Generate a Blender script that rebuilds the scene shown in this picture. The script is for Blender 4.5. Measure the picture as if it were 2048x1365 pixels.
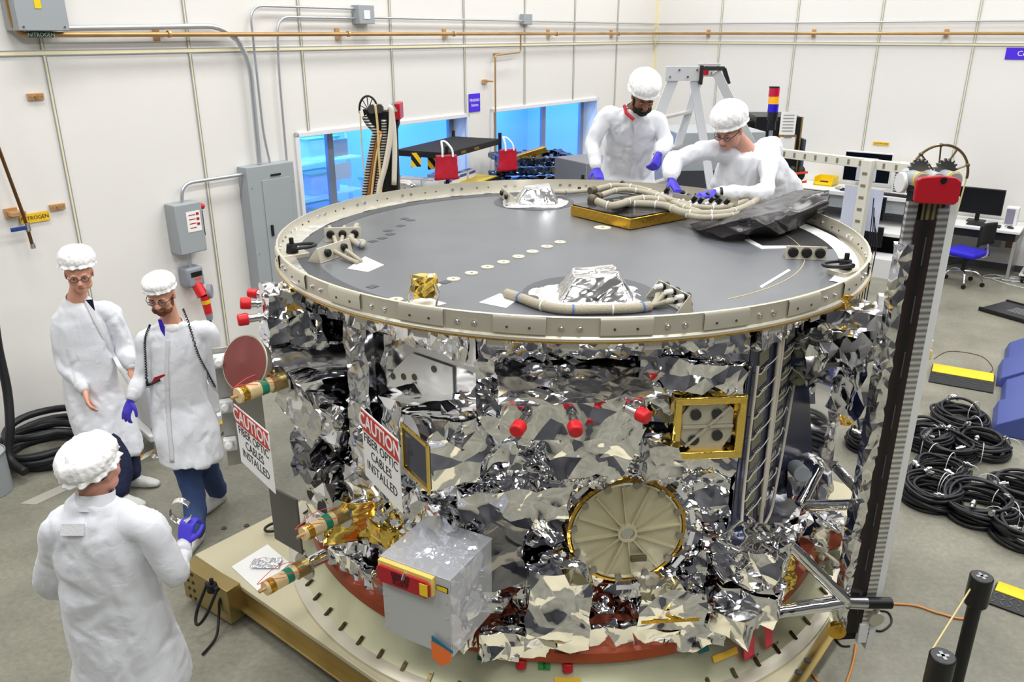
import bpy, bmesh, math, random
import numpy as np
from mathutils import Vector, Matrix, Quaternion
R_ = math.radians
SC = bpy.context.scene
COL = SC.collection
for o in list(bpy.data.objects): bpy.data.objects.remove(o)

# ------------------------------------------------------------ camera
CAMZ = 3.4; TILT = R_(20.7); FPX = 1629.0
cd = bpy.data.cameras.new('camera'); cam = bpy.data.objects.new('camera', cd); COL.objects.link(cam)
cam.location = (0, 0, CAMZ); cam.rotation_euler = (math.pi/2 - TILT, 0, 0)
cd.sensor_width = 36.0; cd.sensor_fit = 'HORIZONTAL'; cd.lens = FPX/2048*36; cd.clip_end = 100
SC.camera = cam
# ------------------------------------------------------------ world and exposure
w = bpy.data.worlds.new('world'); SC.world = w; w.use_nodes = True
w.node_tree.nodes['Background'].inputs[0].default_value = (.8, .85, 1, 1)
w.node_tree.nodes['Background'].inputs[1].default_value = 0.3
SC.view_settings.view_transform = 'Standard'; SC.view_settings.look = 'None'
SC.view_settings.gamma = 1; SC.view_settings.use_curve_mapping = False
SC.view_settings.exposure = -0.36
# ------------------------------------------------------------ room frame (two walls meeting at the far corner)
W0 = Vector((-4.44, 6.4, 0)); dL = Vector((.6, .8, 0)); nL = Vector((.8, -.6, 0))
C0 = W0 + dL*11.74; dR = Vector((.8, -.6, 0)); nR = Vector((-.6, -.8, 0))
LENL = 20.0; LENR = 14.0; CEIL = 8.0
UP = Vector((0, 0, 1))
def WL(s, z, off=0.0):
    if off > 0: off += .003
    return W0 + dL*s + nL*off + UP*z      # a point on (off) the left wall
def WR(t, z, off=0.0):
    if off > 0: off += .003
    return C0 + dR*t + nR*off + UP*z      # a point on (off) the right wall
# ------------------------------------------------------------ ceiling lamps
def area(name, loc, sx, sy, power, col=(1, .99, .97), rot=(0, 0, 0)):
    l = bpy.data.lights.new(name, 'AREA'); l.shape = 'RECTANGLE'; l.size = sx; l.size_y = sy; l.energy = power; l.color = col
    o = bpy.data.objects.new(name, l); COL.objects.link(o); o.location = loc; o.rotation_euler = rot; return o
LAMP_ROT = math.atan2(dL.y, dL.x)
for i in range(4):
    for j in range(3):
        p = C0 - dL*(2.2 + i*4.6) + dR*(2.2 + j*4.6)
        area('ceiling_lamp', (p.x, p.y, CEIL-.06), 2.6, 1.0, 235, rot=(0, 0, LAMP_ROT))

# ------------------------------------------------------------ materials
def rgb(r, g, b):
    f = lambda c: (c/255/12.92 if c/255 <= .04045 else ((c/255+.055)/1.055)**2.4)
    return (f(r), f(g), f(b), 1)
MATS = {}
def mat(name, col, rough=.5, metal=0.0, bump=0.0, bscale=20.0, var=0.0, vscale=4.0, trans=0.0, spec=.5, detail=3, emit=0, ior=1.45, sss=0, coat=0, dist=0.0, sheen=0):
    if name in MATS: return MATS[name]
    m = bpy.data.materials.new(name); m.use_nodes = True; nt = m.node_tree; b = nt.nodes['Principled BSDF']
    c = rgb(*col) if max(col) > 1.01 else (*col, 1)
    I = b.inputs
    I['Base Color'].default_value = c; I['Roughness'].default_value = rough; I['Metallic'].default_value = metal
    I['IOR'].default_value = ior; I['Specular IOR Level'].default_value = spec
    if trans: I['Transmission Weight'].default_value = trans
    if coat: I['Coat Weight'].default_value = coat
    if sheen: I['Sheen Weight'].default_value = sheen
    if emit: I['Emission Color'].default_value = c; I['Emission Strength'].default_value = emit
    if sss: I['Subsurface Weight'].default_value = sss; I['Subsurface Radius'].default_value = (.02, .008, .005); I['Subsurface Scale'].default_value = 1
    tc = None
    if var or bump:
        tc = nt.nodes.new('ShaderNodeTexCoord')
    if var:
        n = nt.nodes.new('ShaderNodeTexNoise'); n.inputs['Scale'].default_value = vscale; n.inputs['Detail'].default_value = 5
        nt.links.new(tc.outputs['Object'], n.inputs['Vector'])
        mr = nt.nodes.new('ShaderNodeMapRange'); mr.inputs[1].default_value = .3; mr.inputs[2].default_value = .7
        mr.inputs[3].default_value = 1-var; mr.inputs[4].default_value = 1+var
        nt.links.new(n.outputs[0], mr.inputs[0])
        mx = nt.nodes.new('ShaderNodeVectorMath'); mx.operation = 'SCALE'; mx.inputs[0].default_value = c[:3]
        nt.links.new(mr.outputs[0], mx.inputs['Scale']); nt.links.new(mx.outputs[0], I['Base Color'])
    if bump:
        n = nt.nodes.new('ShaderNodeTexNoise'); n.inputs['Scale'].default_value = bscale; n.inputs['Detail'].default_value = detail
        n.inputs['Distortion'].default_value = dist
        nt.links.new(tc.outputs['Object'], n.inputs['Vector'])
        bp = nt.nodes.new('ShaderNodeBump'); bp.inputs['Strength'].default_value = bump; bp.inputs['Distance'].default_value = .01
        nt.links.new(n.outputs[0], bp.inputs['Height']); nt.links.new(bp.outputs[0], I['Normal'])
    MATS[name] = m; return m
def wave_mat(name, colA, colB, scale, axis='Z', rough=.5, metal=0.0, dist=0.0, coord='Object', thr=None):
    m = mat(name, colA, rough, metal); nt = m.node_tree; b = nt.nodes['Principled BSDF']
    tc = nt.nodes.new('ShaderNodeTexCoord'); wv = nt.nodes.new('ShaderNodeTexWave'); wv.bands_direction = axis
    wv.inputs['Scale'].default_value = scale; wv.inputs['Distortion'].default_value = dist
    nt.links.new(tc.outputs[coord], wv.inputs['Vector'])
    cr = nt.nodes.new('ShaderNodeValToRGB'); nt.links.new(wv.outputs[0], cr.inputs[0])
    cr.color_ramp.elements[0].color = rgb(*colA); cr.color_ramp.elements[1].color = rgb(*colB)
    if thr: cr.color_ramp.elements[0].position = thr-.04; cr.color_ramp.elements[1].position = thr+.04
    nt.links.new(cr.outputs[0], b.inputs['Base Color']); return m
def foil(name, col, rough=.1, bump=.0, bscale=12):
    m = mat(name, col, rough, 1.0, bump=bump, bscale=bscale, detail=2, dist=.6); return m

M_wall = mat('wall_paint', (232, 230, 226), .35, var=.012, vscale=.6, spec=.3)
M_wall2 = mat('dim_wall_paint', (70, 71, 76), .6)
M_ceil = mat('ceiling_paint', (150, 150, 152), .8)
M_seam = mat('cream_seam', (238, 228, 188), .5)
M_alu = mat('brushed_aluminium', (200, 200, 202), .32, .9, bump=.05, bscale=60)
M_steel = mat('bright_steel', (215, 215, 215), .2, 1)
M_galv = mat('galvanised_conduit', (196, 200, 206), .35, .75)
M_copper = mat('copper_pipe', (182, 146, 98), .35, .6, var=.15, vscale=3)
M_brass = mat('brass', (206, 164, 116), .35, .5)
M_panelgrey = mat('panel_grey', (158, 164, 168), .45)
M_white = mat('white_plastic', (225, 226, 226), .4)
M_black = mat('black_plastic', (20, 20, 22), .4)
M_blackm = mat('matt_black', (18, 18, 20), .75)
M_dark = mat('dark_screen', (10, 13, 22), .15)
M_rubber = mat('rubber', (24, 25, 28), .5)
M_red = mat('red_plastic', (208, 30, 38), .35)
M_redp = mat('red_paint', (176, 22, 36), .4)
M_yellow = mat('yellow_plastic', (238, 205, 30), .4)
M_ytape = mat('yellow_tape', (236, 190, 40), .5)
M_blue = mat('blue_plastic', (70, 84, 150), .45)
M_blue2 = mat('blue_rubber', (28, 60, 130), .45)
M_purple = mat('purple_sign', (76, 38, 226), .45)
M_foil = foil('silver_foil', (.88, .885, .91), .06)
M_foil2 = foil('dull_silver_foil', (.84, .84, .85), .15)
M_foilg = foil('gold_foil', (.95, .68, .16), .12, bump=.2, bscale=20)
M_foilb = foil('dark_foil', (.28, .28, .31), .14, bump=.2)
M_kapton = foil('amber_tape', (.72, .42, .06), .25, bump=.3, bscale=30)
M_champ = mat('champagne_metal', (204, 199, 182), .38, .5, var=.04, vscale=3)
M_champd = mat('gold_anodised', (170, 150, 98), .35, .8, var=.06, vscale=5)
M_cream = mat('cream_primer', (205, 198, 168), .45, .35, var=.05, vscale=2)
M_deck = mat('deck_graphite', (98, 101, 106), .36, 0, var=.07, vscale=3, spec=.5)
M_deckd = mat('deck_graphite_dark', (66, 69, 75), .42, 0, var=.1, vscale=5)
M_wtape = mat('white_cloth_tape', (228, 228, 226), .5, bump=.4, bscale=60)
M_wfoil = foil('crinkled_white_foil', (.88, .88, .88), .3, bump=.6, bscale=50)
M_orange = mat('orange_anodised', (150, 66, 34), .42, .2)
M_navyp = mat('mirror_panel_blue', (44, 52, 84), .22, .35)
M_harn = mat('braided_harness', (172, 165, 146), .6, .1, bump=.6, bscale=220)
M_harnw = mat('white_cable', (222, 215, 200), .6)
M_skin = mat('skin_fair', (224, 164, 140), .5, sss=.1)
M_skinr = mat('skin_ruddy', (214, 158, 138), .5, sss=.1)
M_skinb = mat('skin_brown', (140, 92, 66), .5, sss=.1)
M_hairb = mat('black_hair', (16, 13, 12), .7, bump=.8, bscale=150)
M_hairr = mat('ginger_beard', (120, 74, 40), .75, bump=.8, bscale=160)
M_hairg = mat('grey_hair', (120, 104, 88), .75, bump=.8, bscale=160)
M_cloth = mat('coat_cloth', (228, 231, 238), .85, bump=.5, bscale=14, sheen=.2, detail=4, dist=.8)
M_clothk = mat('knit_cuff', (215, 216, 220), .9, bump=.3, bscale=120)
M_cap = mat('cap_cloth', (250, 250, 250), .85, bump=.5, bscale=45, detail=3)
M_glove = mat('nitrile_glove', (72, 60, 205), .5, bump=.15, bscale=60)
M_jeans = mat('denim', (54, 74, 118), .85, bump=.4, bscale=30, var=.12, vscale=7)
M_jeansd = mat('dark_denim', (22, 30, 62), .85, bump=.4, bscale=30)
M_shoe = mat('shoe_white', (205, 205, 202), .7, bump=.4, bscale=60)
M_text = mat('black_ink', (25, 25, 28), .6)
M_textw = mat('white_ink', (240, 240, 240), .6)
M_paper = mat('paper', (242, 242, 240), .6)
M_lens = mat('dark_lens', (8, 10, 14), .08, 0, coat=1)
M_tan = mat('orange_cable', (210, 140, 70), .5)
M_cord = mat('pale_cord', (214, 194, 140), .6)
M_desk = mat('desk_laminate', (226, 226, 224), .4)
M_bulk = mat('grey_cabinet', (120, 122, 126), .5)

# glass: thin, lets light through
def glassmat(name, col, alpha, rough=.03):
    m = bpy.data.materials.new(name); m.use_nodes = True; nt = m.node_tree; nt.nodes.clear()
    out = nt.nodes.new('ShaderNodeOutputMaterial'); mx = nt.nodes.new('ShaderNodeMixShader')
    t = nt.nodes.new('ShaderNodeBsdfTransparent'); g = nt.nodes.new('ShaderNodeBsdfPrincipled')
    t.inputs[0].default_value = (*col, 1); g.inputs['Base Color'].default_value = (*col, 1); g.inputs['Roughness'].default_value = rough
    fr = nt.nodes.new('ShaderNodeLayerWeight'); pw = nt.nodes.new('ShaderNodeMath'); pw.operation = 'POWER'; pw.inputs[1].default_value = 4
    ad = nt.nodes.new('ShaderNodeMath'); ad.operation = 'MULTIPLY_ADD'; ad.inputs[1].default_value = .8; ad.inputs[2].default_value = alpha+.04; ad.use_clamp = True
    nt.links.new(fr.outputs['Facing'], pw.inputs[0]); nt.links.new(pw.outputs[0], ad.inputs[0]); nt.links.new(ad.outputs[0], mx.inputs[0])
    nt.links.new(t.outputs[0], mx.inputs[1]); nt.links.new(g.outputs[0], mx.inputs[2]); nt.links.new(mx.outputs[0], out.inputs[0])
    return m
M_glass = glassmat('window_glass', (.93, .96, 1), 0.0)
M_acryl = glassmat('clear_acrylic', (.93, .94, .97), .16)
M_clearbin = glassmat('clear_bin_plastic', (.85, .92, 1), .25, .2)
# ------------------------------------------------------------ helpers
def wm(o):
    m = Matrix.LocRotScale(o.location, o.rotation_euler, o.scale)
    if o.parent: return wm(o.parent) @ o.matrix_parent_inverse @ m
    return m
def tag(o, label=None, cat=None, group=None, kind=None):
    if label: o['label'] = label
    if cat: o['category'] = cat
    if group: o['group'] = group
    if kind: o['kind'] = kind
    return o
def thing(name, label, cat, loc=(0, 0, 0), rz=0, group=None):
    o = bpy.data.objects.new(name, None); o.empty_display_size = .05; COL.objects.link(o)
    o.location = loc; o.rotation_euler = (0, 0, rz); return tag(o, label, cat, group)
def kids(o): return [c for c in COL.objects if c.parent == o]
CH = {}
def reg(o, parent):
    CH.setdefault(parent.name, []).append(o)
def dup(o, loc=None, rz=None, label=None, group=None, scale=None):
    c = o.copy(); COL.objects.link(c)
    for ch in CH.get(o.name, []):
        d = ch.copy(); COL.objects.link(d); d.parent = c; reg(d, c)
        for g in CH.get(ch.name, []):
            e = g.copy(); COL.objects.link(e); e.parent = d; reg(e, d)
    if loc is not None: c.location = loc
    if rz is not None: c.rotation_euler = (0, 0, rz)
    if scale is not None: c.scale = scale
    if label: c['label'] = label
    if group: c['group'] = group
    return c
def V(*a): return Vector(a if len(a) > 1 else a[0])
def frame(n, up=UP):
    n = Vector(n).normalized()
    if abs(n.dot(up)) > .98: up = Vector((0, 1, 0))
    x = up.cross(n).normalized(); y = n.cross(x); return Matrix((x, y, n)).transposed()
class MB:
    def __init__(s): s.v = []; s.f = []
    def add(s, vs, fs):
        b = len(s.v); s.v += [tuple(x) for x in vs]; s.f += [tuple(b+i for i in f) for f in fs]; return s
    def box(s, c, d, rot=None):
        if rot is None: rot = Matrix.Identity(3)
        elif not isinstance(rot, Matrix): rot = Matrix.Rotation(rot, 3, 'Z')
        c = Vector(c); hx, hy, hz = d[0]/2, d[1]/2, d[2]/2
        vs = [c + rot @ Vector((x*hx, y*hy, z*hz)) for z in (-1, 1) for y in (-1, 1) for x in (-1, 1)]
        return s.add(vs, [(0, 2, 3, 1), (4, 5, 7, 6), (0, 1, 5, 4), (2, 6, 7, 3), (0, 4, 6, 2), (1, 3, 7, 5)])
    def beam(s, a, b, w, h, up=UP):
        a = Vector(a); b = Vector(b); z = (b-a); L = z.length
        return s.box((a+b)/2, (w, h, L), frame(z, up))
    def cyl(s, a, b, r, r2=None, n=16, cap=True):
        a = Vector(a); b = Vector(b); r2 = r if r2 is None else r2; F = frame(b-a)
        vs = []
        for p, q in ((a, r), (b, r2)):
            for i in range(n):
                t = 2*math.pi*i/n; vs.append(p + F @ Vector((math.cos(t)*q, math.sin(t)*q, 0)))
        fs = [(i, (i+1) % n, n+(i+1) % n, n+i) for i in range(n)]
        if cap: fs += [tuple(range(n-1, -1, -1)), tuple(range(n, 2*n))]
        return s.add(vs, fs)
    def tube(s, pts, r, n=8, closed=False, radii=None, flat=1.0, upv=None):
        pts = [Vector(p) for p in pts]; m = len(pts); vs = []; prev = None
        for k, p in enumerate(pts):
            if closed: t = pts[(k+1) % m] - pts[k-1]
            else: t = pts[min(k+1, m-1)] - pts[max(k-1, 0)]
            t = t.normalized() if t.length > 1e-9 else UP
            if upv is not None: x = Vector(upv).cross(t).normalized()
            elif prev is None: x = frame(t).col[0].copy()
            else:
                x = prev - t*prev.dot(t)
                x = x.normalized() if x.length > 1e-6 else frame(t).col[0].copy()
            prev = x; y = t.cross(x); q = radii[k] if radii else r
            for i in range(n):
                a = 2*math.pi*i/n; vs.append(p + x*math.cos(a)*q + y*math.sin(a)*q*flat)
        fs = []
        for k in range(m if closed else m-1):
            for i in range(n):
                k2 = (k+1) % m; fs.append((k*n+i, k*n+(i+1) % n, k2*n+(i+1) % n, k2*n+i))
        if not closed: fs += [tuple(range(n-1, -1, -1)), tuple(range((m-1)*n, m*n))]
        return s.add(vs, fs)
    def lathe(s, prof, c=(0, 0, 0), axis=UP, n=32, a0=0, a1=2*math.pi, closed_prof=False):
        F = frame(axis) if not isinstance(axis, Matrix) else axis; c = Vector(c); full = abs(a1-a0-2*math.pi) < 1e-6
        N = n if full else n+1; vs = []
        for i in range(N):
            t = a0 + (a1-a0)*i/n
            for r, z in prof: vs.append(c + F @ Vector((math.cos(t)*r, math.sin(t)*r, z)))
        m = len(prof); fs = []
        for i in range(n):
            j = (i+1) % N
            for k in range(m if closed_prof else m-1):
                k2 = (k+1) % m; fs.append((i*m+k, j*m+k, j*m+k2, i*m+k2))
        return s.add(vs, fs)
    def prism(s, poly, o, ux, uy, un, t):
        o = Vector(o); ux = Vector(ux); uy = Vector(uy); un = Vector(un); n = len(poly)
        vs = [o + ux*x + uy*y for x, y in poly] + [o + ux*x + uy*y + un*t for x, y in poly]
        fs = [tuple(range(n-1, -1, -1)), tuple(range(n, 2*n))] + [(i, (i+1) % n, n+(i+1) % n, n+i) for i in range(n)]
        return s.add(vs, fs)
    def ball(s, c, r, n=12, m=8, rot=None):
        c = Vector(c); r = r if hasattr(r, '__len__') else (r, r, r); rot = rot or Matrix.Identity(3)
        vs = [c + rot @ Vector((0, 0, r[2]))]
        for j in range(1, m):
            a = math.pi*j/m
            for i in range(n):
                t = 2*math.pi*i/n; vs.append(c + rot @ Vector((math.sin(a)*math.cos(t)*r[0], math.sin(a)*math.sin(t)*r[1], math.cos(a)*r[2])))
        vs.append(c + rot @ Vector((0, 0, -r[2]))); L = len(vs)-1
        fs = [(0, 1+i, 1+(i+1) % n) for i in range(n)]
        for j in range(m-2):
            for i in range(n): fs.append((1+j*n+i, 1+(j+1)*n+i, 1+(j+1)*n+(i+1) % n, 1+j*n+(i+1) % n))
        fs += [(L, 1+(m-2)*n+(i+1) % n, 1+(m-2)*n+i) for i in range(n)]
        return s.add(vs, fs)
    def grid(s, fn, nu, nv):
        vs = [fn(i/(nu-1), j/(nv-1)) for j in range(nv) for i in range(nu)]
        fs = [(j*nu+i, j*nu+i+1, (j+1)*nu+i+1, (j+1)*nu+i) for j in range(nv-1) for i in range(nu-1)]
        return s.add(vs, fs)
    def mesh(s, name, mt, smooth=35):
        me = bpy.data.meshes.new(name); me.from_pydata(s.v, [], s.f); me.update()
        if mt: me.materials.append(mt)
        if smooth:
            me.polygons.foreach_set('use_smooth', [True]*len(me.polygons))
            if smooth < 180: me.set_sharp_from_angle(angle=R_(smooth))
        return me
    def build(s, name, mt, parent=None, bevel=0, smooth=35, label=None, cat=None, group=None, kind=None, local=False, recalc=True, solid=0):
        me = s.mesh(name, mt, 0)
        if recalc:
            bm = bmesh.new(); bm.from_mesh(me); bmesh.ops.recalc_face_normals(bm, faces=bm.faces); bm.to_mesh(me); bm.free()
        me.polygons.foreach_set('use_smooth', [True]*len(me.polygons))
        if smooth < 180: me.set_sharp_from_angle(angle=R_(smooth))
        o = bpy.data.objects.new(name, me); COL.objects.link(o)
        if parent:
            o.parent = parent; reg(o, parent)
            if not local: o.matrix_parent_inverse = wm(parent).inverted()
        elif not local and not kind and len(s.v):
            pass
        if solid:
            md = o.modifiers.new('solid', 'SOLIDIFY'); md.thickness = solid; md.offset = 0
        if bevel:
            md = o.modifiers.new('bevel', 'BEVEL'); md.width = bevel; md.segments = 2; md.limit_method = 'ANGLE'; md.angle_limit = R_(40)
        return tag(o, label, cat, group, kind)
def B(c, d, rot=None): return MB().box(c, d, rot)
# worley creases: sharp folds and flat-ish facets like handled foil
def creases(P, scale, seed, aniso=2.6, facet=False):
    if facet: aniso = 3.8
    rs = np.random.RandomState(seed); P = np.asarray(P, dtype=np.float64)
    lo = P.min(0)-scale*.5; hi = P.max(0)+scale*.5; ext = np.maximum(hi-lo, scale*.6)
    n = int(min(900, max(12, 1.0*np.prod(np.maximum(ext/scale, 1.0)))))
    Q = lo + rs.rand(n, 3)*ext
    A = rs.randn(n, 3, 3); q, _ = np.linalg.qr(A)
    sc = np.exp(rs.uniform(-1, 1, (n, 3))*math.log(aniso))
    Mx = q*sc[:, None, :]; Mx = np.einsum('nij,nkj->nik', Mx, q)
    out = np.empty(len(P)); off = rs.rand(n)*.4
    for a in range(0, len(P), 4000):
        d = P[a:a+4000, None, :] - Q[None]
        e = np.einsum('nij,pnj->pni', Mx, d)/scale
        D = (np.abs(e).sum(-1)*.62 if facet else np.sqrt((e**2).sum(-1))) + off
        out[a:a+4000] = D.min(1)
    return out - out.mean()
def vnoise(P, scale, seed):
    rs = np.random.RandomState(seed); out = np.zeros(len(P))
    for i in range(7):
        d = rs.randn(3); d /= np.linalg.norm(d); f = (.6+rs.rand()*1.2)*2*math.pi/scale
        out += np.sin(P @ d*f + rs.rand()*7 + 1.3*np.sin(P @ rs.randn(3)*f*.5))
    return out/4
def crumple(o, amp, scale, seed=1, levels=2, facet=None, stretch=1.0, bias=0.0):
    me = o.data; n = len(me.vertices); co = np.empty(n*3); me.vertices.foreach_get('co', co); co = co.reshape(-1, 3)
    no = np.empty(n*3); me.vertices.foreach_get('normal', no); no = no.reshape(-1, 3)
    fc = o.data.materials[0].name.endswith('foil') if facet is None else facet
    h = np.zeros(n); cn = co*np.array([1, 1, stretch])
    for l in range(levels): h += creases(cn, scale/(2.3**l), seed+l*17, facet=fc)*amp/((2.0 if fc else 1.9)**l)
    h += vnoise(co, scale*2.5, seed+5)*amp*.12
    h += bias
    co = co + no*h[:, None]
    me.vertices.foreach_set('co', co.ravel()); me.update()
    return o
def subd_box(c, d, rot=None, step=.012, taper=None, rnd=.0):
    "closed box whose faces are fine grids (one welded mesh)"
    mb = MB(); c = Vector(c)
    if rot is None: rot = Matrix.Identity(3)
    elif not isinstance(rot, Matrix): rot = Matrix.Rotation(rot, 3, 'Z')
    N = [max(2, int(x/step)) for x in d]; idx = {}; vs = []; fs = []
    def vid(i, j, k):
        if (i, j, k) not in idx:
            idx[(i, j, k)] = len(vs); x, y, z = i/N[0]-.5, j/N[1]-.5, k/N[2]-.5
            if taper: x *= 1-(1-taper[0])*(z+.5); y *= 1-(1-taper[1])*(z+.5)
            vs.append(c + rot @ Vector((x*d[0], y*d[1], z*d[2])))
        return idx[(i, j, k)]
    for (a, b, e) in ((0, 1, 2), (1, 2, 0), (2, 0, 1)):
        for lv in (0, N[e]):
            for i in range(N[a]):
                for j in range(N[b]):
                    q = []
                    for (p, r) in ((i, j), (i+1, j), (i+1, j+1), (i, j+1)):
                        t = [0, 0, 0]; t[a] = p; t[b] = r; t[e] = lv; q.append(vid(*t))
                    fs.append(q if lv else q[::-1])
    mb.add(vs, fs); return mb
def fold(o, step, amp, seed, cuts=3, soft=.10, warp=0.0):
    "turn a coarse grid mesh into folded foil: flat bent facets meeting in sharp creases"
    me = o.data; bm = bmesh.new(); bm.from_mesh(me); bm.normal_update(); rs = np.random.RandomState(seed)
    nn = [v.normal.copy() for v in bm.verts]
    for v, n in zip(bm.verts, nn):
        d = Vector(rs.uniform(-1, 1, 3))*step*.36; d -= n*d.dot(n); v.co += d + n*(rs.uniform(-1, 1)*amp)
    bmesh.ops.triangulate(bm, faces=bm.faces, quad_method='SHORT_EDGE')
    bmesh.ops.subdivide_edges(bm, edges=bm.edges, cuts=cuts, use_grid_fill=True); bm.to_mesh(me); bm.free()
    n = len(me.vertices); co = np.empty(n*3); me.vertices.foreach_get('co', co); co = co.reshape(-1, 3); no = np.empty(n*3); me.vertices.foreach_get('normal', no); no = no.reshape(-1, 3)
    co = co + no*(vnoise(co, step*1.7, seed+5)*amp*soft + vnoise(co, step*.7, seed+9)*amp*soft*.22)[:, None]
    if warp: co = co + np.stack([vnoise(co, .32, seed*3+q) for q in range(3)], 1)*warp
    me.vertices.foreach_set('co', co.ravel()); me.update(); me.polygons.foreach_set('use_smooth', [True]*len(me.polygons)); me.set_sharp_from_angle(angle=R_(16)); return o
def foilbox(name, c, d, rot=None, amp=.012, scale=.12, seed=1, mt=None, parent=None, step=.012, taper=None, warp=.022, fa=1.0, calm=1.0, **k):
    st = min(.075, max(.022, scale*.42)); mn = sorted(d)[1]; st = min(st, mn/2.2)
    o = subd_box(c, d, rot, st, taper).build(name, mt or M_foil, parent, smooth=180, recalc=False, **k)
    return fold(o, st, min(max(amp*1.05, st*.25), min(d)*.3)*calm, seed, 3, .16, min(warp*.6, .12*min(d)))
def foiltube(name, pts, r, amp=.004, scale=.06, seed=1, mt=None, parent=None, n=20, seg=24, radii=None, **k):
    pts = [Vector(p) for p in pts]; P = []; RR = []
    for i in range(len(pts)-1):
        for t in range(seg): P.append(pts[i].lerp(pts[i+1], t/seg)); RR.append(radii[i]+(radii[i+1]-radii[i])*t/seg if radii else r)
    P.append(pts[-1]); RR.append(radii[-1] if radii else r)
    o = MB().tube(P, r, n, radii=RR).build(name, mt or M_foil, parent, smooth=180, **k)
    return crumple(o, amp, scale, seed)
def spline(pts, seg=8):
    pts = [Vector(p) for p in pts]; out = []
    for i in range(len(pts)-1):
        p0 = pts[max(i-1, 0)]; p1 = pts[i]; p2 = pts[i+1]; p3 = pts[min(i+2, len(pts)-1)]
        for k in range(seg):
            t = k/seg; out.append(.5*((2*p1)+(p2-p0)*t+(2*p0-5*p1+4*p2-p3)*t*t+(3*p1-p0-3*p2+p3)*t**3))
    out.append(pts[-1]); return out
def text(name, s, loc, ux, uy, size, mt, parent=None, align='CENTER', ext=.0008, local=False, space=1, bold=0):
    cu = bpy.data.curves.new(name, 'FONT'); cu.body = s; cu.size = size; cu.align_x = align; cu.align_y = 'CENTER'; cu.extrude = ext
    cu.space_line = space; cu.offset = bold; cu.resolution_u = 3; t = bpy.data.objects.new(name, cu); me = bpy.data.meshes.new_from_object(t)
    bpy.data.objects.remove(t); bpy.data.curves.remove(cu); me.materials.clear(); me.materials.append(mt); me.name = name
    o = bpy.data.objects.new(name, me); COL.objects.link(o)
    ux = Vector(ux).normalized(); uy = Vector(uy).normalized(); un = ux.cross(uy).normalized(); uy = un.cross(ux)
    m = Matrix((ux, uy, un)).transposed().to_4x4(); m.translation = Vector(loc)
    o.location = m.translation; o.rotation_euler = m.to_euler()
    if parent:
        o.parent = parent; reg(o, parent)
        if not local: o.matrix_parent_inverse = wm(parent).inverted()
    return o
# a photo pixel's ray meets a real plane: used only to read positions off the photograph
_c, _s = math.cos(TILT), math.sin(TILT)
def ray(x, y):
    u = (x-1024)/FPX; v = (y-682.5)/FPX; return Vector((u, _c-_s*v, -(_s+_c*v)))
def atz(x, y, z): r = ray(x, y); return Vector((0, 0, CAMZ)) + r*((z-CAMZ)/r.z)
def aty(x, y, Y): r = ray(x, y); return Vector((0, 0, CAMZ)) + r*(Y/r.y)
def atp(x, y, p, n):
    r = ray(x, y); c = Vector((0, 0, CAMZ)); return c + r*((Vector(p)-c).dot(n)/r.dot(n))
# ------------------------------------------------------------ room shell
# floor
def floor_mat():
    m = mat('polished_concrete', (134, 132, 118), .34, spec=.4); nt = m.node_tree; b = nt.nodes['Principled BSDF']
    tc = nt.nodes.new('ShaderNodeTexCoord')
    def nz(sc, det, rg=.6):
        n = nt.nodes.new('ShaderNodeTexNoise'); n.inputs['Scale'].default_value = sc; n.inputs['Detail'].default_value = det; n.inputs['Roughness'].default_value = rg
        nt.links.new(tc.outputs['Object'], n.inputs['Vector']); return n
    a = nz(.9, 6); f = nz(28, 4, .7)
    r1 = nt.nodes.new('ShaderNodeValToRGB'); nt.links.new(a.outputs[0], r1.inputs[0])
    r1.color_ramp.elements[0].position = .32; r1.color_ramp.elements[0].color = rgb(112, 111, 98)
    r1.color_ramp.elements[1].position = .68; r1.color_ramp.elements[1].color = rgb(152, 150, 136)
    mr = nt.nodes.new('ShaderNodeMapRange'); mr.inputs[1].default_value = .35; mr.inputs[2].default_value = .68; mr.inputs[3].default_value = .86; mr.inputs[4].default_value = 1.12
    nt.links.new(f.outputs[0], mr.inputs[0])
    mx = nt.nodes.new('ShaderNodeVectorMath'); mx.operation = 'SCALE'; nt.links.new(r1.outputs[0], mx.inputs[0]); nt.links.new(mr.outputs[0], mx.inputs['Scale'])
    nt.links.new(mx.outputs[0], b.inputs['Base Color'])
    r2 = nt.nodes.new('ShaderNodeMapRange'); r2.inputs[3].default_value = .25; r2.inputs[4].default_value = .5
    nt.links.new(a.outputs[0], r2.inputs[0]); nt.links.new(r2.outputs[0], b.inputs['Roughness']); return m
M_floor = floor_mat()
RF = Matrix((dR, -nR, UP)).transposed()   # room frame: x along right wall, y along left wall
mid = C0 + dR*(LENR/2) - dL*(LENL/2)
MB().box(mid + V(0, 0, -.05), (LENR+.4, LENL+.4, .1), RF).build('floor', M_floor, kind='structure')
MB().box(mid + V(0, 0, CEIL+.05), (LENR+.4, LENL+.4, .1), RF).build('ceiling', M_ceil, kind='structure')
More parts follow.
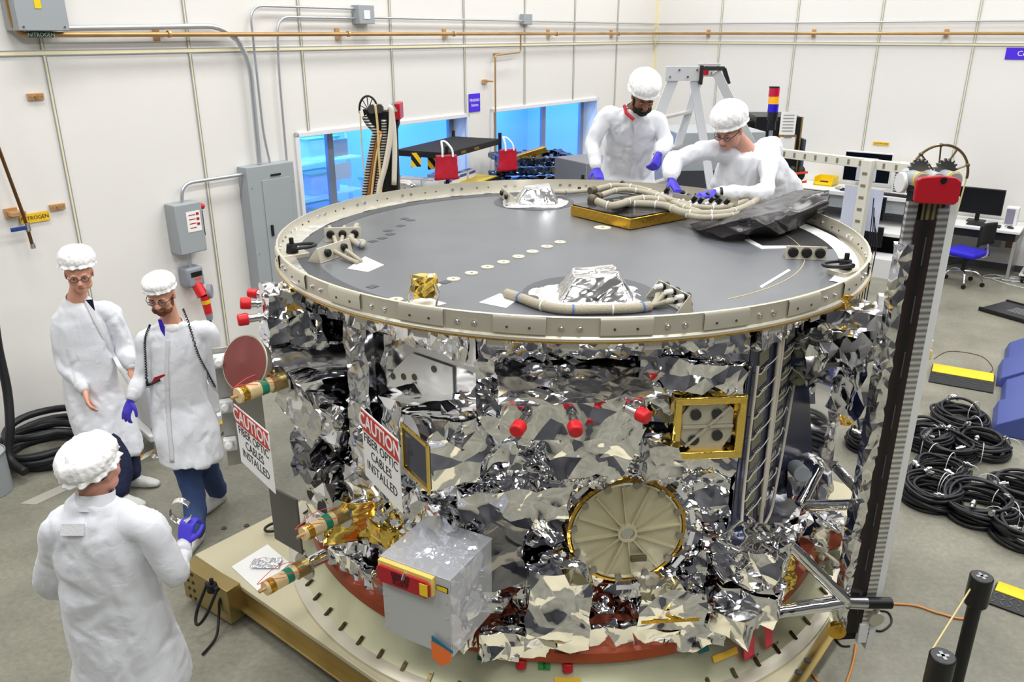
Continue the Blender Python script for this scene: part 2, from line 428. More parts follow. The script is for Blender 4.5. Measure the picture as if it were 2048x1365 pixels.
# left wall with two window openings
S0 = 11.74-LENL; WIN = [(3.47, 6.35, 1.12, 2.33), (6.93, 9.75, 1.12, 2.35)]; TH = .28
def wallL(mb, s0, s1, z0, z1): mb.box(WL((s0+s1)/2, (z0+z1)/2, -TH/2), (TH, s1-s0, z1-z0), RF)
mb = MB(); wallL(mb, S0, WIN[0][0], 0, CEIL); wallL(mb, WIN[0][1], WIN[1][0], 0, CEIL); wallL(mb, WIN[1][1], 11.74+TH, 0, CEIL)
for a, b, z0, z1 in WIN: wallL(mb, a, b, 0, z0); wallL(mb, a, b, z1, CEIL)
mb.build('wall_left', M_wall, kind='structure')
MB().box(WR(LENR/2, CEIL/2, -.1), (LENR, .2, CEIL), RF).build('wall_right', M_wall, kind='structure')
MB().box(C0 + dR*LENR - dL*(LENL/2) + dR*.1 + UP*CEIL/2, (.2, LENL, CEIL), RF).build('wall_side', M_wall2, kind='structure')
MB().box(C0 + dR*(LENR/2) - dL*LENL - dL*.1 + UP*CEIL/2, (LENR, .2, CEIL), RF).build('wall_rear', M_wall2, kind='structure')
# seams: cream strip between two thin grey lips
M_lip = mat('seam_lip', (176, 180, 184), .4, .5)
def strip(P, a, b, vert, n):
    "P(s,z,off); a,b ends"
    root = MB(); e = dL if P is WL else dR
    z = Matrix((e, -(nL if P is WL else nR), UP)).transposed()
    if vert:
        s, z0, z1 = a, b[0], b[1]
        root.box(P(s, (z0+z1)/2, .002), (.016, .012, z1-z0), z)
        lip = MB()
        for k in (-1, 1): lip.box(P(s+k*.012, (z0+z1)/2, .003), (.007, .016, z1-z0), z)
    else:
        s0, s1, zz = a[0], a[1], b
        root.box(P((s0+s1)/2, zz, .002), (s1-s0, .014, .028), z)
        lip = MB()
        for k in (-1, 1): lip.box(P((s0+s1)/2, zz+k*.018, .003), (s1-s0, .018, .008), z)
    o = root.build('trim_%d' % n, M_seam, kind='structure'); lip.build('seam_edging', M_lip, o); return o
k = 1
for s in (-1.76, -.41, .935, 2.28, 3.625, 4.98, 6.34, 7.7, 9.02, 10.35):
    tops = [(0, 3.235), (3.265, CEIL)]
    for a, b, z0, z1 in WIN:
        if a < s < b: tops = [(0, z0-.06), (z1+.06, 3.235), (3.265, CEIL)]
    for z0, z1 in tops: strip(WL, s, (z0, z1), True, k); k += 1
strip(WL, (S0, 11.72), 3.25, False, k); k += 1
for t in (1.25, 2.56, 3.86, 5.19, 6.5, 7.8):
    for z0, z1 in ((.1, 3.235), (3.265, CEIL)): strip(WR, t, (z0, z1), True, k); k += 1
strip(WR, (.02, LENR), 3.25, False, k)
MB().box(C0+nL*.02+nR*.02+UP*CEIL/2, (.04, .04, CEIL), RF).build('trim_%d' % (k+1), M_seam, kind='structure')
MB().box(WR(LENR/2, .05, .008), (LENR, .016, .1), RF).build('baseboard_right', mat('vinyl_base', (70, 70, 74), .5), kind='structure')
MB().box(WL((S0+11.74)/2, .03, .006), (.012, LENL, .06), RF).build('baseboard_left', M_wall, kind='structure')
# windows: frame, mullions, glass; a blue-lit room beyond
M_frame = mat('window_frame_white', (226, 228, 232), .4)
M_mull = mat('window_mullion', (140, 150, 166), .4, .4)
def wbox(mb, s0, s1, z0, z1, off, th): mb.box(WL((s0+s1)/2, (z0+z1)/2, off), (th, s1-s0, z1-z0), RF)
for n, (a, b, z0, z1) in enumerate(WIN):
    mb = MB(); q = .05
    wbox(mb, a-q, a, z0-q, z1+q, .0, .06); wbox(mb, b, b+q, z0-q, z1+q, .0, .06); wbox(mb, a-q, b+q, z1, z1+q, .0, .06); wbox(mb, a-q, b+q, z0-q, z0, .0, .06)
    o = mb.build('window_%d' % (n+1), M_frame, kind='structure', bevel=.004)
    mb = MB()
    for m in ((4.12, 5.05, 6.3) if n == 0 else (7.25, 8.55, 9.68)): wbox(mb, m-.045, m+.045, z0, z1, -TH+.03, .05)
    mb.build('mullion', M_mull, o)
    mb = MB(); wbox(mb, a+.002, b-.002, z0+.002, z1-.002, -TH+.02, .01); mb.build('pane', M_glass, o)
# room beyond the windows
M_bluewall = mat('annex_wall', (150, 195, 245), .6)
mb = MB(); dep = 1.6
wbox(mb, 2.9, 10.4, 0, 3, -TH-dep-.05, .1)
mb.box(WL(2.85, 1.5, -TH-dep/2), (dep, .1, 3), RF); mb.box(WL(10.45, 1.5, -TH-dep/2), (dep, .1, 3), RF)
mb.box(WL(6.65, -.05, -TH-dep/2), (dep, 7.5, .1), RF); mb.box(WL(6.65, 3.05, -TH-dep/2), (dep, 7.5, .1), RF)
mb.build('wall_annex', M_bluewall, kind='structure')
for s in (4.2, 6.6, 9.0):
    p = WL(s, 2.95, -TH-.75); area('annex_lamp', p, 1.4, .8, 85, (.22, .58, 1), rot=(0, 0, LAMP_ROT))
# shelves with clear bins behind the windows
def annex_bin(s, z, w_, h, off, lab):
    o = thing('storage_bin', lab, 'bin', WL(s, z, off), LAMP_ROT, 'bins behind the windows')
    subd = MB(); subd.add([(x*w_/2*(.86 if zz == 0 else 1), y*.16*(.86 if zz == 0 else 1), zz*h) for zz in (0, 1) for x, y in ((-1, -1), (1, -1), (1, 1), (-1, 1))],
        [(0, 3, 2, 1), (0, 1, 5, 4), (1, 2, 6, 5), (2, 3, 7, 6), (3, 0, 4, 7)])
    subd.build('bin_body', M_clearbin, o, local=True, solid=.004)
    mb = MB(); mb.box((0, -.165, h), (w_+.02, .015, .02)); mb.box((0, .165, h), (w_+.02, .015, .02)); mb.box((-w_/2, 0, h), (.015, .33, .02)); mb.box((w_/2, 0, h), (.015, .33, .02))
    mb.build('rim', mat('green_rim', (110, 200, 170), .4), o, local=True)
mb = MB()
for z in (1.08, 1.5, 1.92): wbox(mb, 3.3, 4.95, z-.02, z, -TH-.55, .5)
for s in (3.32, 4.93): wbox(mb, s-.02, s+.02, .004, 2.3, -TH-.55, .05)
tag(mb.build('wire_shelf', M_clearbin, bevel=.002), 'shelf unit seen through the window nearest the grey panel', 'shelf')
for i, (s, z, lab) in enumerate(((3.62, 1.5, 'clear storage bin behind the nearer window, left on the middle shelf'), (4.4, 1.5, 'clear storage bin behind the nearer window, right on the middle shelf'),
     (3.62, 1.08, 'clear storage bin behind the nearer window, left on the lowest shelf'), (4.4, 1.92, 'clear storage bin behind the nearer window, on the top shelf'),(4.4, 1.08, 'clear storage bin behind the nearer window, right on the lowest shelf'))):
    annex_bin(s, z+.004, .5, .26, -TH-.55, lab)
annex_bin(5.35, 1.246, .5, .34, -TH-.4, 'clear tapering bin behind the window beside the dark tall stack')
mb = MB(); wbox(mb, 5.0, 6.3, 1.2, 1.24, -TH-.45, .5); wbox(mb, 5.05, 5.1, .004, 1.2, -TH-.45, .4); wbox(mb, 6.2, 6.25, .004, 1.2, -TH-.45, .4)
tag(mb.build('side_table', M_clearbin), 'pale table seen through the nearer window, carrying a clear bin', 'table')
for i, (s, z) in enumerate(((4.35, 2.0), (4.37, 1.72))):
    mb = MB(); wbox(mb, s-.14, s+.14, z, z+.2, -TH-.06, .004)
    tag(mb.build('paper_notice', mat('pale_paper', (200, 215, 225), .6)), ('upper' if i == 0 else 'lower')+' of two pale notices taped inside the nearer window', 'notice')

# ------------------------------------------------------------ services on the walls
def pts_tube(name, pts, r, mt, label=None, cat=None, parent=None, seg=0, n=10, fillet=None):
    P = [Vector(p) for p in pts]
    if fillet:
        Q = [P[0]]
        for i in range(1, len(P)-1):
            a = P[i]+(P[i-1]-P[i]).normalized()*fillet; b = P[i]+(P[i+1]-P[i]).normalized()*fillet
            for k in range(7): t = k/6; Q.append(a*(1-t)**2+P[i]*2*t*(1-t)+b*t*t)
        Q.append(P[-1]); P = Q
    return MB().tube(P, r, n).build(name, mt, parent, label=label, cat=cat, smooth=60)
# nitrogen line: along both walls
pipe = thing('nitrogen_pipe', 'long copper nitrogen pipe running along both walls at upper level', 'pipe', WL(.7, 3.39, .12))
pts_tube('pipe_run', [WL(.66, 4.6, .12), WL(.69, 3.39, .12), WL(11.62, 3.4, .12), C0+dR*.12-dL*.12+UP*3.4, WR(LENR-.1, 3.4, .12)], .022, M_copper, parent=pipe, fillet=.1)
mb = MB()
for s in (2.02, 4.2, 6.0, 8.35, 10.2): mb.box(WL(s, 3.395, .06), (.12, .03, .03), RF); mb.box(WL(s-.06, 3.395, .008), (.016, .06, .12), RF); mb.lathe([(.024, -.012), (.032, -.012), (.032, .012), (.024, .012)], WL(s, 3.395, .12), dL, 14, closed_prof=True)
for t in (1.03, 2.85, 4.8): mb.box(WR(t, 3.4, .06), (.03, .12, .03), RF); mb.box(WR(t, 3.4, .008), (.06, .016, .12), RF)
mb.build('pipe_bracket', M_brass, pipe)
mb = MB(); mb.cyl(WL(.78, 3.392, .12), WL(.98, 3.392, .12), .0235); mb.build('flow_band', mat('green_band', (20, 90, 60), .5), pipe)
text('lettering', 'NITROGEN', WL(.88, 3.39, .146), dL, UP, .042, M_textw, pipe)
for pts, lab in (([WL(7.44, 3.395, .12), WL(7.44, 3.15, .12), WL(6.85, 3.12, .12), WL(6.85, .3, .12)], 'thin copper drop pipe between the two windows'),):
    p = thing('copper_drop', lab, 'pipe', pts[-1]); pts_tube('pipe_run', pts, .012, M_copper, parent=p, fillet=.04)
    mb = MB(); mb.box(WL(6.98, 3.13, .06), (.12, .03, .03), RF); mb.box(WL(6.8, 2.78, .06), (.12, .02, .02), RF); mb.box(WL(6.74, 2.78, .02), (.03, .08, .05), RF); mb.build('pipe_bracket', M_brass, p)
p = thing('valve_drop', 'bronze drop pipe with a small blue-handled valve near the left edge', 'pipe', WL(.48, 1.7, .12))
pts_tube('pipe_run', [WL(.30, 3.2, .12), WL(.47, 1.98, .12), WL(.49, 1.72, .12)], .014, mat('aged_copper', (110, 78, 44), .4, .8), parent=p)
mb = MB(); mb.box(WL(.44, 2.0, .06), (.12, .11, .03), RF); mb.box(WL(.42, 2.0, .012), (.02, .1, .08), RF); mb.build('pipe_bracket', M_brass, p)
MB().box(WL(.40, 1.885, .14), (.015, .12, .035), RF).build('valve_handle', M_blue2, p, bevel=.005)
MB().cyl(WL(.48, 1.85, .12), WL(.48, 1.92, .12), .025).build('valve_body', M_steel, p)
MB().cyl(WL(.49, 1.70, .12), WL(.49, 1.74, .12), .022).build('pipe_cap', M_steel, p)
s_ = MB().box(WL(.60, 1.93, .01), (.006, .24, .08), RF).build('nitrogen_sign', M_ytape, label='yellow sign reading NITROGEN beside the valve', cat='sign')
text('lettering', 'NITROGEN', WL(.60, 1.93, .014), dL, UP, .045, M_text, s_)
for s, z, lab in ((.80, 2.91, 'small copper pipe hanger plate on the wall, the higher one'), (.80, 1.99, 'small copper pipe hanger plate on the wall, level with the disconnect switch')):
    t = MB().box(WL(s, z, .01), (.02, .13, .055), RF).build('hanger_plate', M_brass, label=lab, cat='bracket', bevel=.003)
    mb = MB(); mb.cyl(WL(s, z, .02), WL(s, z, .045), .016); mb.cyl(WL(s-.045, z, .02), WL(s-.045, z, .026), .008); mb.cyl(WL(s+.045, z, .02), WL(s+.045, z, .026), .008); mb.build('stud', M_copper, t)
# conduits
pts_tube('thick_conduit', [WL(1.1, 3.44, .07), WL(2.66, 3.47, .07), WL(2.9, 3.2, .07), WL(2.88, 2.12, .07)], .026, M_galv, 'thick grey conduit bending down into the breaker panel', 'conduit', fillet=.22)
pts_tube('thin_conduit', [WL(4.4, 3.66, .05), WL(2.98, 3.66, .05), WL(2.985, 2.4, .05), WL(3.03, 2.11, .05)], .013, M_galv, 'thin conduit looping highest before dropping to the breaker panel', 'conduit', fillet=.16)
pts_tube('middle_conduit', [WL(4.4, 3.56, .05), WL(3.3, 3.56, .05), WL(3.26, 3.0, .05), WL(3.25, 2.11, .05)], .013, M_galv, 'thin conduit dropping into the right side of the breaker panel', 'conduit', fillet=.16)
pts_tube('wall_conduit', [WL(4.64, 3.57, .05), WL(11.66, 3.56, .05)], .013, M_galv, 'thin straight conduit above the copper pipe on the left wall', 'conduit')
pts_tube('wall_conduit', [C0+nL*.08+nR*.05+UP*3.56, WR(LENR-.1, 3.58, .05)], .013, M_galv, 'thin straight conduit above the copper pipe on the right wall', 'conduit')
pts_tube('bent_conduit', [WL(2.74, 2.04, .09), WL(1.94, 2.04, .09), WL(1.93, 1.86, .09)], .018, M_galv, 'bent conduit from the disconnect switch to the breaker panel', 'conduit', fillet=.14)
def wallbox(name, s0, s1, z0, z1, dep, lab, cat='electrical box'):
    return MB().box(WL((s0+s1)/2, (z0+z1)/2, dep/2), (dep, s1-s0, z1-z0), RF).build(name, M_panelgrey, label=lab, cat=cat, bevel=.006)
t = wallbox('junction_box', 4.38, 4.62, 3.5, 3.7, .12, 'grey junction box joining the two looping conduits'); MB().box(WL(4.5, 3.6, .122), (.006, .09, .09), RF).build('box_label', M_paper, t)
wallbox('junction_box', 7.58, 7.78, 3.52, 3.66, .08, 'small grey junction box right above the copper drop')
t = wallbox('pull_box', .68, 1.08, 3.42, 4.3, .22, 'large grey pull box at the upper left corner'); MB().box(WL(.86, 3.62, .222), (.004, .05, .07), RF).build('box_label', M_yellow, t)
mb = MB()
for s in (.72, 1.04): mb.cyl(WL(s, 3.45, .22), WL(s, 3.45, .228), .008)
mb.build('screw', M_steel, t)
t = thing('breaker_panel', 'tall grey breaker panel with inset door on the left wall', 'electrical panel', WL(2.97, .8, 0))
MB().box(WL(2.95, 1.42, .08), (.16, .60, 1.38), RF).build('panel_box', M_panelgrey, t, bevel=.006)
MB().box(WL(3.0, 1.39, .1645), (.009, .36, 1.14), RF).build('panel_door', M_panelgrey, t, bevel=.003)
MB().box(WL(3.0, 2.0, .168), (.006, .13, .02), RF).build('name_plate', M_black, t)
MB().box(WL(2.88, 1.42, .175), (.02, .03, .12), RF).build('latch', M_black, t, bevel=.004)
mb = MB()
for s, z in ((2.69, 1.2), (3.22, 1.9), (3.22, 1.2), (2.69, 1.9)): mb.cyl(WL(s, z, .16), WL(s, z, .166), .006)
mb.build('screw', M_steel, t)
t = thing('disconnect_switch', 'grey safety disconnect switch with a red knob handle', 'electrical box', WL(1.95, 1.4, 0))
MB().box(WL(1.93, 1.615, .09), (.18, .29, .49), RF).build('switch_box', M_panelgrey, t, bevel=.01)
MB().box(WL(2.10, 1.63, .10), (.03, .05, .26), RF).build('lever', M_black, t, bevel=.01)
MB().ball(WL(2.11, 1.8, .13), .03).build('knob', M_red, t)
mb = MB(); mb.box(WL(1.97, 1.68, .1815), (.004, .15, .2), RF); lb = mb.build('warning_label', M_paper, t)
mb = MB()
for q in range(3): mb.box(WL(2.015, 1.75-q*.05, .1845), (.002, .03, .025), RF)
for q in range(4): mb.box(WL(1.955, 1.745-q*.042, .1845), (.002, .07, .008), RF)
mb.build('label_print', M_redp, lb)
pts_tube('conduit_nipple', [WL(1.93, 1.37, .08), WL(1.92, 1.22, .08)], .02, M_galv, 'short conduit between disconnect switch and power outlet', 'conduit')
t = thing('power_outlet', 'grey industrial outlet with a red plug under the disconnect switch', 'outlet', WL(1.92, .8, 0))
MB().box(WL(1.92, 1.12, .08), (.16, .19, .2), RF).build('outlet_housing', mat('outlet_grey', (140, 145, 155), .45), t, bevel=.025)
MB().cyl(WL(1.93, 1.08, .10), WL(1.95, .92, .19), .05, .055).build('socket', M_red, t)
MB().cyl(WL(2.02, .95, .17), WL(2.05, .95, .20), .075).build('socket_cover', mat('outlet_grey', (140, 145, 155)), t, bevel=.006)
MB().cyl(WL(1.965, .92, .19), WL(1.985, .72, .19), .045, .038).build('plug', M_red, t)
MB().cyl(WL(1.968, .88, .19), WL(1.974, .84, .19), .0465, .0455).build('plug_band', M_ytape, t)
MB().cyl(WL(1.985, .73, .19), WL(1.99, .66, .19), .04, .03).build('plug_collar', mat('outlet_grey', (140, 145, 155)), t)
MB().tube(spline([WL(1.99, .68, .19), WL(2.0, .45, .19), WL(2.02, .1, .2), WL(2.1, .03, .4)]), .014).build('power_cord', M_rubber, t)
MB().box(WL(1.93, 1.15, .1615), (.003, .12, .05), RF).build('rating_label', M_black, t); MB().box(WL(1.94, 1.105, .1615), (.003, .07, .02), RF).build('hazard_label', mat('orange_label', (235, 90, 30), .5), t)
# signs
def wsign(P, s, z, w_, h, mt, lab, txt, size, tm=M_textw, space=1):
    e = dL if P is WL else dR; n = nL if P is WL else nR
    F = Matrix((e, -n, UP)).transposed()
    o = MB().box(P(s, z, .006), (w_, .008, h), F).build('wall_sign', mt, label=lab, cat='sign', bevel=.002)
    for j, tt in enumerate(txt): text('lettering', tt, P(s, z+((len(txt)-1)/2-j)*size*1.15, .0105), e, UP, size, tm, o)
    return o
wsign(WL, 6.53, 2.51, .24, .24, M_purple, 'purple square station sign between the two windows', ['MN/ANX', 'Station'], .055)
wsign(WR, 5.93, 3.13, .62, .16, M_purple, 'purple sign starting Cell at the upper right edge', ['Cell      '], .1)
wsign(WR, 4.13, 1.75, .24, .05, M_ytape, 'small yellow label on the wall above the monitors', ['LOCATED HERE'], .03, M_text)
# ------------------------------------------------------------ the dolly plate
HC = Vector((.335, 4.88, 0)); RC = 1.60; AP = RC*math.cos(math.pi/8)
def many(name, items, mt, parent, **k):
    return [m.build(name, mt, parent, **k) for m in items]
e1 = Vector((.775, -.632, 0)); e2 = Vector((.632, .775, 0)); DC = HC + V(.06, -.22, 0); HS = 1.78
def DP(a, b, z=0): return DC + e1*a + e2*b + UP*z
DR_ = Matrix((e1, e2, UP)).transposed()
dolly = thing('transport_dolly', 'square gold-anodised aluminium dolly under the spacecraft, on black casters', 'dolly', DC)
MB().prism([(-1.73, -1.73), (1.35, -1.73), (1.65, -1.43), (1.65, 1.5), (1.35, 1.8), (-1.43, 1.8), (-1.73, 1.5)], DC+UP*.235, e1, e2, UP, .03).build('top_plate', M_cream, dolly, bevel=.004)
for s in (-1, 1):
    mb = MB(); mb.box(DP(-.04, s*1.74 if s > 0 else -1.68, .17), (2*HS-.7, .07, .13), DR_); mb.box(DP(-.04, s*1.77 if s > 0 else -1.70, .115), (2*HS-.7, .12, .015), DR_); mb.build('side_beam', M_champd, dolly, bevel=.004)
    mb = MB(); mb.box(DP(1.60 if s > 0 else -1.68, .03, .17), (.07, 2*HS-.8, .13), DR_); mb.box(DP(1.62 if s > 0 else -1.70, .03, .115), (.12, 2*HS-.8, .015), DR_); mb.build('side_beam', M_champd, dolly, bevel=.004)
# corner end block with holes, at the left corner
ca = atz(372, 1118, .3); cb = atz(470, 1180, .28)
cdv = (Vector((cb.x, cb.y, 0))-Vector((ca.x, ca.y, 0))).normalized(); cn = Vector((-cdv.y, cdv.x, 0)); cn = -cn if cn.dot(Vector((1, 1, 0))) > 0 else cn
FB = Matrix((cdv, cn, UP)).transposed(); bc = Vector((ca.x+cb.x, ca.y+cb.y, 0))/2
blk = MB().box(bc+cn*.0+UP*.17, (.46, .10, .24), FB).build('corner_block', M_champd, dolly, bevel=.004)
MB().box(bc-cn*.09-cdv*.02+UP*.16, (.50, .10, .2), FB).build('corner_block', M_champd, dolly, bevel=.004)
many('block_hole', [MB().cyl(bc+cn*.045+cdv*(x)+UP*z, bc+cn*.053+cdv*x+UP*z, .012) for x in (-.17, -.12) for z in (.08, .14, .2, .26)], M_black, blk)
def shackle(p, u, rot, parent, name='hoist_ring'):
    h = MB().cyl(p, p+UP*.05, .035, .028, 16).cyl(p+UP*.05, p+UP*.085, .014, n=6).build(name, M_blackm, parent, bevel=.003)
    q = Matrix.Rotation(rot, 3, 'Z'); P = []
    for k in range(17):
        t = math.pi*k/16; P.append(p+UP*.03 + q @ Vector((math.cos(t)*.048, .06+math.sin(t)*.075, -u*(.06+math.sin(t)*.075))))
    P = [p+UP*.03+q @ Vector((.048, 0, 0))]+P+[p+UP*.03+q @ Vector((-.048, 0, 0))]
    MB().tube(P, .0095, 8).cyl(p+UP*.03+q @ Vector((-.055, 0, 0)), p+UP*.03+q @ Vector((.055, 0, 0)), .013).build('shackle_bow', M_rubber, h); return h
p = bc+cn*.075+cdv*.13; shackle(V(p.x, p.y, .27), 1.4, math.atan2(cn.y, cn.x)-math.pi/2, dolly, 'lifting_shackle')
p = atz(530, 1060, .28); shackle(V(p.x+.12, p.y+.05, .265), 0.0, 2.2, dolly, 'lifting_shackle')
for a, b in ((-HS+.25, -HS+.33), (HS-.3, -HS+.3), (-HS+.3, HS-.3), (HS-.3, HS-.3)):
    q = DP(a, b); ww = MB().cyl(q+e1*.03+UP*.062, q-e1*.03+UP*.062, .06, n=24).build('caster', M_rubber, dolly, bevel=.008)
    MB().box(q+UP*.12, (.1, .12, .02), DR_).box(q+e1*.04+UP*.09, (.008, .06, .07), DR_).box(q-e1*.04+UP*.09, (.008, .06, .07), DR_).build('fork', M_galv, ww)
bl = []
for x, y in ((448, 1057), (493, 1052), (1662, 1035), (1667, 1060), (1597, 1345), (1615, 1322)): q = atz(x, y, .268); bl.append(MB().cyl(q-UP*.004, q+UP*.004, .018))
many('bolt_hole', bl, mat('dark_hole', (60, 58, 50), .6), dolly)
# slotted base flange and conical adapter
def ring(prof, name, mt, parent, n=128, **k): return MB().lathe(prof, HC, UP, n, closed_prof=True).build(name, mt, parent, **k)
ring([(1.60, .265), (1.83, .265), (1.83, .285), (1.79, .30), (1.60, .30)], 'base_flange', M_champ, dolly)
adp = ring([(1.80, .275), (1.715, .335), (1.63, .475), (1.60, .475), (1.69, .335), (1.74, .275)], 'adapter_cone', mat('pale_green_gold', (200, 200, 168), .3, .6, var=.08, vscale=4), dolly)
slots = []
for i in range(68):
    a = R_(i*5.3-147.3)
    if math.sin(a) < .5:
        d = Vector((math.cos(a), math.sin(a), 0)); t = Vector((-d.y, d.x, 0)); c = HC+d*1.762+UP*.307
        nn = Vector((d.x*.58, d.y*.58, .815)); up = nn.cross(t); F = Matrix((t, up, nn)).transposed()
        slots.append(MB().box(c, (.020, .055, .01), F).cyl(c-up*.028-nn*.005, c-up*.028+nn*.005, .010).cyl(c+up*.028-nn*.005, c+up*.028+nn*.005, .010))
many('slot_cover', slots, mat('slot_dark', (70, 62, 42), .25, .9), dolly)
for ang, col, sz in ((-118, (30, 110, 70), .05), (-96, (40, 130, 60), .06), (-67, (40, 120, 120), .06), (-92, (225, 180, 60), .13), (-63, (225, 180, 60), .16), (-107, (30, 110, 70), .05)):
    a = R_(ang); d = Vector((math.cos(a), math.sin(a), 0)); t = Vector((-d.y, d.x, 0)); nn = Vector((d.x*.854, d.y*.854, .52)); up = nn.cross(t); F = Matrix((t, up, nn)).transposed()
    zz = .44 if sz < .1 else .385
    tp = MB().box(HC+d*(1.655-(zz-.45)*.61)+UP*(zz+.004), (sz, .035, .002), F).build('tape_tag', mat('tag_%d_%d_%d' % col, col, .5), dolly)
    if ang == -96: text('lettering', '5', HC+d*(1.655-(zz-.45)*.61)+UP*(zz+.004)+nn*.003, t, up, .035, M_text, tp)

# ------------------------------------------------------------ the spacecraft
sc = thing('spacecraft', 'large round-topped spacecraft wrapped in crumpled silver foil, standing on the gold dolly', 'spacecraft', HC+UP*.48)
o = ring([(1.50, .475), (1.67, .475), (1.68, .49), (1.67, .535), (1.60, .545), (1.50, .545)], 'clamp_ring', M_orange, sc)
clm = []
for ang in (-163, -119, -102, -28):
    a = R_(ang); d = Vector((math.cos(a), math.sin(a), 0)); t = Vector((-d.y, d.x, 0)); F = Matrix((t, d, UP)).transposed()
    clm.append(MB().box(HC+d*1.69+UP*.505, (.11, .03, .03), F).cyl(HC+d*1.70+t*.02+UP*.505, HC+d*1.70-t*.1+UP*.505, .008))
many('ring_clamp', clm, M_steel, sc, bevel=.003)
# solid core so that gaps show structure, not daylight
MB().lathe([(1.35, .52), (1.40, .6), (1.42, 2.14), (1.35, 2.19)], HC, UP, 64).build('core', M_foilb, sc)
# top ring
RD = 1.71; ZR = 2.305
ring([(RD-.012, ZR), (RD, ZR-.002), (RD, ZR-.085), (RD+.012, ZR-.093), (RD+.012, ZR-.105), (RD-.11, ZR-.105), (RD-.11, ZR-.095), (RD-.016, ZR-.093)], 'top_ring', M_champ, sc, n=192)
ringo = sc_ring = [c for c in CH[sc.name] if c.name.startswith('top_ring')][0]
pads = []
for i in range(24):
    a0 = R_(i*15+1); a1 = R_(i*15+8.5)
    pads.append(MB().lathe([(RD-.001, ZR-.075), (RD+.007, ZR-.078), (RD+.009, ZR-.015), (RD+.003, ZR-.004), (RD-.001, ZR-.004)], HC, UP, 8, a0, a1, closed_prof=False))
many('raised_pad', pads, M_champ, ringo)
bolts = []
for i in range(48):
    for dd in (0,):
        a = R_((i//2)*15+ (10.6 if i % 2 == 0 else 13.2)); d = Vector((math.cos(a), math.sin(a), 0))
        bolts.append(MB().cyl(HC+d*(RD-.022)+UP*(ZR-.048), HC+d*(RD+.006)+UP*(ZR-.048), .0125, n=12).cyl(HC+d*(RD+.006)+UP*(ZR-.048), HC+d*(RD+.01)+UP*(ZR-.048), .009, .006, n=12))
many('ring_bolt', bolts, M_steel, sc)
holes = []
for i in range(24):
    for q in (3.0, 6.2):
        a = R_(i*15+q); d = Vector((math.cos(a), math.sin(a), 0)); holes.append(MB().cyl(HC+d*(RD-.0185)+UP*(ZR-.05), HC+d*(RD+.0105)+UP*(ZR-.05), .0055, n=8))
many('rivet_hole', holes, mat('dark_hole', (60, 58, 50)), sc)
ring([(RD-.02, ZR-.106), (RD+.016, ZR-.106), (RD+.016, ZR-.112), (RD-.02, ZR-.112)], 'amber_edge_tape', M_kapton, sc)
# deck
ZD = 2.22
def disc(name, r0, r1, z, mt, a0=0, a1=360, h=.004, n=96, bevel=0, amp=0):
    m = MB(); A0, A1 = R_(a0), R_(a1)
    if amp:
        nn = int((r1-r0)/.012)+1
        o = MB().grid(lambda u, v: HC + V(math.cos(A0+(A1-A0)*u), math.sin(A0+(A1-A0)*u), 0)*(r0+(r1-r0)*v) + UP*(z+h), int((A1-A0)*1.6/.014), nn).build(name, mt, sc, smooth=180)
        return crumple(o, amp, .08, 3)
    return m.lathe([(r0, z), (r1, z), (r1, z+h), (r0, z+h)] if r0 > .001 else [(0, z), (r1, z), (r1, z+h), (0, z+h)], HC, UP, n, A0, A1, closed_prof=True).build(name, mt, sc, smooth=30)
disc('deck_plate', 0, 1.60, ZD-.04, M_deck, h=.04)
disc('edge_band', 1.50, 1.605, ZD, M_deckd, 95, 300, h=.0015)
disc('edge_foil', 1.60, 1.695, ZD-.004, M_wfoil, 25, 232, h=.006, amp=.006)
disc('edge_shelf', 1.61, 1.70, ZD-.03, M_champ, 0, 360, h=.02)
disc('edge_tape', 1.56, 1.66, ZD, M_wtape, -35, 20, h=.003)
# washers, patches, lines on the deck
def onz(x, y, z=ZD): return atz(x, y, z)
def washer(x, y, r=.035):
    q = onz(x, y); return MB().lathe([(r*.25, 0), (r, 0), (r, .004), (r*.25, .004)], q, UP, 24, closed_prof=True)
many('washer', [washer(*p) for p in ((792, 600), (868, 572), (907, 559), (943, 547), (975, 535), (1007, 525), (1037, 514), (1065, 504), (1094, 494), (1120, 485))]+[washer(1205, 456, .055)], mat('washer_cream', (205, 198, 172), .6), sc)
dsq = []
dl = (onz(943, 547)-onz(1120, 485)).normalized(); dn = Vector((-dl.y, dl.x, 0)); FD = Matrix((dl, dn, UP)).transposed()
for x, y in ((809, 438), (821, 441), (801, 452), (776, 462), (781, 469), (765, 477), (746, 483), (890, 565), (745, 574)): dsq.append(MB().box(onz(x, y)+UP*.001, (.05, .045, .002), FD))
many('dark_patch', dsq, M_deckd, sc)
def slab(name, pix, mt, h=.003, z=ZD, parent=None, **k):
    P = [onz(x, y, z) for x, y in pix]; o0 = P[0]
    return MB().prism([(q.x-o0.x, q.y-o0.y) for q in P], V(o0.x, o0.y, z), V(1, 0, 0), V(0, 1, 0), UP, h).build(name, mt, parent or sc, **k)
slab('tape_patch', [(695, 538), (735, 545), (768, 531), (730, 514)], M_wtape)
slab('tape_patch', [(800, 608), (850, 595), (893, 608), (848, 619)], M_wtape)
slab('tape_patch', [(958, 606), (1000, 588), (1035, 601), (1012, 617)], M_wtape)
slab('tape_line', [(1519, 574), (1523, 577), (1581, 542), (1577, 539)], M_wtape)
slab('dark_cutout', [(1499, 482), (1530, 497), (1600, 495), (1700, 500), (1655, 455), (1600, 440), (1500, 450)], M_blackm, .002)
slab('tape_patch', [(1489, 481), (1523, 499), (1575, 497), (1575, 493), (1525, 493), (1497, 478)], M_wtape, .004)
ar = []
for k in range(24): a = R_(-60+k*3.1); ar.append(HC+V(math.cos(a), math.sin(a), 0)*1.38+UP*(ZD+.001))
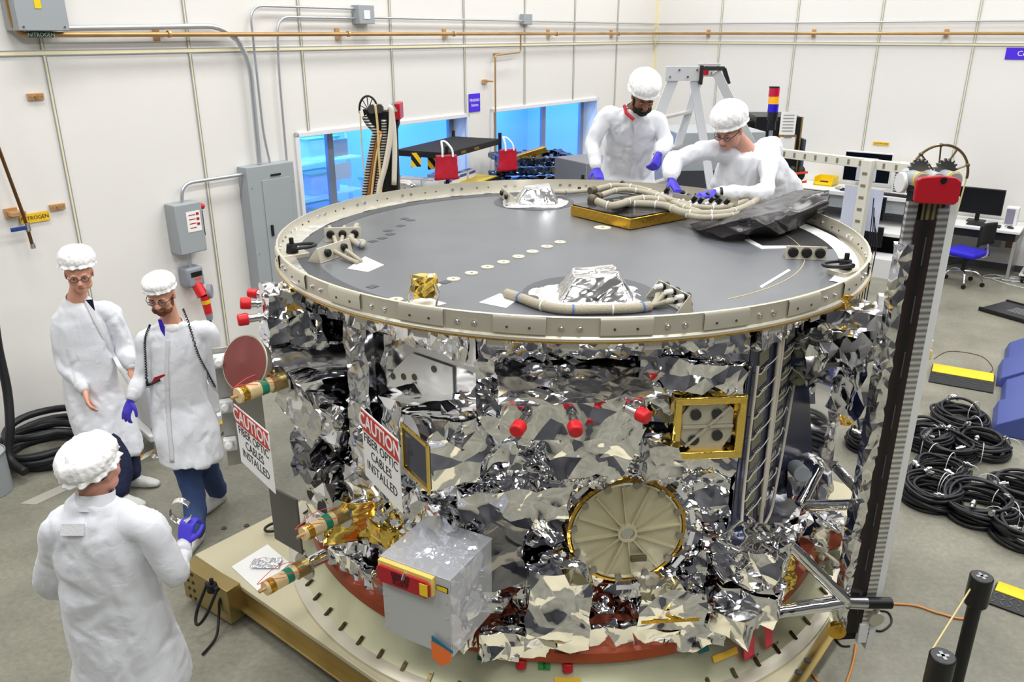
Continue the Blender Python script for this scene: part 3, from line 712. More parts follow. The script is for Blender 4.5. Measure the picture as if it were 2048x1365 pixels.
MB().tube(ar, .002, 5).build('scribe_line', M_cord, sc)
# foil-bagged domes on the deck
def dome(pc, r, hh, seed, lab):
    c = onz(*pc)
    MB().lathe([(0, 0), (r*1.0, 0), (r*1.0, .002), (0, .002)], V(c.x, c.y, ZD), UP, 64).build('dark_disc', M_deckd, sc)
    rs = random.Random(seed)
    def fn(u, v):
        t = 2*math.pi*u; k = 1-v; wob = 1+.12*math.sin(3*t+seed)+.08*math.sin(5*t)
        return V(c.x+math.cos(t)*r*.82*k*wob, c.y+math.sin(t)*r*.82*k*wob, ZD+.003+(.0 if k > .86 else .012))
    o = MB().grid(fn, 90, 24).build('foil_skirt', M_wfoil, sc, smooth=180); crumple(o, .006, .08, seed)
    def f2(u, v):
        t = 2*math.pi*u; sq = 1/max(abs(math.cos(t)), abs(math.sin(t)))**.8
        if v < .65: k = 1-.42*(v/.65); z = hh*(v/.65)
        else: k = .58*(1-(v-.65)/.35); z = hh
        return V(c.x+.02+math.cos(t)*r*.55*k*sq, c.y+math.sin(t)*r*.5*k*sq, ZD+.008+z*(1+.1*math.cos(t)))
    o = MB().grid(f2, 110, 46).build('foil_cover', M_foil2, sc, smooth=180, label=lab); crumple(o, .012, .13, seed+3)
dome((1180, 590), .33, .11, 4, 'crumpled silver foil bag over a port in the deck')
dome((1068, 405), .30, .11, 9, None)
# deck brackets with connectors
def bracket(a, b, h, n, conn_mt, seed, plate=M_champ, cr=.026, white=False, side=1, lean=.25, rows=1):
    a = Vector(a); b = Vector(b); d = (b-a).normalized(); L = (b-a).length; nn = Vector((-d.y, d.x, 0))*side
    upv = (UP+nn*-lean).normalized(); q = nn
    pl = MB(); pl.prism([(0, 0), (L, 0), (L, h), (0, h)], a, d, upv, q, .005)
    for e in (a, b-d*.004): pl.prism([(0, 0), (.09, 0), (0, h)], e, -q if False else q*-1, upv, d, .004)
    pl.box((a+b)/2-q*.02+UP*.003, (L, .05, .004), Matrix((d, q, UP)).transposed())
    o = pl.build('connector_bracket', plate, sc, bevel=.0015)
    for r in range(rows):
        for i in range(n):
            c = a+d*(L*(i+.5)/n)+upv*(h*(r+.55)/rows)
            k = MB().cyl(c-q*.012, c+q*.022, cr, n=20).cyl(c+q*.022, c+q*.026, cr*.8, n=20).build('connector', conn_mt, o, bevel=.002)
            if white: MB().cyl(c-q*.012, c-q*.05, cr*.75, cr*.6).build('backshell', M_white, o)
    return a, b, d, upv, q
bracket(onz(1571, 518), onz(1652, 521), .075, 3, M_black, 1, side=-1, cr=.028, lean=.2)
bracket(onz(650, 484), onz(722, 482), .085, 3, M_black, 2, side=-1, cr=.024, lean=.25)
bracket(onz(640, 528), onz(705, 505), .085, 2, M_black, 3, side=-1, cr=.022, lean=.25)
bracket(onz(1018, 408), onz(1000, 392), .07, 2, M_black, 4, side=1, cr=.02)
bracket(onz(1385, 625), onz(1322, 592), .085, 3, M_black, 5, side=-1, cr=.018, white=True, rows=2)
# hoist rings on the deck rim
for x, y, rz in ((585, 507, 2.9), (1690, 540, 1.9), (1165, 372, 1.6)):
    q = onz(x, y, ZD+.02); MB().box(V(q.x, q.y, ZD+.01), (.16, .11, .03), .6).build('hoist_pad', M_rubber if y < 400 else M_champ, sc, bevel=.003)
    shackle(V(q.x, q.y, ZD+.025), .0, rz if x > 600 else -1.0, sc)
# gold-wrapped sensor on the front left of the deck
c = onz(848, 608); c.z = ZD
g = foilbox('gold_sensor', c+UP*.09, (.10, .09, .08), .4, .004, .04, 5, M_foilg, sc, step=.006)
for dx in (-.05, .05):
    for dy in (-.03, .03): MB().tube([c+V(dx, dy, .1), c+V(dx*1.4, dy*1.3, .05), c+V(dx*1.2, dy*1.2, .003)], .005, 6).build('sensor_leg', M_steel, g)
# harness lying along the front of the deck
def harness(name, pix, r, parent, mt=None, zs=None, ties=True, z0=ZD):
    P = [onz(x, y, z0) for x, y in pix]
    P = [V(p.x, p.y, z0+r+(zs[i] if zs else 0)) for i, p in enumerate(P)]; P = spline(P, 8)
    o = MB().tube(P, r, 12).build(name, mt or M_harn, parent, smooth=180)
    if ties:
        for k in range(8, len(P)-4, 9):
            t = (P[k+1]-P[k-1]).normalized()
            MB().lathe([(r*1.02, -.004), (r*1.12, -.004), (r*1.12, .004), (r*1.02, .004)], P[k], t, 14, closed_prof=True).build('cable_tie', M_white if k % 2 else mat('blue_tie', (80, 110, 180), .5), o)
    return o
harness('front_harness', [(1012, 596), (1040, 605), (1080, 620), (1130, 629), (1200, 629), (1260, 627), (1300, 622)], .023, sc)
for k, (x, y) in enumerate(((1318, 600), (1330, 607), (1342, 616), (1335, 625))): harness('harness_branch', [(1285, 624), (1300, 621-k), (x, y)], .011, sc, zs=[0, 0, .02+.02*(k % 2)], ties=False)
for pts in ([(1090, 398), (1130, 392), (1180, 388), (1215, 386)], [(660, 470), (672, 492), (668, 508)], [(690, 470), (683, 492), (676, 508)], [(715, 468), (700, 490), (690, 503), (655, 512)], [(655, 512), (690, 522), (715, 530)], [(672, 505), (700, 514), (722, 527)], [(700, 494), (720, 500), (727, 494), (710, 489)]):
    harness('harness_branch', pts, .017 if len(pts) != 3 else .012, sc, zs=[.04]+[.01]*(len(pts)-2)+[0], ties=len(pts) > 3)

# ------------------------------------------------------------ body faces
def nv(a): return Vector((math.cos(R_(a)), math.sin(R_(a)), 0))
FA, FBm, FCc, FDd, FE = nv(-85.5), nv(-40.5), nv(-130.5), nv(-175.5), nv(4.5)
def F(N, u, z, off=0): return HC + N*(AP+off) + Vector((-N.y, N.x, 0))*u + UP*z
def FR(N): return Matrix((Vector((-N.y, N.x, 0)), N, UP)).transposed()
def pf(x, y, N, off=0): return atp(x, y, HC+N*(AP+off), N)
HW = RC*math.sin(math.pi/8)
def face_foil(N, u0, u1, z0, z1, off, amp, scale, seed, name='foil_blanket', mt=None, step=.009, levels=3):
    st = .085
    o = MB().grid(lambda u, v: F(N, u0+(u1-u0)*u, z0+(z1-z0)*v, off), int((u1-u0)/st)+1, int((z1-z0)/(st*.72))+1).build(name, mt or M_foil, sc, smooth=180, recalc=False)
    return fold(o, st*.8, .033, seed, 5, .15)
face_foil(FA, -HW, HW, .5, 2.2, 0, .150, .27, 11)
face_foil(FCc, -.18, HW, .52, 1.35, 0, .12, .22, 22)
face_foil(FCc, -HW, -.22, .52, 1.25, -.1, .12, .22, 23)
face_foil(FDd, -HW, HW, .55, 2.15, -.02, .06, .2, 24, step=.016)
face_foil(FE, -HW, HW, .55, 2.15, -.06, .06, .2, 25, step=.016)
face_foil(nv(49.5), -HW, HW, .55, 2.15, 0, .02, .2, 26, step=.025, levels=1); face_foil(nv(94.5), -HW, HW, .55, 2.15, 0, .02, .2, 27, step=.025, levels=1); face_foil(nv(139.5), -HW, HW, .55, 2.15, 0, .02, .2, 28, step=.025, levels=1)
# flat mirror panels in the left bays
MB().box(F(FCc, .2, 1.72, -.06), (.72, .01, .8), FR(FCc)).build('mirror_panel', mat('mirror_bay', (.9, .9, .92), .07, 1), sc, bevel=.002)
wp = MB().prism([(-.2, -.25), (.28, -.25), (.28, .22), (0, .22), (-.13, .1), (-.2, -.02)], F(FCc, .14, 1.72, -.045), Vector((-FCc.y, FCc.x, 0)), UP, FCc, .006).build('white_plate', mat('bright_plate', (245, 245, 240), .4, .2), sc)
many('plate_hole', [MB().cyl(F(FCc, u, z, -.04), F(FCc, u, z, -.034), .017) for u, z in ((.0, 1.78), (.08, 1.8), (.16, 1.82), (.02, 1.68), (.3, 1.9), (.05, 1.5))], mat('hole_olive', (90, 84, 60), .5), wp)
for N, u, off, w_ in ((FCc, -.20, .03, .09), (FBm, .77, .0, .07), (FDd, .0, .0, .08)):
    o = foilbox('corner_post', F(N, u, 1.36, off), (w_, .07, 1.66), FR(N), .008, .16, 31, M_foil2, sc, calm=.5)
foilbox('top_fringe', F(FCc, .05, 2.12, .06), (1.1, .05, .13), FR(FCc), .012, .08, 34, M_foil2, sc, step=.01)
foilbox('top_fringe', F(FA, .0, 2.13, .06), (1.2, .05, .12), FR(FA), .014, .09, 35, M_foil, sc, step=.01)
foilbox('top_fringe', F(FBm, -.05, 2.12, .05), (1.1, .05, .12), FR(FBm), .012, .08, 36, M_foil2, sc, step=.01)
# white velcro tabs below the ring
many('white_tab', [MB().box(HC+nv(a)*(RD-.03)+UP*2.165, (.075, .006, .04), FR(nv(a))) for a in (-143, -128, -116, -104, -93, -81, -70, -60, -50)], M_white, sc)
# ribbed round panel on the front face
pc = F(FA, .10, 1.145, .045); FRA = FR(FA); t_ = Vector((-FA.y, FA.x, 0)); Fd = Matrix((t_, UP, FA)).transposed()
rp = MB().lathe([(0, 0), (.262, 0), (.27, .012), (.262, .018), (.255, .006), (0, .006)], pc, Fd, 64).build('ribbed_panel', M_cream, sc)
ribs = []
for k in range(12):
    a = R_(k*30+8); d = t_*math.cos(a)+UP*math.sin(a); u = FA.cross(d)
    ribs.append(MB().prism([(.045, -.0035), (.258, -.0035), (.258, .0035), (.045, .0035)], pc, d, u, FA, .028))
many('rib', ribs, M_cream, rp)
MB().lathe([(.018, 0), (.048, 0), (.048, .032), (.034, .034), (.034, .02), (.018, .02)], pc, Fd, 32, closed_prof=True).build('hub', M_cream, rp); MB().cyl(pc, pc+FA*.024, .03, n=24).build('hub_lens', M_steel, rp)
many('lug', [MB().cyl(pc+(t_*math.cos(R_(k*30+23))+UP*math.sin(R_(k*30+23)))*.262, pc+(t_*math.cos(R_(k*30+23))+UP*math.sin(R_(k*30+23)))*.262+FA*.026, .018, n=12) for k in range(12)], mat('lug_grey', (150, 148, 135), .4, .6), rp)
MB().lathe([(.272, .004), (.29, 0), (.29, .01), (.276, .014)], pc, Fd, 64, closed_prof=True).build('amber_rim', M_kapton, rp)
tabs = []
for k, a in enumerate((12, 38, 62, 98, 135, 160, 205, 240, 270, 300, 325, 350)):
    d = t_*math.cos(R_(a))+UP*math.sin(R_(a)); tabs.append(MB().box(pc+d*.325+FA*.012, (.075, .004, .025), Matrix((FA.cross(d), FA, d)).transposed()))
many('white_tab', tabs, M_white, sc)
MB().box(pc+t_*.06-UP*.14+FA*.035, (.08, .02, .03), FRA).build('panel_latch', mat('latch_brown', (96, 84, 58), .5, .3), rp, bevel=.004)
# boxes defined from three upper corner sightings at height z
def pixbox(name, pl, pn, pr, z, h, seed, mt=None, amp=.012, scale=.12, **k):
    L, N_, R2 = atz(*pl, z), atz(*pn, z), atz(*pr, z); a = L-N_; b = R2-N_; c = N_+a/2+b/2-UP*h/2
    ax = a.normalized(); by = (b-ax*b.dot(ax)).normalized()
    return foilbox(name, c, (a.length, b.length, h), Matrix((ax, by, UP)).transposed(), amp, scale, seed, mt, sc, **k), (N_, ax, by, a.length, b.length)
pixbox('foil_box', (790, 795), (865, 882), (1030, 795), 1.80, .30, 41, M_foil, .014, .16)
# thruster pod with red caps
tp = F(FA, -.2, 1.88, .13)
pod = foilbox('thruster_pod', tp, (.62, .30, .20), FR(FA) @ Matrix.Rotation(.1, 3, 'Z'), .016, .15, 43, M_foil, sc)
foilbox('pod_cover', F(FA, -.2, 2.0, .16), (.66, .30, .02), FR(FA) @ Matrix.Rotation(R_(-12), 3, 'X'), .010, .10, 44, M_foil2, sc, step=.009)
foilbox('pod_skirt', F(FA, -.12, 1.68, .12), (.34, .2, .24), FR(FA), .014, .15, 45, M_foil, sc, taper=(1.3, 1.2))
def redcap(base, d, parent, L=.10, r=.032, mt=None):
    d = d.normalized(); th = MB().cyl(base, base+d*L, .018, .022, 14).cyl(base+d*L*.3, base+d*L*.42, .027, n=14).build('thruster', M_steel, parent)
    MB().cyl(base+d*L, base+d*(L+.055), r, r*.96, 24).build('red_cap', M_red, th, bevel=.008)
redcap(F(FA, -.40, 1.90, .26), FA*1-t_*.5-UP*.15, pod); redcap(F(FA, -.22, 1.90, .27), FA*1-UP*.25, pod, .08); redcap(F(FA, -.02, 1.93, .27), FA*.8+t_*.7-UP*.1, pod)
# star tracker in its amber frame
q = F(FA, .45, 1.70, .05)
fr = MB()
for dx, dz, w_, h in ((-.15, 0, .04, .3), (.15, 0, .04, .3), (0, .14, .34, .04), (0, -.14, .34, .04)): fr.box(q+t_*dx+UP*dz, (w_, .07, h), FRA)
st = fr.build('amber_frame', M_foilg, sc, bevel=.006)
pl = MB().prism([(-.12, -.06), (-.07, -.12), (.08, -.12), (.12, -.05), (.12, .07), (.06, .12), (-.08, .12), (-.12, .06)], q-FA*.01, t_, UP, FA, .012).build('lens_plate', M_champ, st)
many('dark_lens', [MB().cyl(q+t_*x+UP*z+FA*.0, q+t_*x+UP*z+FA*.012, .026, n=20) for x, z in ((-.06, .06), (.04, .06), (-.06, -.07), (.05, -.05))], M_lens, st)
many('cross_rib', [MB().beam(q+t_*a+UP*b+FA*.012, q+t_*c_+UP*d_+FA*.012, .008, .012) for a, b, c_, d_ in ((-.12, 0, .12, 0), (-.1, -.1, .1, .1))], M_champ, st)
mbL = F(FA, -.72, 1.66, .0)
foilbox('foil_box', F(FA, .22, 1.58, .10), (.15, .16, .17), FRA, .007, .1, 47, M_foil2, sc)
# lower boxes and flaps
foilbox('foil_box', F(FA, .30, .80, .13), (.32, .22, .22), FRA, .009, .12, 51, M_foil, sc); MB().box(F(FA, .30, .76, .245), (.3, .006, .02), FRA).build('amber_strip', M_kapton, sc)
foilbox('foil_box', F(FA, -.24, .80, .12), (.30, .20, .42), FRA @ Matrix.Rotation(.15, 3, 'Z'), .02, .2, 52, M_foil, sc)
foilbox('foil_box', F(FA, -.50, 1.12, .03), (.22, .14, .5), FRA, .02, .18, 53, M_foilb, sc)
foilbox('foil_box', F(FA, -.45, 1.36, .06), (.5, .14, .16), FRA, .02, .14, 54, M_foil, sc)
foilbox('foil_box', F(FA, .1, 1.42, .03), (.8, .05, .05), FRA, .012, .15, 55, M_foil, sc)
foilbox('foil_pleat', F(FA, .35, 1.98, .08), (.5, .10, .12), FRA @ Matrix.Rotation(.12, 3, 'Y'), .015, .22, 56, M_foil, sc)
for k, (u, z) in enumerate(((-.30, .60), (-.08, .58))): a = F(FA, u, z, .02); 
rc = [MB().cyl(HC+nv(a)*1.66+UP*.47, HC+nv(a)*1.68+UP*.43, .026, n=20) for a in (-100, -92)]
many('red_cap', rc, M_redp, sc, bevel=.006)
foilbox('foil_hem', F(FA, .0, .575, .125), (1.24, .06, .14), FR(FA), .016, .12, 57, M_foil, sc); foilbox('foil_hem', F(FCc, .1, .59, .11), (1.1, .06, .13), FR(FCc), .016, .12, 58, M_foil, sc); foilbox('foil_hem', F(FBm, .0, .60, .06), (1.2, .06, .14), FR(FBm), .016, .12, 59, M_foil2, sc)
# left bay clutter
rs = random.Random(5)
for k, (u, z, off, w_, d_, h) in enumerate(((-.45, 1.05, .05, .24, .2, .3), (-.1, 1.1, .05, .3, .16, .26), (.2, 1.12, .03, .3, .14, .3), (-.45, 1.45, .02, .3, .2, .22), (-.05, 1.35, .06, .25, .16, .22), (.35, 1.0, .06, .3, .12, .5), (-.3, .78, .02, .3, .16, .25), (.1, .75, .03, .3, .1, .3), (.5, .8, .02, .25, .12, .4), (-.55, .75, -.02, .3, .2, .3))):
    foilbox('foil_box', F(FCc, u, z, off), (w_, d_, h), FR(FCc) @ Matrix.Rotation(rs.uniform(-.3, .3), 3, 'Y'), .016, .13, 60+k, (M_foil, M_foil2, M_foil)[k % 3], sc, step=.013)
foilbox('foil_box', F(FCc, -.52, 1.22, .12), (.22, .16, .24), FR(FCc), .02, .13, 75, M_foilb, sc)
# gold foil sheet round the middle boom
o = MB().grid(lambda u, v: F(FCc, -.22+.26*u-.1*v, 1.12-.34*v+.05*u, .16+.10*math.sin(3*u+2*v)), 40, 40).build('gold_foil_sheet', M_foilg, sc, smooth=180, solid=.002); crumple(o, .014, .12, 8)
foilbox('gold_foil_wrap', F(FCc, .02, .93, .06), (.36, .14, .12), FR(FCc), .02, .12, 77, M_foilg, sc)
# three booms with gold ends
def boom(u, z, o0, seed, o1=.72, dz=0):
    tC = Vector((-FCc.y, FCc.x, 0)); a = F(FCc, u, z+dz, o0); b = F(FCc, u, z, o1-.24)
    tb = foiltube('boom_tube', [a, b], .038, .0015, .08, seed, M_foil, sc, seg=40)
    MB().lathe([(.045, -.006), (.078, -.006), (.078, .006), (.045, .006)], b, FCc, 28, closed_prof=True).build('boom_flange', M_steel, tb)
    MB().cyl(b, b+FCc*.06, .047, n=24).build('flange_neck', M_champd, tb)
    MB().cyl(b+FCc*.06, b+FCc*.25, .04, n=24).build('gold_end', M_foilg if False else mat('pale_gold', (248, 224, 172), .3, .45), tb, bevel=.003)
    MB().cyl(b+FCc*.25, b+FCc*.285, .009, n=10).build('end_pin', M_brass, tb)
    MB().cyl(b+FCc*.09, b+FCc*.13, .0408, n=24).build('green_tape', mat('green_tape', (30, 130, 100), .4), tb); MB().cyl(b+FCc*.2, b+FCc*.235, .0408, n=24).build('amber_band', M_kapton, tb)
    P = [b+FCc*(.16+.12*math.sin(k*.8))+tC*(.05*math.cos(k*.9))+UP*(.045+.02*math.sin(k*1.7)) for k in range(9)]
    MB().tube(spline(P, 5), .002, 5).build('red_wire', mat('red_wire', (230, 80, 70), .5), tb); return tb
def boom_at(tip, z, L, seed):
    q = atz(*tip, z); rel = q-HC; off = rel.dot(FCc)-AP; u = rel.dot(Vector((-FCc.y, FCc.x, 0))); return boom(u, z, off-L, seed, off-.045, .0)
boom_at((462, 797), 1.73, .75, 81); boom_at((594, 1076), 1.06, .62, 82); boom_at((518, 1185), .70, .42, 83)
# brown sensor dish
dc = aty(489, 727, 3.84); dn_ = Vector((-.42, -.82, .40)).normalized()
ds = MB().cyl(dc-dn_*.07, dc, .12, .15, 48).build('dish_rim', M_champ, sc, bevel=.004)
MB().lathe([(0, .02), (.14, .003), (.14, 0), (0, 0)], dc, dn_, 48).build('brown_dish', mat('brown_dish_paint', (122, 62, 58), .55), ds, smooth=20)
foiltube('dish_arm', [dc-dn_*.15, V(-.75, 4.25, 1.72)], .09, .012, .09, 84, M_foil2, sc, radii=[.13, .10])
# left thin panel with white connectors
YP = 4.02; pq = [aty(436, 706, YP), aty(540, 682, YP+.25), aty(560, 900, YP+.25), aty(470, 945, YP)]
sp = MB().prism([(0, 0), (.22, 0), (.22, .70), (0, .70)], V(-1.58, 4.0, 1.15), V(.93, .36, 0), UP, V(.36, -.93, 0), .014).build('side_panel', mat('panel_edge_grey', (165, 165, 160), .35, .5), sc, bevel=.003)
many('white_connector', [MB().box(aty(x, y, 3.97), (.07, .05, .07), .35).cyl(aty(x, y, 3.95), aty(x-4, y+6, 3.87), .022) for x, y in ((441, 722), (454, 812), (461, 888))], M_white, sc, bevel=.008)
sq = [MB().box(aty(600, 830, 3.75), (.34, .012, .26), Matrix.Rotation(-.7, 3, 'Z') @ Matrix.Rotation(.5, 3, 'Y')), MB().box(aty(570, 1040, 3.7), (.012, .26, .34), Matrix.Rotation(-.3, 3, 'Z'))]
foilbox('foil_flap', aty(600, 820, 3.8), (.34, .02, .24), Matrix.Rotation(-.7, 3, 'Z') @ Matrix.Rotation(.6, 3, 'Y'), .006, .1, 85, M_foil2, sc)
fl = MB().box(aty(572, 1040, 3.8), (.014, .24, .34), Matrix.Rotation(.9, 3, 'Z')).build('radiator_flap', mat('radiator_grey', (104, 104, 100), .35, .4), sc, bevel=.003)
# thruster housing at upper left with red caps
th = foilbox('thruster_housing', aty(565, 620, 4.0), (.22, .3, .24), .5, .016, .12, 86, M_foil, sc, taper=(.7, .7))
foilbox('foil_neck', aty(555, 690, 4.1), (.13, .2, .2), .4, .014, .1, 87, M_foil, sc)
foilbox('foil_neck', aty(620, 650, 4.1), (.2, .2, .24), .2, .016, .12, 88, M_foil, sc, taper=(.6, .6)); foilbox('foil_neck', aty(640, 700, 4.15), (.36, .2, .14), .4, .014, .1, 89, M_foil2, sc)
redcap(aty(530, 633, 3.92), V(-.9, -.4, -.02), th, .08); redcap(aty(523, 607, 3.98), V(-.9, -.3, .1), th, .05); redcap(aty(527, 590, 4.1), V(-.9, .1, .1), th, .03, .025)

# ------------------------------------------------------------ right face: blue mirror panel with heater patches
NB = FBm; tB = Vector((-NB.y, NB.x, 0)); FRB = FR(NB)
bp = MB().prism([(-HW+.02, .60), (.75, .60), (.75, 2.12), (-HW+.02, 2.12)], HC+NB*(AP+.0), tB, UP, NB, .012).build('mirror_radiator', mat('mirror_radiator', (.80, .80, .84), .05, 1), sc)
bl = MB().prism([(-HW+.03, .62), (.52, .80), (.5, 1.0), (.03, 2.1), (-HW+.03, 2.1)], HC+NB*(AP+.0125), tB, UP, NB, .003).build('navy_panel', M_navyp, sc)
def PB(u, z, off=.02): return F(NB, u, z, off)
pt = []
for k in range(9): pt += [(-.43+.005*k, 1.97-.113*k), (-.13-.012*k, 2.0-.118*k)]
M_patch = mat('heater_patch', (132, 132, 108), .5, .2)
for k, (u, z) in enumerate(pt):
    p_ = MB().box(PB(u, z, .017), (.10, .008, .075), FRB @ Matrix.Rotation(-.15, 3, 'Y')).build('heater_patch', M_patch, bl, bevel=.002)
    m = MB()
    for j in range(4): x = u-.03+.02*j; m.tube([PB(x, z+.03, .022), PB(x, z+.055, .035), PB(x+(.03 if k % 2 else -.0), z+.06, .022)], .0016, 4)
    m.build('patch_wires', M_harnw, bl, kind='stuff')
for pts, r in (([(-.29, 2.1), (-.28, 1.8), (-.265, 1.4), (-.25, 1.05), (-.24, .95)], .012), ([(-.25, 2.1), (-.245, 1.8), (-.24, 1.4), (-.235, 1.05)], .010),
               ([(-.52, 1.95), (-.52, 1.6), (-.51, 1.2), (-.47, 1.02), (-.38, .92), (-.24, .9)], .008), ([(-.02, 2.05), (-.02, 1.8), (-.05, 1.4), (-.09, 1.1), (-.12, .96), (-.22, .91)], .008)):
    MB().tube(spline([PB(u, z, .03) for u, z in pts], 8), r, 8).build('white_cable', M_harnw, bl, smooth=180)
for k in range(8):
    z = 1.91-.115*k; MB().tube(spline([PB(-.52, z, .03), PB(-.47, z-.015, .03), PB(-.42, z+.005, .03), PB(-.34, z+.01, .03), PB(-.28, z+.03, .03)], 6), .0032, 6).build('branch_cable', M_harnw, bl, smooth=180)
    MB().tube(spline([PB(-.24, z+.0, .03), PB(-.2, z-.02, .03), PB(-.12, z-.01, .03), PB(-.06-.01*k, z+.02, .03), PB(-.03-.01*k, z-.01, .03)], 6), .0035, 6).build('branch_cable', M_harnw, bl, smooth=180)
# foil boxes at the upper right and their arm
foilbox('foil_box', aty(1715, 645, 3.98), (.42, .3, .17), -.2, .016, .16, 91, M_foil2, sc, taper=(.85, .8)); foilbox('foil_box', aty(1660, 690, 3.85), (.3, .22, .17), .3, .02, .13, 92, M_foil, sc)
foilbox('foil_box', aty(1725, 760, 4.15), (.16, .3, .42), .2, .016, .16, 93, M_foil, sc); foilbox('foil_box', aty(1625, 720, 3.8), (.16, .14, .2), .3, .018, .12, 94, M_foil2, sc)
foilbox('gold_foil_wrap', aty(1700, 800, 4.7), (.12, .12, .3), .3, .014, .1, 95, M_foilg, sc)
foilbox('amber_wrap', aty(1672, 600, 3.72), (.12, .08, .07), .5, .01, .07, 96, M_kapton, sc, step=.008)
MB().box(aty(1780, 600, 4.0), (.12, .06, .05), -.3).build('arm_bracket', M_white, sc, bevel=.005)
# brackets to the tall stack
def ft(a, b, r, seed, mt=None, name='foil_strut'): return foiltube(name, [a, b], r, .004, .07, seed, mt or M_foil, sc, n=14, seg=30)
J = aty(1695, 1205, 3.45)
ft(aty(1548, 1060, 3.42), J, .03, 101); ft(aty(1500, 1232, 3.38), J+V(-.03, 0, 0), .036, 102); ft(aty(1612, 1012, 3.75), aty(1722, 1010, 3.6), .03, 103); ft(aty(1672, 935, 3.8), aty(1722, 990, 3.6), .026, 104)
ft(aty(1600, 1010, 3.75), aty(1640, 935, 3.9), .03, 105)
for (x, y, Y, d, s, m_) in ((1505, 1110, 3.40, (.30, .26, .22), 106, M_foil), (1500, 1190, 3.38, (.3, .2, .16), 107, M_foil), (1620, 960, 4.0, (.2, .2, .2), 108, M_foil2), (1650, 1080, 4.0, (.2, .22, .3), 109, M_foil), (1470, 1230, 3.3, (.2, .2, .12), 110, M_foil2)):
    foilbox('foil_box', aty(x, y, Y), d, -.6, .018, .13, s, m_, sc)
MB().cyl(aty(1590, 935, 3.98), aty(1605, 950, 3.85), .045, n=24).build('hinge_drum', M_panelgrey, sc, bevel=.005)
MB().cyl(J, J+V(.10, .02, -.02), .035, n=20).build('hinge_axle', M_steel, sc); MB().cyl(J+V(.1, .02, -.02), J+V(.24, .03, -.03), .03, n=20).build('hinge_axle', M_black, sc)
foilbox('gold_foil_wrap', aty(1572, 1150, 3.55), (.06, .05, .22), .3, .012, .08, 111, M_foilg, sc)
MB().lathe([(0, 0), (.04, 0), (.045, .04), (.0, .045)], aty(1672, 1255, 3.5), V(-.2, -1, 0), 20).build('amber_cap', M_kapton, sc)
# red streamers hanging from the clamp ring
for x, y, w_ in ((1484, 1268, .075), (1520, 1245, .06)):
    q = atz(x, y, .46); d = (q-HC); d.z = 0; d.normalize(); tt = Vector((-d.y, d.x, 0))
    o = MB().grid(lambda u, v: HC+d*(1.69+.07*v+.012*math.sin(5*v))+tt*((q-HC).dot(tt)+(u-.5)*w_)+UP*(.50-.15*v), 6, 14).build('red_streamer', mat('streamer_red', (222, 70, 84), .6), sc, smooth=180, solid=.001)
    text('lettering', 'STOP', HC+d*1.775+tt*(q-HC).dot(tt)+UP*.385, tt, V(-d.x*.4, -d.y*.4, .9), .025, M_text, o)

# ------------------------------------------------------------ tall stowed arrays
def tower(x, y, rz, ztop, parent, full=True, seed=1):
    R3 = Matrix.Rotation(rz, 3, 'Z')
    def P(a, b, z): return V(x, y, 0) + R3 @ Vector((a, b, 0)) + UP*z
    z0 = .36; H_ = ztop-z0; zc = (ztop+z0)/2
    t = MB().box(P(.008, .022, zc), (.155, .05, H_), R3).build('stowed_array', M_blackm, parent, bevel=.003, label='tall dark edge-on stack of stowed array panels')
    MB().box(P(.0, -.008, zc-.03), (.088, .03, H_-.18), R3).build('cell_strip', wave_mat('cell_rows', (40, 26, 26), (14, 12, 14), 3.4, 'X', .45), t)
    slits = [MB().box(P(.012, -.0235, z0+.25+k*.27), (.006, .004, .13), R3) for k in range(8)]
    many('strip_slit', slits, mat('slit_grey', (70, 70, 74), .4), t)
    foilbox('edge_foil', P(-.066, .008, zc-.08), (.050, .075, H_-.30), R3, .014, .09, seed, M_foil2, t, warp=.004, calm=.35)
    MB().box(P(.070, -.012, zc-.02), (.050, .03, H_-.1), R3).build('corrugated_strip', wave_mat('corrugation', (235, 235, 235), (150, 150, 150), 11, 'Z', .3, .8), t)
    MB().box(P(-.066, -.004, ztop-.17), (.046, .02, .26), R3).build('corrugated_strip', wave_mat('corrugation', (235, 235, 235), (150, 150, 150), 11, 'Z', .3, .8), t)
    MB().box(P(.116, .12, zc-.04), (.040, .28, H_+.04), R3).build('white_side_panel', M_white, t, bevel=.003)
    MB().box(P(.02, -.01, ztop-.12), (.08, .01, .14), R3).build('ribbon_leads', wave_mat('ribbon', (150, 140, 100), (40, 36, 28), 12, 'X', .4, .4), t)
    return t, P
t1, P1 = tower(1.80, 3.52, R_(4), 2.76, sc, seed=201)
zt = 2.76
def red_cover(P, z, par):
    o = MB().prism([(-.098, -.045), (-.085, -.056), (.085, -.066), (.10, -.052), (.10, .03), (.07, .052), (.0, .060), (-.08, .054), (-.10, .042)], P(.0, -.05, z), (P(1, 0, 0)-P(0, 0, 0)), UP, (P(0, -1, 0)-P(0, 0, 0)), .02).build('red_cover', M_redp, par, bevel=.006)
    MB().cyl(P(.015, -.068, z+.04), P(.015, -.073, z+.04), .014, n=20).build('cover_hole', M_black, par)
    ux = P(1, 0, 0)-P(0, 0, 0)
    return o
red_cover(P1, zt+.02, t1)
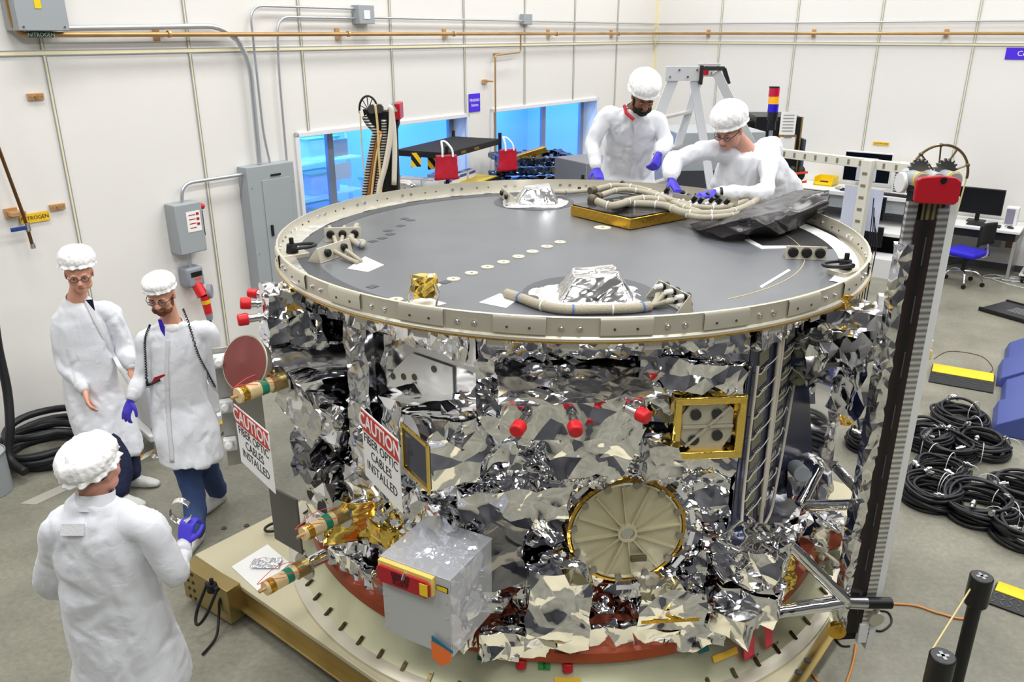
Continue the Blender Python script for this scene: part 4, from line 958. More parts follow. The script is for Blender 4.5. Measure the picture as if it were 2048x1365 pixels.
def arc_wheel(P, c, r, par, a0=-15, a1=195, mt=None, yoff=.1):
    mt = mt or mat('aged_brass', (120, 104, 76), .35, .8); ux = P(1, 0, 0)-P(0, 0, 0); C_ = P(c[0], yoff, c[1])
    pts = [C_+ux*math.cos(R_(a))*r+UP*math.sin(R_(a))*r for a in range(a0, a1, 6)]
    o = MB().tube(pts, .006, 8).build('cable_arc', mt, par)
    for a in (20, 60, 95, 135): MB().cyl(C_, C_+ux*math.cos(R_(a))*r+UP*math.sin(R_(a))*r, .004, n=6).build('arc_spoke', mt, par)
    for a in (20, 95, 135): q = C_+ux*math.cos(R_(a))*r+UP*math.sin(R_(a))*r; MB().ball(q, .010, 10, 6).build('arc_joint', mt, par)
def gear(P, c, r, par, yoff):
    ux = P(1, 0, 0)-P(0, 0, 0); uy = P(0, -1, 0)-P(0, 0, 0); n = 16; poly = []
    for i in range(n):
        for k, q in ((0, .8), (.25, 1.0), (.5, 1.0), (.72, .8)): a = 2*math.pi*(i+k)/n; poly.append((math.cos(a)*r*q, math.sin(a)*r*q))
    MB().prism(poly, P(c[0], yoff, c[1]), ux, UP, uy, .012).build('drive_gear', mat('gear_steel', (110, 110, 108), .35, .8), par, bevel=.001)
arc_wheel(P1, (.09, zt+.05), .135, t1, -5, 175); gear(P1, (-.03, zt+.085), .052, t1, .06); gear(P1, (.09, zt+.08), .055, t1, .06)
for a in (-.06, .01, .085): MB().cyl(P1(a, .10, zt+.055), P1(a, -.04, zt+.055), .032, n=20).build('roller', M_panelgrey, t1, bevel=.003)
for a in (-.06, .085): MB().lathe([(.030, -.004), (.036, -.004), (.036, .004), (.030, .004)], P1(a, -.03, zt+.055), P1(0, 1, 0)-P1(0, 0, 0), 20, closed_prof=True).build('roller_band', M_ytape, t1)
MB().cyl(P1(-.085, .06, zt+.03), P1(-.105, .06, zt+.03), .045, n=24).build('side_pulley', M_white, t1, bevel=.004)
MB().tube([P1(.225, .1, zt+.06), P1(.17, .12, 1.9), P1(.16, .14, 1.1)], .0035, 6).build('hanging_cord', M_cord, t1)
MB().box(P1(.16, .06, 1.98), (.05, .05, .05), R_(4)).build('foam_block', mat('pale_foam', (235, 215, 130), .8), t1, bevel=.006); MB().box(P1(.15, .06, 1.25), (.03, .03, .03), R_(4)).build('foam_block', mat('pale_foam', (235, 215, 130)), t1, bevel=.004)
MB().lathe([(0, 0), (.04, 0), (.04, .03), (0, .03)], P1(.11, -.02, .52), P1(0, -1, 0)-P1(0, 0, 0), 20).build('hinge_plate', M_champ, t1)
MB().box(P1(.06, -.02, .42), (.05, .03, .12), R_(4)).build('foot_clamp', M_white, t1, bevel=.004)
# far stack behind, with its cable runs
Y2 = 6.36
def q2(x, y, dy=0): return aty(x, y, Y2+dy)
out = [(725, 219), (796, 225), (796, 250), (792, 262), (797, 400), (724, 403), (747, 277), (750, 263), (730, 240)]
o0 = q2(760, 300); t2 = MB().prism([(q2(x, y).x-o0.x, q2(x, y).z-o0.z) for x, y in out], o0, V(1, 0, 0), UP, V(0, 1, 0), .12).build('stowed_array', M_blackm, sc, bevel=.003, label='far dark stowed array stack by the window, with pale ropes')
def run(name, pix, r, mt, flat=1.0, dy=-.02): return MB().tube(spline([q2(x, y, dy) for x, y in pix], 5), r, 8, flat=flat).build(name, mt, t2, smooth=180)
M_chain = wave_mat('chain_grey', (205, 205, 198), (46, 46, 48), 15, 'Z', .4, .4, thr=.5)
run('chain_strip', [(728, 232), (737, 248), (750, 263), (747, 280), (737, 335), (727, 402)], .022, M_chain); run('chain_strip', [(768, 240), (768, 278), (762, 320), (751, 402)], .022, M_chain)
run('copper_strip', [(762, 262), (752, 310), (738, 402)], .026, mat('copper_strip', (172, 112, 60), .35, .5)); run('pale_cord', [(750, 208), (755, 250), (758, 310), (763, 402)], .009, M_cord, dy=-.07); run('pale_cord', [(720, 222), (724, 300), (729, 352)], .005, M_cord, dy=-.05); run('pale_cord', [(762, 268), (750, 330), (742, 402)], .008, M_cord, dy=-.06)
run('rope_bundle', [(777, 214), (783, 222), (782, 265), (772, 325), (760, 370), (757, 402)], .022, M_harnw, dy=-.06); run('rope_bundle', [(781, 216), (785, 235), (789, 290), (788, 370)], .020, M_harnw, dy=-.05)
MB().box(q2(797, 221, .06), (.05, .2, .12)).build('red_end', M_redp, t2, bevel=.008); MB().cyl(q2(790, 214, -.04), q2(790, 214, .16), .035, n=20).build('roller', M_panelgrey, t2)
cw = q2(737, 220, -.03); MB().tube([cw+V(math.cos(R_(a))*.068, 0, math.sin(R_(a))*.10) for a in range(-5, 200, 8)], .008, 8).build('cable_arc', M_black, t2)
for a in (30, 60, 95, 130, 160): MB().cyl(cw, cw+V(math.cos(R_(a))*.068, 0, math.sin(R_(a))*.10), .0035, n=6).build('arc_spoke', M_black, t2)
def P2(a, b, z): return V(a, b, z)
for x, y in ((744, 218), (759, 217)): p_ = q2(x, y, -.04); gear(P2, (p_.x, p_.z), .036, t2, p_.y)
foilbox('foil_box', aty(800, 382, 6.62), (.24, .2, .14), .4, .01, .1, 215, M_foil2, sc)
MB().cyl(aty(765, 376, 6.7), aty(785, 374, 6.6), .07, n=24).build('hinge_drum', M_panelgrey, sc, bevel=.006)
# ------------------------------------------------------------ things on and against the spacecraft
# clear cover box
zt = 1.22; Q = [atz(762, 1112, zt), atz(899, 1162, zt), atz(986, 1079, zt)]
a_ = Q[1]-Q[0]; b_ = Q[2]-Q[1]; ax = a_.normalized(); by = (b_-ax*b_.dot(ax)).normalized(); RB = Matrix((ax, by, UP)).transposed()
LA, LB_, HB = a_.length, b_.length, .41; cc = Q[0]+ax*LA/2+by*LB_/2-UP*HB/2; th = .005
cb = thing('clear_cover', 'clear acrylic protective box cover with a red placard bolted to its front', 'cover', cc-UP*HB/2)
MB().box(cc-by*(LB_/2), (LA, th, HB), RB).build('front_panel', mat('frosted_panel', (196, 198, 200), .35, .2), cb)
MB().box(cc+ax*(LA/2), (th, LB_-th*2, HB), RB).build('clear_panel', M_acryl, cb); MB().box(cc-ax*(LA/2), (th, LB_-th*2, HB), RB).build('clear_panel', M_acryl, cb)
MB().box(cc+UP*(HB/2), (LA+th, LB_+th, th), RB).build('clear_panel', M_acryl, cb)
many('cover_screw', [MB().cyl(cc-by*(LB_/2+.003)+ax*x+UP*z, cc-by*(LB_/2+.006)+ax*x+UP*z, .004, n=8) for x in (-LA*.46, LA*.46) for z in (-.18, -.1, 0, .08)], M_steel, cb)
bk = MB().box(cc-by*(LB_/2+.014)-ax*(LA*.10)+UP*(HB/2-.05), (LA*.80, .024, .095), RB).build('yellow_backing', mat('cream_yellow', (235, 205, 110), .5), cb, bevel=.003)
rp_ = MB().prism([(-.5*LA*.78+.0, -.030), (-.5*LA*.78+.018, -.045), (.5*LA*.78-.018, -.045), (.5*LA*.78, -.030), (.5*LA*.78, .028), (.5*LA*.78-.018, .042), (-.5*LA*.78+.018, .042), (-.5*LA*.78, .028)], cc-by*(LB_/2+.027)-ax*(LA*.11)+UP*(HB/2-.062), ax, UP, -by, .012).build('red_placard', M_redp, cb, bevel=.004)
for k, s_ in enumerate(('REMOVE', 'BEFORE', 'FLIGHT')): text('lettering', s_, cc-by*(LB_/2+.0395)-ax*(LA*.14)+UP*(HB/2-.040-.022*k), ax, UP, .026, mat('dark_red_ink', (70, 8, 14), .5), rp_, bold=.001)
MB().box(cc-by*(LB_/2+.0405)+ax*(LA*.20)+UP*(HB/2-.064), (.042, .003, .062), RB).build('yellow_label', M_yellow, rp_, bevel=.001)
yl = MB().box(cc-by*(LB_/2+.004)+ax*(LA*.40)+UP*(HB/2-.055), (.058, .003, .026), RB).build('label_border', M_text, cb); MB().box(cc-by*(LB_/2+.0055)+ax*(LA*.40)+UP*(HB/2-.055), (.052, .003, .020), RB).build('yellow_label', M_yellow, yl)
MB().cyl(cc-by*(LB_/2+.03)-ax*.03+UP*(HB/2-.02), cc-by*(LB_/2+.048)-ax*.03+UP*(HB/2-.045), .009).build('hasp_pin', M_steel, rp_)
foilbox('foil_wrapped_unit', cc+by*.06-UP*.02, (LA*.72, LB_*.55, HB*.8), RB, .014, .11, 301, M_foil, sc, step=.011)
op = MB().prism([(-.05, -.05), (.0, -.075), (.05, -.03), (.045, .03), (-.055, .045)], cc-by*(LB_/2+.012)+ax*(LA*.38)-UP*(HB/2-.02), ax, UP, -by, .006).build('orange_tag', mat('orange_tag', (240, 120, 50), .6), cb); MB().prism([(-.05, .045), (.06, .02), (.06, .035), (-.05, .075)], cc-by*(LB_/2+.014)+ax*(LA*.38)-UP*(HB/2-.02), ax, UP, -by, .004).build('blue_tape', mat('teal_tape', (20, 110, 140), .5), op)
# caution signs
def caution(pl, pr, z, h, lab):
    # choose depths so that the top edge is level at height z
    A = atz(*pl, z); B_ = atz(*pr, z); d = (B_-A); L = d.length; d.normalize(); n = Vector((d.y, -d.x, 0)); n = n if n.dot(Vector((-1, -1, 0))) > 0 else -n
    FRs = Matrix((d, -n, UP)).transposed(); c = (A+B_)/2-UP*h/2
    s = MB().box(c, (L, .004, h), FRs).build('caution_sign', M_paper, label=lab, cat='sign', group='caution signs hung on the foil')
    MB().box(c+UP*(h*.34)+n*.0028, (L*.98, .002, h*.28), FRs).build('red_band', mat('sign_red', (200, 52, 44), .5), s)
    text('lettering', 'CAUTION', c+UP*(h*.34)+n*.0045, d, UP, .098, M_textw, s, bold=.0015)
    for k, t in enumerate(('FIBER OPTIC', 'CABLES', 'INSTALLED')): text('lettering', t, c+UP*(h*(.10-.19*k))+n*.0025, d, UP, .066, M_text, s)
    return s
caution((468, 808), (537, 866), 1.648, .33, 'red and white CAUTION sign farther left, beside the thin edge-on panel')
caution((722, 815), (797, 882), 1.77, .36, 'red and white CAUTION sign on the silver post near the foil box corner')
# amber-edged flat tray on the deck
def flatbox(pl, pn, pr, z, h):
    L, N_, R2 = atz(*pl, z), atz(*pn, z), atz(*pr, z); a = L-N_; b = R2-N_; ax = a.normalized(); by = (b-ax*b.dot(ax)).normalized()
    return N_+a/2+b/2-UP*h/2, (a.length, b.length, h), Matrix((ax, by, UP)).transposed()
c, d, r = flatbox((1147, 412), (1268, 440), (1400, 410), ZD+.075, .07)
tr = thing('wrapped_tray', 'flat black tray edged in amber tape lying on the deck', 'tray', c-UP*.035)
B(c, d, r).build('tray_edge', M_kapton, tr, bevel=.004)
o = subd_box(c+UP*.037, (d[0]*.97, d[1]*.97, .01), r, .012).build('black_wrap', mat('black_film', (22, 22, 24), .18), tr, smooth=70, recalc=False); crumple(o, .005, .14, 320)
# black blanket draped at the right of the deck
pix = [[(1380, 452), (1420, 440), (1470, 425), (1530, 405), (1600, 385), (1655, 392)],
       [(1400, 462), (1440, 452), (1495, 440), (1560, 425), (1610, 400), (1658, 385)],
       [(1445, 482), (1480, 470), (1530, 455), (1580, 437), (1630, 418), (1655, 408)],
       [(1480, 470), (1520, 475), (1560, 474), (1590, 460), (1625, 432), (1650, 425)]]
zz = [[.01, .03, .06, .08, .10, .12], [.05, .10, .15, .16, .17, .20], [.01, .06, .10, .12, .14, .16], [.005, .01, .02, .02, .03, .08]]
G = [[V(*[v for v in atz(x, y, ZD+zz[i][j])]) for j, (x, y) in enumerate(row)] for i, row in enumerate(pix)]
def bil(u, v):
    x = u*5; y = v*3; i = min(int(y), 2); j = min(int(x), 4); fy = y-i; fx = x-j
    sm = lambda t: t
    return (G[i][j]*(1-fx)+G[i][j+1]*fx)*(1-sm(fy))+(G[i+1][j]*(1-fx)+G[i+1][j+1]*fx)*sm(fy)
o = MB().grid(lambda u, v: bil(u, v)+UP*.012, 110, 60).build('black_blanket', mat('black_foil_blanket', (70, 68, 70), .32, .65, bump=.3, bscale=14), smooth=180, solid=.004,
    label='crumpled black foil blanket draped over the deck beside the seated worker arm', cat='blanket')
o['label'] = 'crumpled black foil blanket draped over the right rear of the deck'
crumple(o, .034, .20, 330, 2, True)
# big cable harness over the tray
hz = thing('cable_harness', 'thick tied bundle of grey braided cables lying over the tray', 'harness', atz(1350, 420, ZD+.08))
def hb(pix, z, r, seed, cap=True):
    P = [atz(x, y, ZD+zz_) for (x, y), zz_ in zip(pix, z)]; P = spline(P, 8)
    o = MB().tube(P, r, 12).build('cable_bundle', M_harn, hz, smooth=180)
    for k in range(6, len(P)-3, 7): MB().lathe([(r*1.02, -.004), (r*1.15, -.004), (r*1.15, .004), (r*1.02, .004)], P[k], (P[k+1]-P[k-1]), 12, closed_prof=True).build('cable_tie', M_white, hz)
    if cap: MB().cyl(P[0], P[0]+(P[0]-P[2]).normalized()*.05, r*1.25, n=16).build('backshell', mat('shell_brown', (92, 84, 66), .5, .4), hz)
hb([(1192, 402), (1225, 412), (1270, 400), (1300, 398), (1340, 405)], [.14, .12, .12, .12, .1], .026, 1)
hb([(1200, 392), (1240, 380), (1290, 385), (1340, 400), (1380, 410)], [.16, .16, .14, .12, .1], .02, 2)
hb([(1190, 380), (1230, 372), (1280, 378), (1320, 392), (1360, 412), (1400, 425)], [.14, .15, .14, .12, .1, .09], .022, 3)
hb([(1240, 408), (1280, 408), (1330, 412), (1365, 425), (1410, 428), (1460, 425), (1500, 410), (1520, 395)], [.1, .1, .1, .1, .1, .1, .08, .07], .026, 4)
hb([(1345, 418), (1390, 434), (1440, 434), (1480, 425), (1510, 402)], [.09, .09, .09, .08, .06], .02, 5)
hb([(1300, 395), (1350, 408), (1400, 415), (1450, 415), (1500, 400)], [.1, .1, .09, .08, .06], .02, 6, False)
for i, (x, y) in enumerate(((1360, 392), (1372, 398), (1385, 402), (1398, 405), (1420, 404), (1435, 406), (1450, 408), (1240, 372), (1330, 385), (1410, 395), (1428, 398))):
    p = atz(x, y, ZD+.10); MB().cyl(p, p+V(.02, -.02, .035), .016, n=14).build('connector', M_black, hz, bevel=.003); MB().cyl(p, p-V(.03, -.0, .02), .012, n=10).build('backshell', M_white, hz)
for a, b in (((1345, 405), (1395, 415)), ((1430, 408), (1475, 418))):
    A = atz(*a, ZD+.06); B2 = atz(*b, ZD+.06); d = (B2-A).normalized(); MB().prism([(0, 0), ((B2-A).length, 0), ((B2-A).length, .07), (0, .07)], A, d, UP, V(d.y, -d.x, 0), .004).build('bracket_plate', M_champ, hz)
# papers on the dolly plate
P = [atz(x, y, .268) for x, y in ((463, 1135), (535, 1090), (580, 1128), (515, 1183))]
o = MB().prism([(q.x-P[0].x, q.y-P[0].y) for q in P], V(P[0].x, P[0].y, .267), V(1, 0, 0), V(0, 1, 0), UP, .004).build('white_sheet', M_paper, label='white sheet lying on the dolly corner, with foil scraps on it', cat='sheet')
c = atz(533, 1128, .28); o = MB().grid(lambda u, v: c+V(-.09+.18*u, -.05+.1*v, .006), 40, 24).build('foil_scraps', M_foil2, label='small heap of silver foil strips on the white sheet', cat='foil scraps', smooth=180, solid=.001); crumple(o, .012, .04, 7)
# ground cable from dolly corner
g = pts_tube('ground_cable', spline([atz(500, 1150, .25), atz(460, 1180, .24), atz(440, 1200, .2), atz(438, 1230, .1), atz(432, 1275, .02), atz(405, 1310, .012)], 8), .008, M_rubber, 'thin black ground cable hanging from the dolly corner to the floor', 'cable')

# amber-edged window on the left face of the foil box beside the second caution sign
wA = [aty(806, 842, 3.13), aty(858, 905, 2.93), aty(862, 975, 2.93), aty(812, 935, 3.13)]
cW = sum(wA, V(0, 0, 0))/4; uW = (wA[1]-wA[0]); uW.z = 0; uW.normalize(); nW = V(uW.y, -uW.x, 0); nW = -nW if nW.dot(V(-1, -1, 0)) < 0 else nW
LW = (V(*wA[1].xy, 0)-V(*wA[0].xy, 0)).length
fw = thing_part = MB().box(cW, (LW, .01, .20), Matrix((uW, -nW, UP)).transposed()).build('side_window', mat('window_navy', (66, 70, 90), .15, .6), sc)
many('amber_edge', [MB().box(cW+uW*a+UP*b+nW*.008, (w_, .008, h), Matrix((uW, -nW, UP)).transposed()) for a, b, w_, h in ((-LW/2, 0, .018, .22), (LW/2, 0, .018, .22), (0, .105, LW, .018), (0, -.105, LW, .018))], M_foilg, fw)
# ------------------------------------------------------------ people
def fuse(mb, name, mt, parent, voxel=.012, smooth=4, **k):
    "weld overlapping closed shapes into one continuous skin"
    me = mb.mesh('tmp', None, 0); bm = bmesh.new(); bm.from_mesh(me); bmesh.ops.recalc_face_normals(bm, faces=bm.faces); bm.to_mesh(me); bm.free()
    t = bpy.data.objects.new('tmp', me); COL.objects.link(t)
    r = t.modifiers.new('r', 'REMESH'); r.mode = 'VOXEL'; r.voxel_size = voxel; r.adaptivity = 0
    if smooth: s = t.modifiers.new('s', 'SMOOTH'); s.iterations = smooth; s.factor = .5
    dg = bpy.context.evaluated_depsgraph_get(); me2 = bpy.data.meshes.new_from_object(t.evaluated_get(dg)); me2.name = name
    bpy.data.objects.remove(t); bpy.data.meshes.remove(me)
    me2.materials.clear(); me2.materials.append(mt); me2.polygons.foreach_set('use_smooth', [True]*len(me2.polygons))
    o = bpy.data.objects.new(name, me2); COL.objects.link(o)
    if parent: o.parent = parent; reg(o, parent); o.matrix_parent_inverse = wm(parent).inverted()
    return tag(o, k.get('label'))
def ell_tube(mb, secs, side, n=28, power=2.4):
    "secs: (center, half width, half depth, front) elliptic sections"
    vs = []
    for c, hw, hd, fr in secs:
        c = Vector(c); fr = Vector(fr).normalized(); sd = Vector(side); sd = (sd-fr*sd.dot(fr)).normalized()
        for i in range(n):
            t = 2*math.pi*i/n; ct, st = math.cos(t), math.sin(t)
            x = abs(ct)**(2/power)*(1 if ct > 0 else -1); y = abs(st)**(2/power)*(1 if st > 0 else -1); vs.append(c+sd*hw*x+fr*hd*y)
    m = len(secs); fs = [(k*n+i, k*n+(i+1) % n, (k+1)*n+(i+1) % n, (k+1)*n+i) for k in range(m-1) for i in range(n)]
    fs += [tuple(range(n-1, -1, -1)), tuple(range((m-1)*n, m*n))]
    return mb.add(vs, fs)
def limb(mb, pts, radii, n=14, seg=6):
    P = spline(pts, seg); RR = []
    for i in range(len(pts)-1): RR += [radii[i]+(radii[i+1]-radii[i])*k/seg for k in range(seg)]
    RR.append(radii[-1]); mb.tube(P, 1, n, radii=RR)
    mb.ball(P[0], radii[0]*.98, n, 8); mb.ball(P[-1], radii[-1]*.98, n, 8); return mb
def hand(name, wrist, d, palm, parent, mt, curl=(.35, .4, .45, .5), scale=1.0, thumb=1, cuff=None, spread=.1):
    d = Vector(d).normalized(); palm = Vector(palm); palm = (palm-d*palm.dot(d)).normalized(); s = d.cross(palm)*thumb; w = Vector(wrist); S = scale
    mb = MB(); secs = []
    for t, hw, hd in ((-.02, .026, .020), (.01, .028, .019), (.04, .038, .017), (.075, .042, .015), (.098, .038, .012)): secs.append((w+d*t*S, hw*S, hd*S, palm))
    ell_tube(mb, secs, s, 16)
    for i, (o_, L) in enumerate(((-.031, .062), (-.011, .076), (.011, .083), (.031, .073))):
        c = curl[3-i] if False else curl[i]; p = w+d*(.088*S)+s*o_*S; dd = (d+s*o_*spread*10*.3).normalized(); P = [p-dd*.02*S, p]; a = 0; ax = palm
        for q in (.42, .33, .25): a += c; P.append(P[-1]+(dd*math.cos(a)+ax*math.sin(a))*L*q*S)
        limb(mb, P, [.0095*S, .0098*S, .0092*S, .0085*S, .0075*S], 8, 3)
    p = w+d*.022*S+s*.026*S; P = [p, p+(s*.8+d*.7+palm*.3).normalized()*.035*S]; P.append(P[-1]+(d*.9+s*.35+palm*.4).normalized()*.03*S); P.append(P[-1]+(d+palm*.5).normalized()*.024*S)
    limb(mb, P, [.014*S, .0125*S, .011*S, .009*S], 8, 3)
    if cuff is not None: limb(mb, [w-d*.0, Vector(cuff)], [.027*S, .033*S], 12, 3)
    return fuse(mb, name, mt, parent, .0045*S, 2)
def hframe(c, f, up=UP):
    f = Vector(f).normalized(); r = f.cross(Vector(up)).normalized(); u = r.cross(f); return Vector(c), Matrix((r, f, u)).transposed()
def head_shapes(mb, c, H, S=1.0, nose=1.0, fat=1.0):
    T = lambda x, y, z: c + H @ Vector((x*S, y*S, z*S))
    B_ = lambda x, y, z, a, b, g, n=16, m=12: mb.ball(T(x, y, z), (a*S, b*S, g*S), n, m, H)
    B_(0, -.01, .03, .076, .096, .088, 24, 16); B_(0, .028, -.025, .062*fat, .060, .085, 20, 14); B_(0, .058, -.088, .034, .030, .027)
    for s in (-1, 1):
        B_(s*.036*fat, .024, -.066, .030, .048, .036); B_(s*.040*fat, .055, -.022, .026, .026, .028); B_(s*.030, .080, .020, .028, .012, .009)
        B_(s*.079, -.008, -.006, .009, .020, .034); B_(s*.013, .100, -.034, .009, .011, .009)
        B_(s*.031, .074, .003, .019, .014, .011)
    mb.cyl(T(0, .085, .012), T(0, .108, -.028), .009*S, .013*S, 12); B_(0, .108*nose, -.030, .013, .013, .011)
    B_(0, .086, -.057, .024, .011, .006); B_(0, .085, -.068, .021, .011, .007); B_(0, .082, -.0625, .03, .008, .014)
def face_parts(body, c, H, skin, hair, S=1.0, brow=None, eyes_down=False):
    T = lambda x, y, z: c + H @ Vector((x*S, y*S, z*S)); ax = H.col[1].copy()
    for s in (-1, 1):
        e = MB().ball(T(s*.031, .0775, .003), (.0125*S, .012*S, .0085*S if not eyes_down else .0065*S), 14, 10, H).build('eye', mat('eye_white', (225, 215, 208), .3), body)
        MB().ball(T(s*.031, .0868, .0015 if not eyes_down else -.002), (.0062*S, .004*S, .0062*S), 12, 8, H).build('iris', mat('iris_dark', (40, 30, 24), .2), e)
        MB().tube([T(s*.016, .0905, .018), T(s*.032, .0915, .024), T(s*.048, .083, .020)], .0035*S, 6, flat=.8).build('eyebrow', brow or hair, body)
        MB().ball(T(s*.031, .079, .0095), (.0150*S, .0115*S, .0045*S), 12, 8, H).build('eyelid', skin, body)
    MB().ball(T(0, .093, -.0625), (.022*S, .0055*S, .0038*S), 14, 8, H).build('lips', mat('lips', (170, 92, 84), .5), body)
def glasses(par, c, H, S, mt, half=False):
    T = lambda x, y, z: c + H @ Vector((x*S, y*S, z*S)); g = MB()
    for s in (-1, 1):
        P = [T(s*(.033+.023*math.cos(R_(a))), .101-.006*abs(math.cos(R_(a))), .0+.015*math.sin(R_(a))*(1 if math.sin(R_(a)) < 0 or not half else 1)) for a in range(0, 360, 24)]
        g.tube(P, .0024*S, 5, closed=True); g.tube([T(s*.056, .094, .004), T(s*.074, .07, .006), T(s*.083, -.005, .004)], .0024*S, 5)
    g.tube([T(-.010, .102, .003), T(0, .105, .006), T(.010, .102, .003)], .0024*S, 5)
    o = g.build('spectacles', mt, par)
    for s in (-1, 1): MB().ball(T(s*.033, .0995, 0), (.021*S, .001*S, .0135*S), 16, 8, H).build('lens', M_glass, o)
def beard(par, c, H, S, mt, full=1.0, amp=.004):
    mb = MB(); B_ = lambda x, y, z, a, b, g: mb.ball(c+H @ Vector((x*S, y*S, z*S)), (a*S, b*S, g*S), 16, 12, H)
    B_(0, .062, -.094, .038*full, .034*full, .030*full)
    for s in (-1, 1): B_(s*.034, .044, -.082, .034*full, .040, .030*full); B_(s*.055, .012, -.055, .016*full, .026, .034); B_(s*.062, -.004, -.02, .0085*full, .014, .03); B_(s*.017, .090, -.047, .021, .012, .007*full); B_(s*.031, .078, -.062, .010*full, .014, .018)
    B_(0, .083, -.080, .020, .014, .010)
    o = fuse(mb, 'beard', mt, par, .0045, 2); return crumple(o, amp, .02, 3, 1)
def cap(par, c, H, S, style, seed=1, name='bouffant_cap'):
    "gathered cloth cap: rim around the head, puffed crown"
    st = dict(puffy=(.100, .118, .080, .030, .050, 14, .9), flat=(.100, .120, .062, .022, .052, 10, .5), hood=(.106, .126, .095, .032, .040, 10, .35), ruffle=(.108, .128, .080, .042, .030, 22, .9))[style]
    rx, ry, hh, puff, zr, tilt, ruf = st; q = Matrix.Rotation(R_(tilt), 3, 'X')
    def fn(u, v):
        t = 2*math.pi*u; k = v
        if k < .12: r = 1.0-.06*(k/.12); z = -.02+.02*k/.12; w = ruf*.045*math.sin(17*t+seed+math.sin(3*t))*(1-k/.12)+ruf*.05*math.sin(11*t)
        else:
            m = (k-.12)/.88; r = math.cos(m*math.pi/2)**.75*(1+puff*4*math.sin(m*math.pi)**.8*1.1); z = hh*1.25*math.sin(m*math.pi/2)**1.1; w = .015*math.sin(26*t+seed)*(1-m)**3
            r = max(r*.94, 0.001); r = min(r, 10)
        r = r*(1+w); off = -.018 if style != 'flat' else -.008
        return c + H @ (q @ Vector((math.cos(t)*rx*r*S, (math.sin(t)*ry*r+off)*S, (z+zr)*S)))
    o = MB().grid(fn, 261, 40).build(name, M_cap, par, smooth=180, solid=.002)
    if style in ('puffy', 'ruffle', 'hood'): crumple(o, .010 if style != 'ruffle' else .016, .07, seed, 2)
    else: crumple(o, .004, .05, seed, 2)
    return o
def drape(name, tgt_mesh_obj, world_pts, view_from, mt, parent, r=.004, flat=.5, off=.004, seg=6, n=6, radii=None):
    "lay a strip or cord along the front of a garment: points are pulled onto the cloth"
    from mathutils.bvhtree import BVHTree
    me = tgt_mesh_obj.data; W = wm(tgt_mesh_obj); bv = BVHTree.FromPolygons([W @ v.co for v in me.vertices], [tuple(p.vertices) for p in me.polygons])
    P = []
    for p in spline(world_pts, seg):
        o = Vector(view_from); d = (p-o).normalized(); h = bv.ray_cast(o, d)
        if h[0]: nn = h[1] if h[1].dot(d) < 0 else -h[1]; P.append((h[0]+nn*off))
        else: P.append(p)
    for _ in range(2): P = [P[0]]+[(P[i-1]+P[i]*2+P[i+1])/4 for i in range(1, len(P)-1)]+[P[-1]]
    return MB().tube(P, r, n, flat=flat, upv=None).build(name, mt, parent, smooth=180)
CAMP = Vector((0, 0, CAMZ))
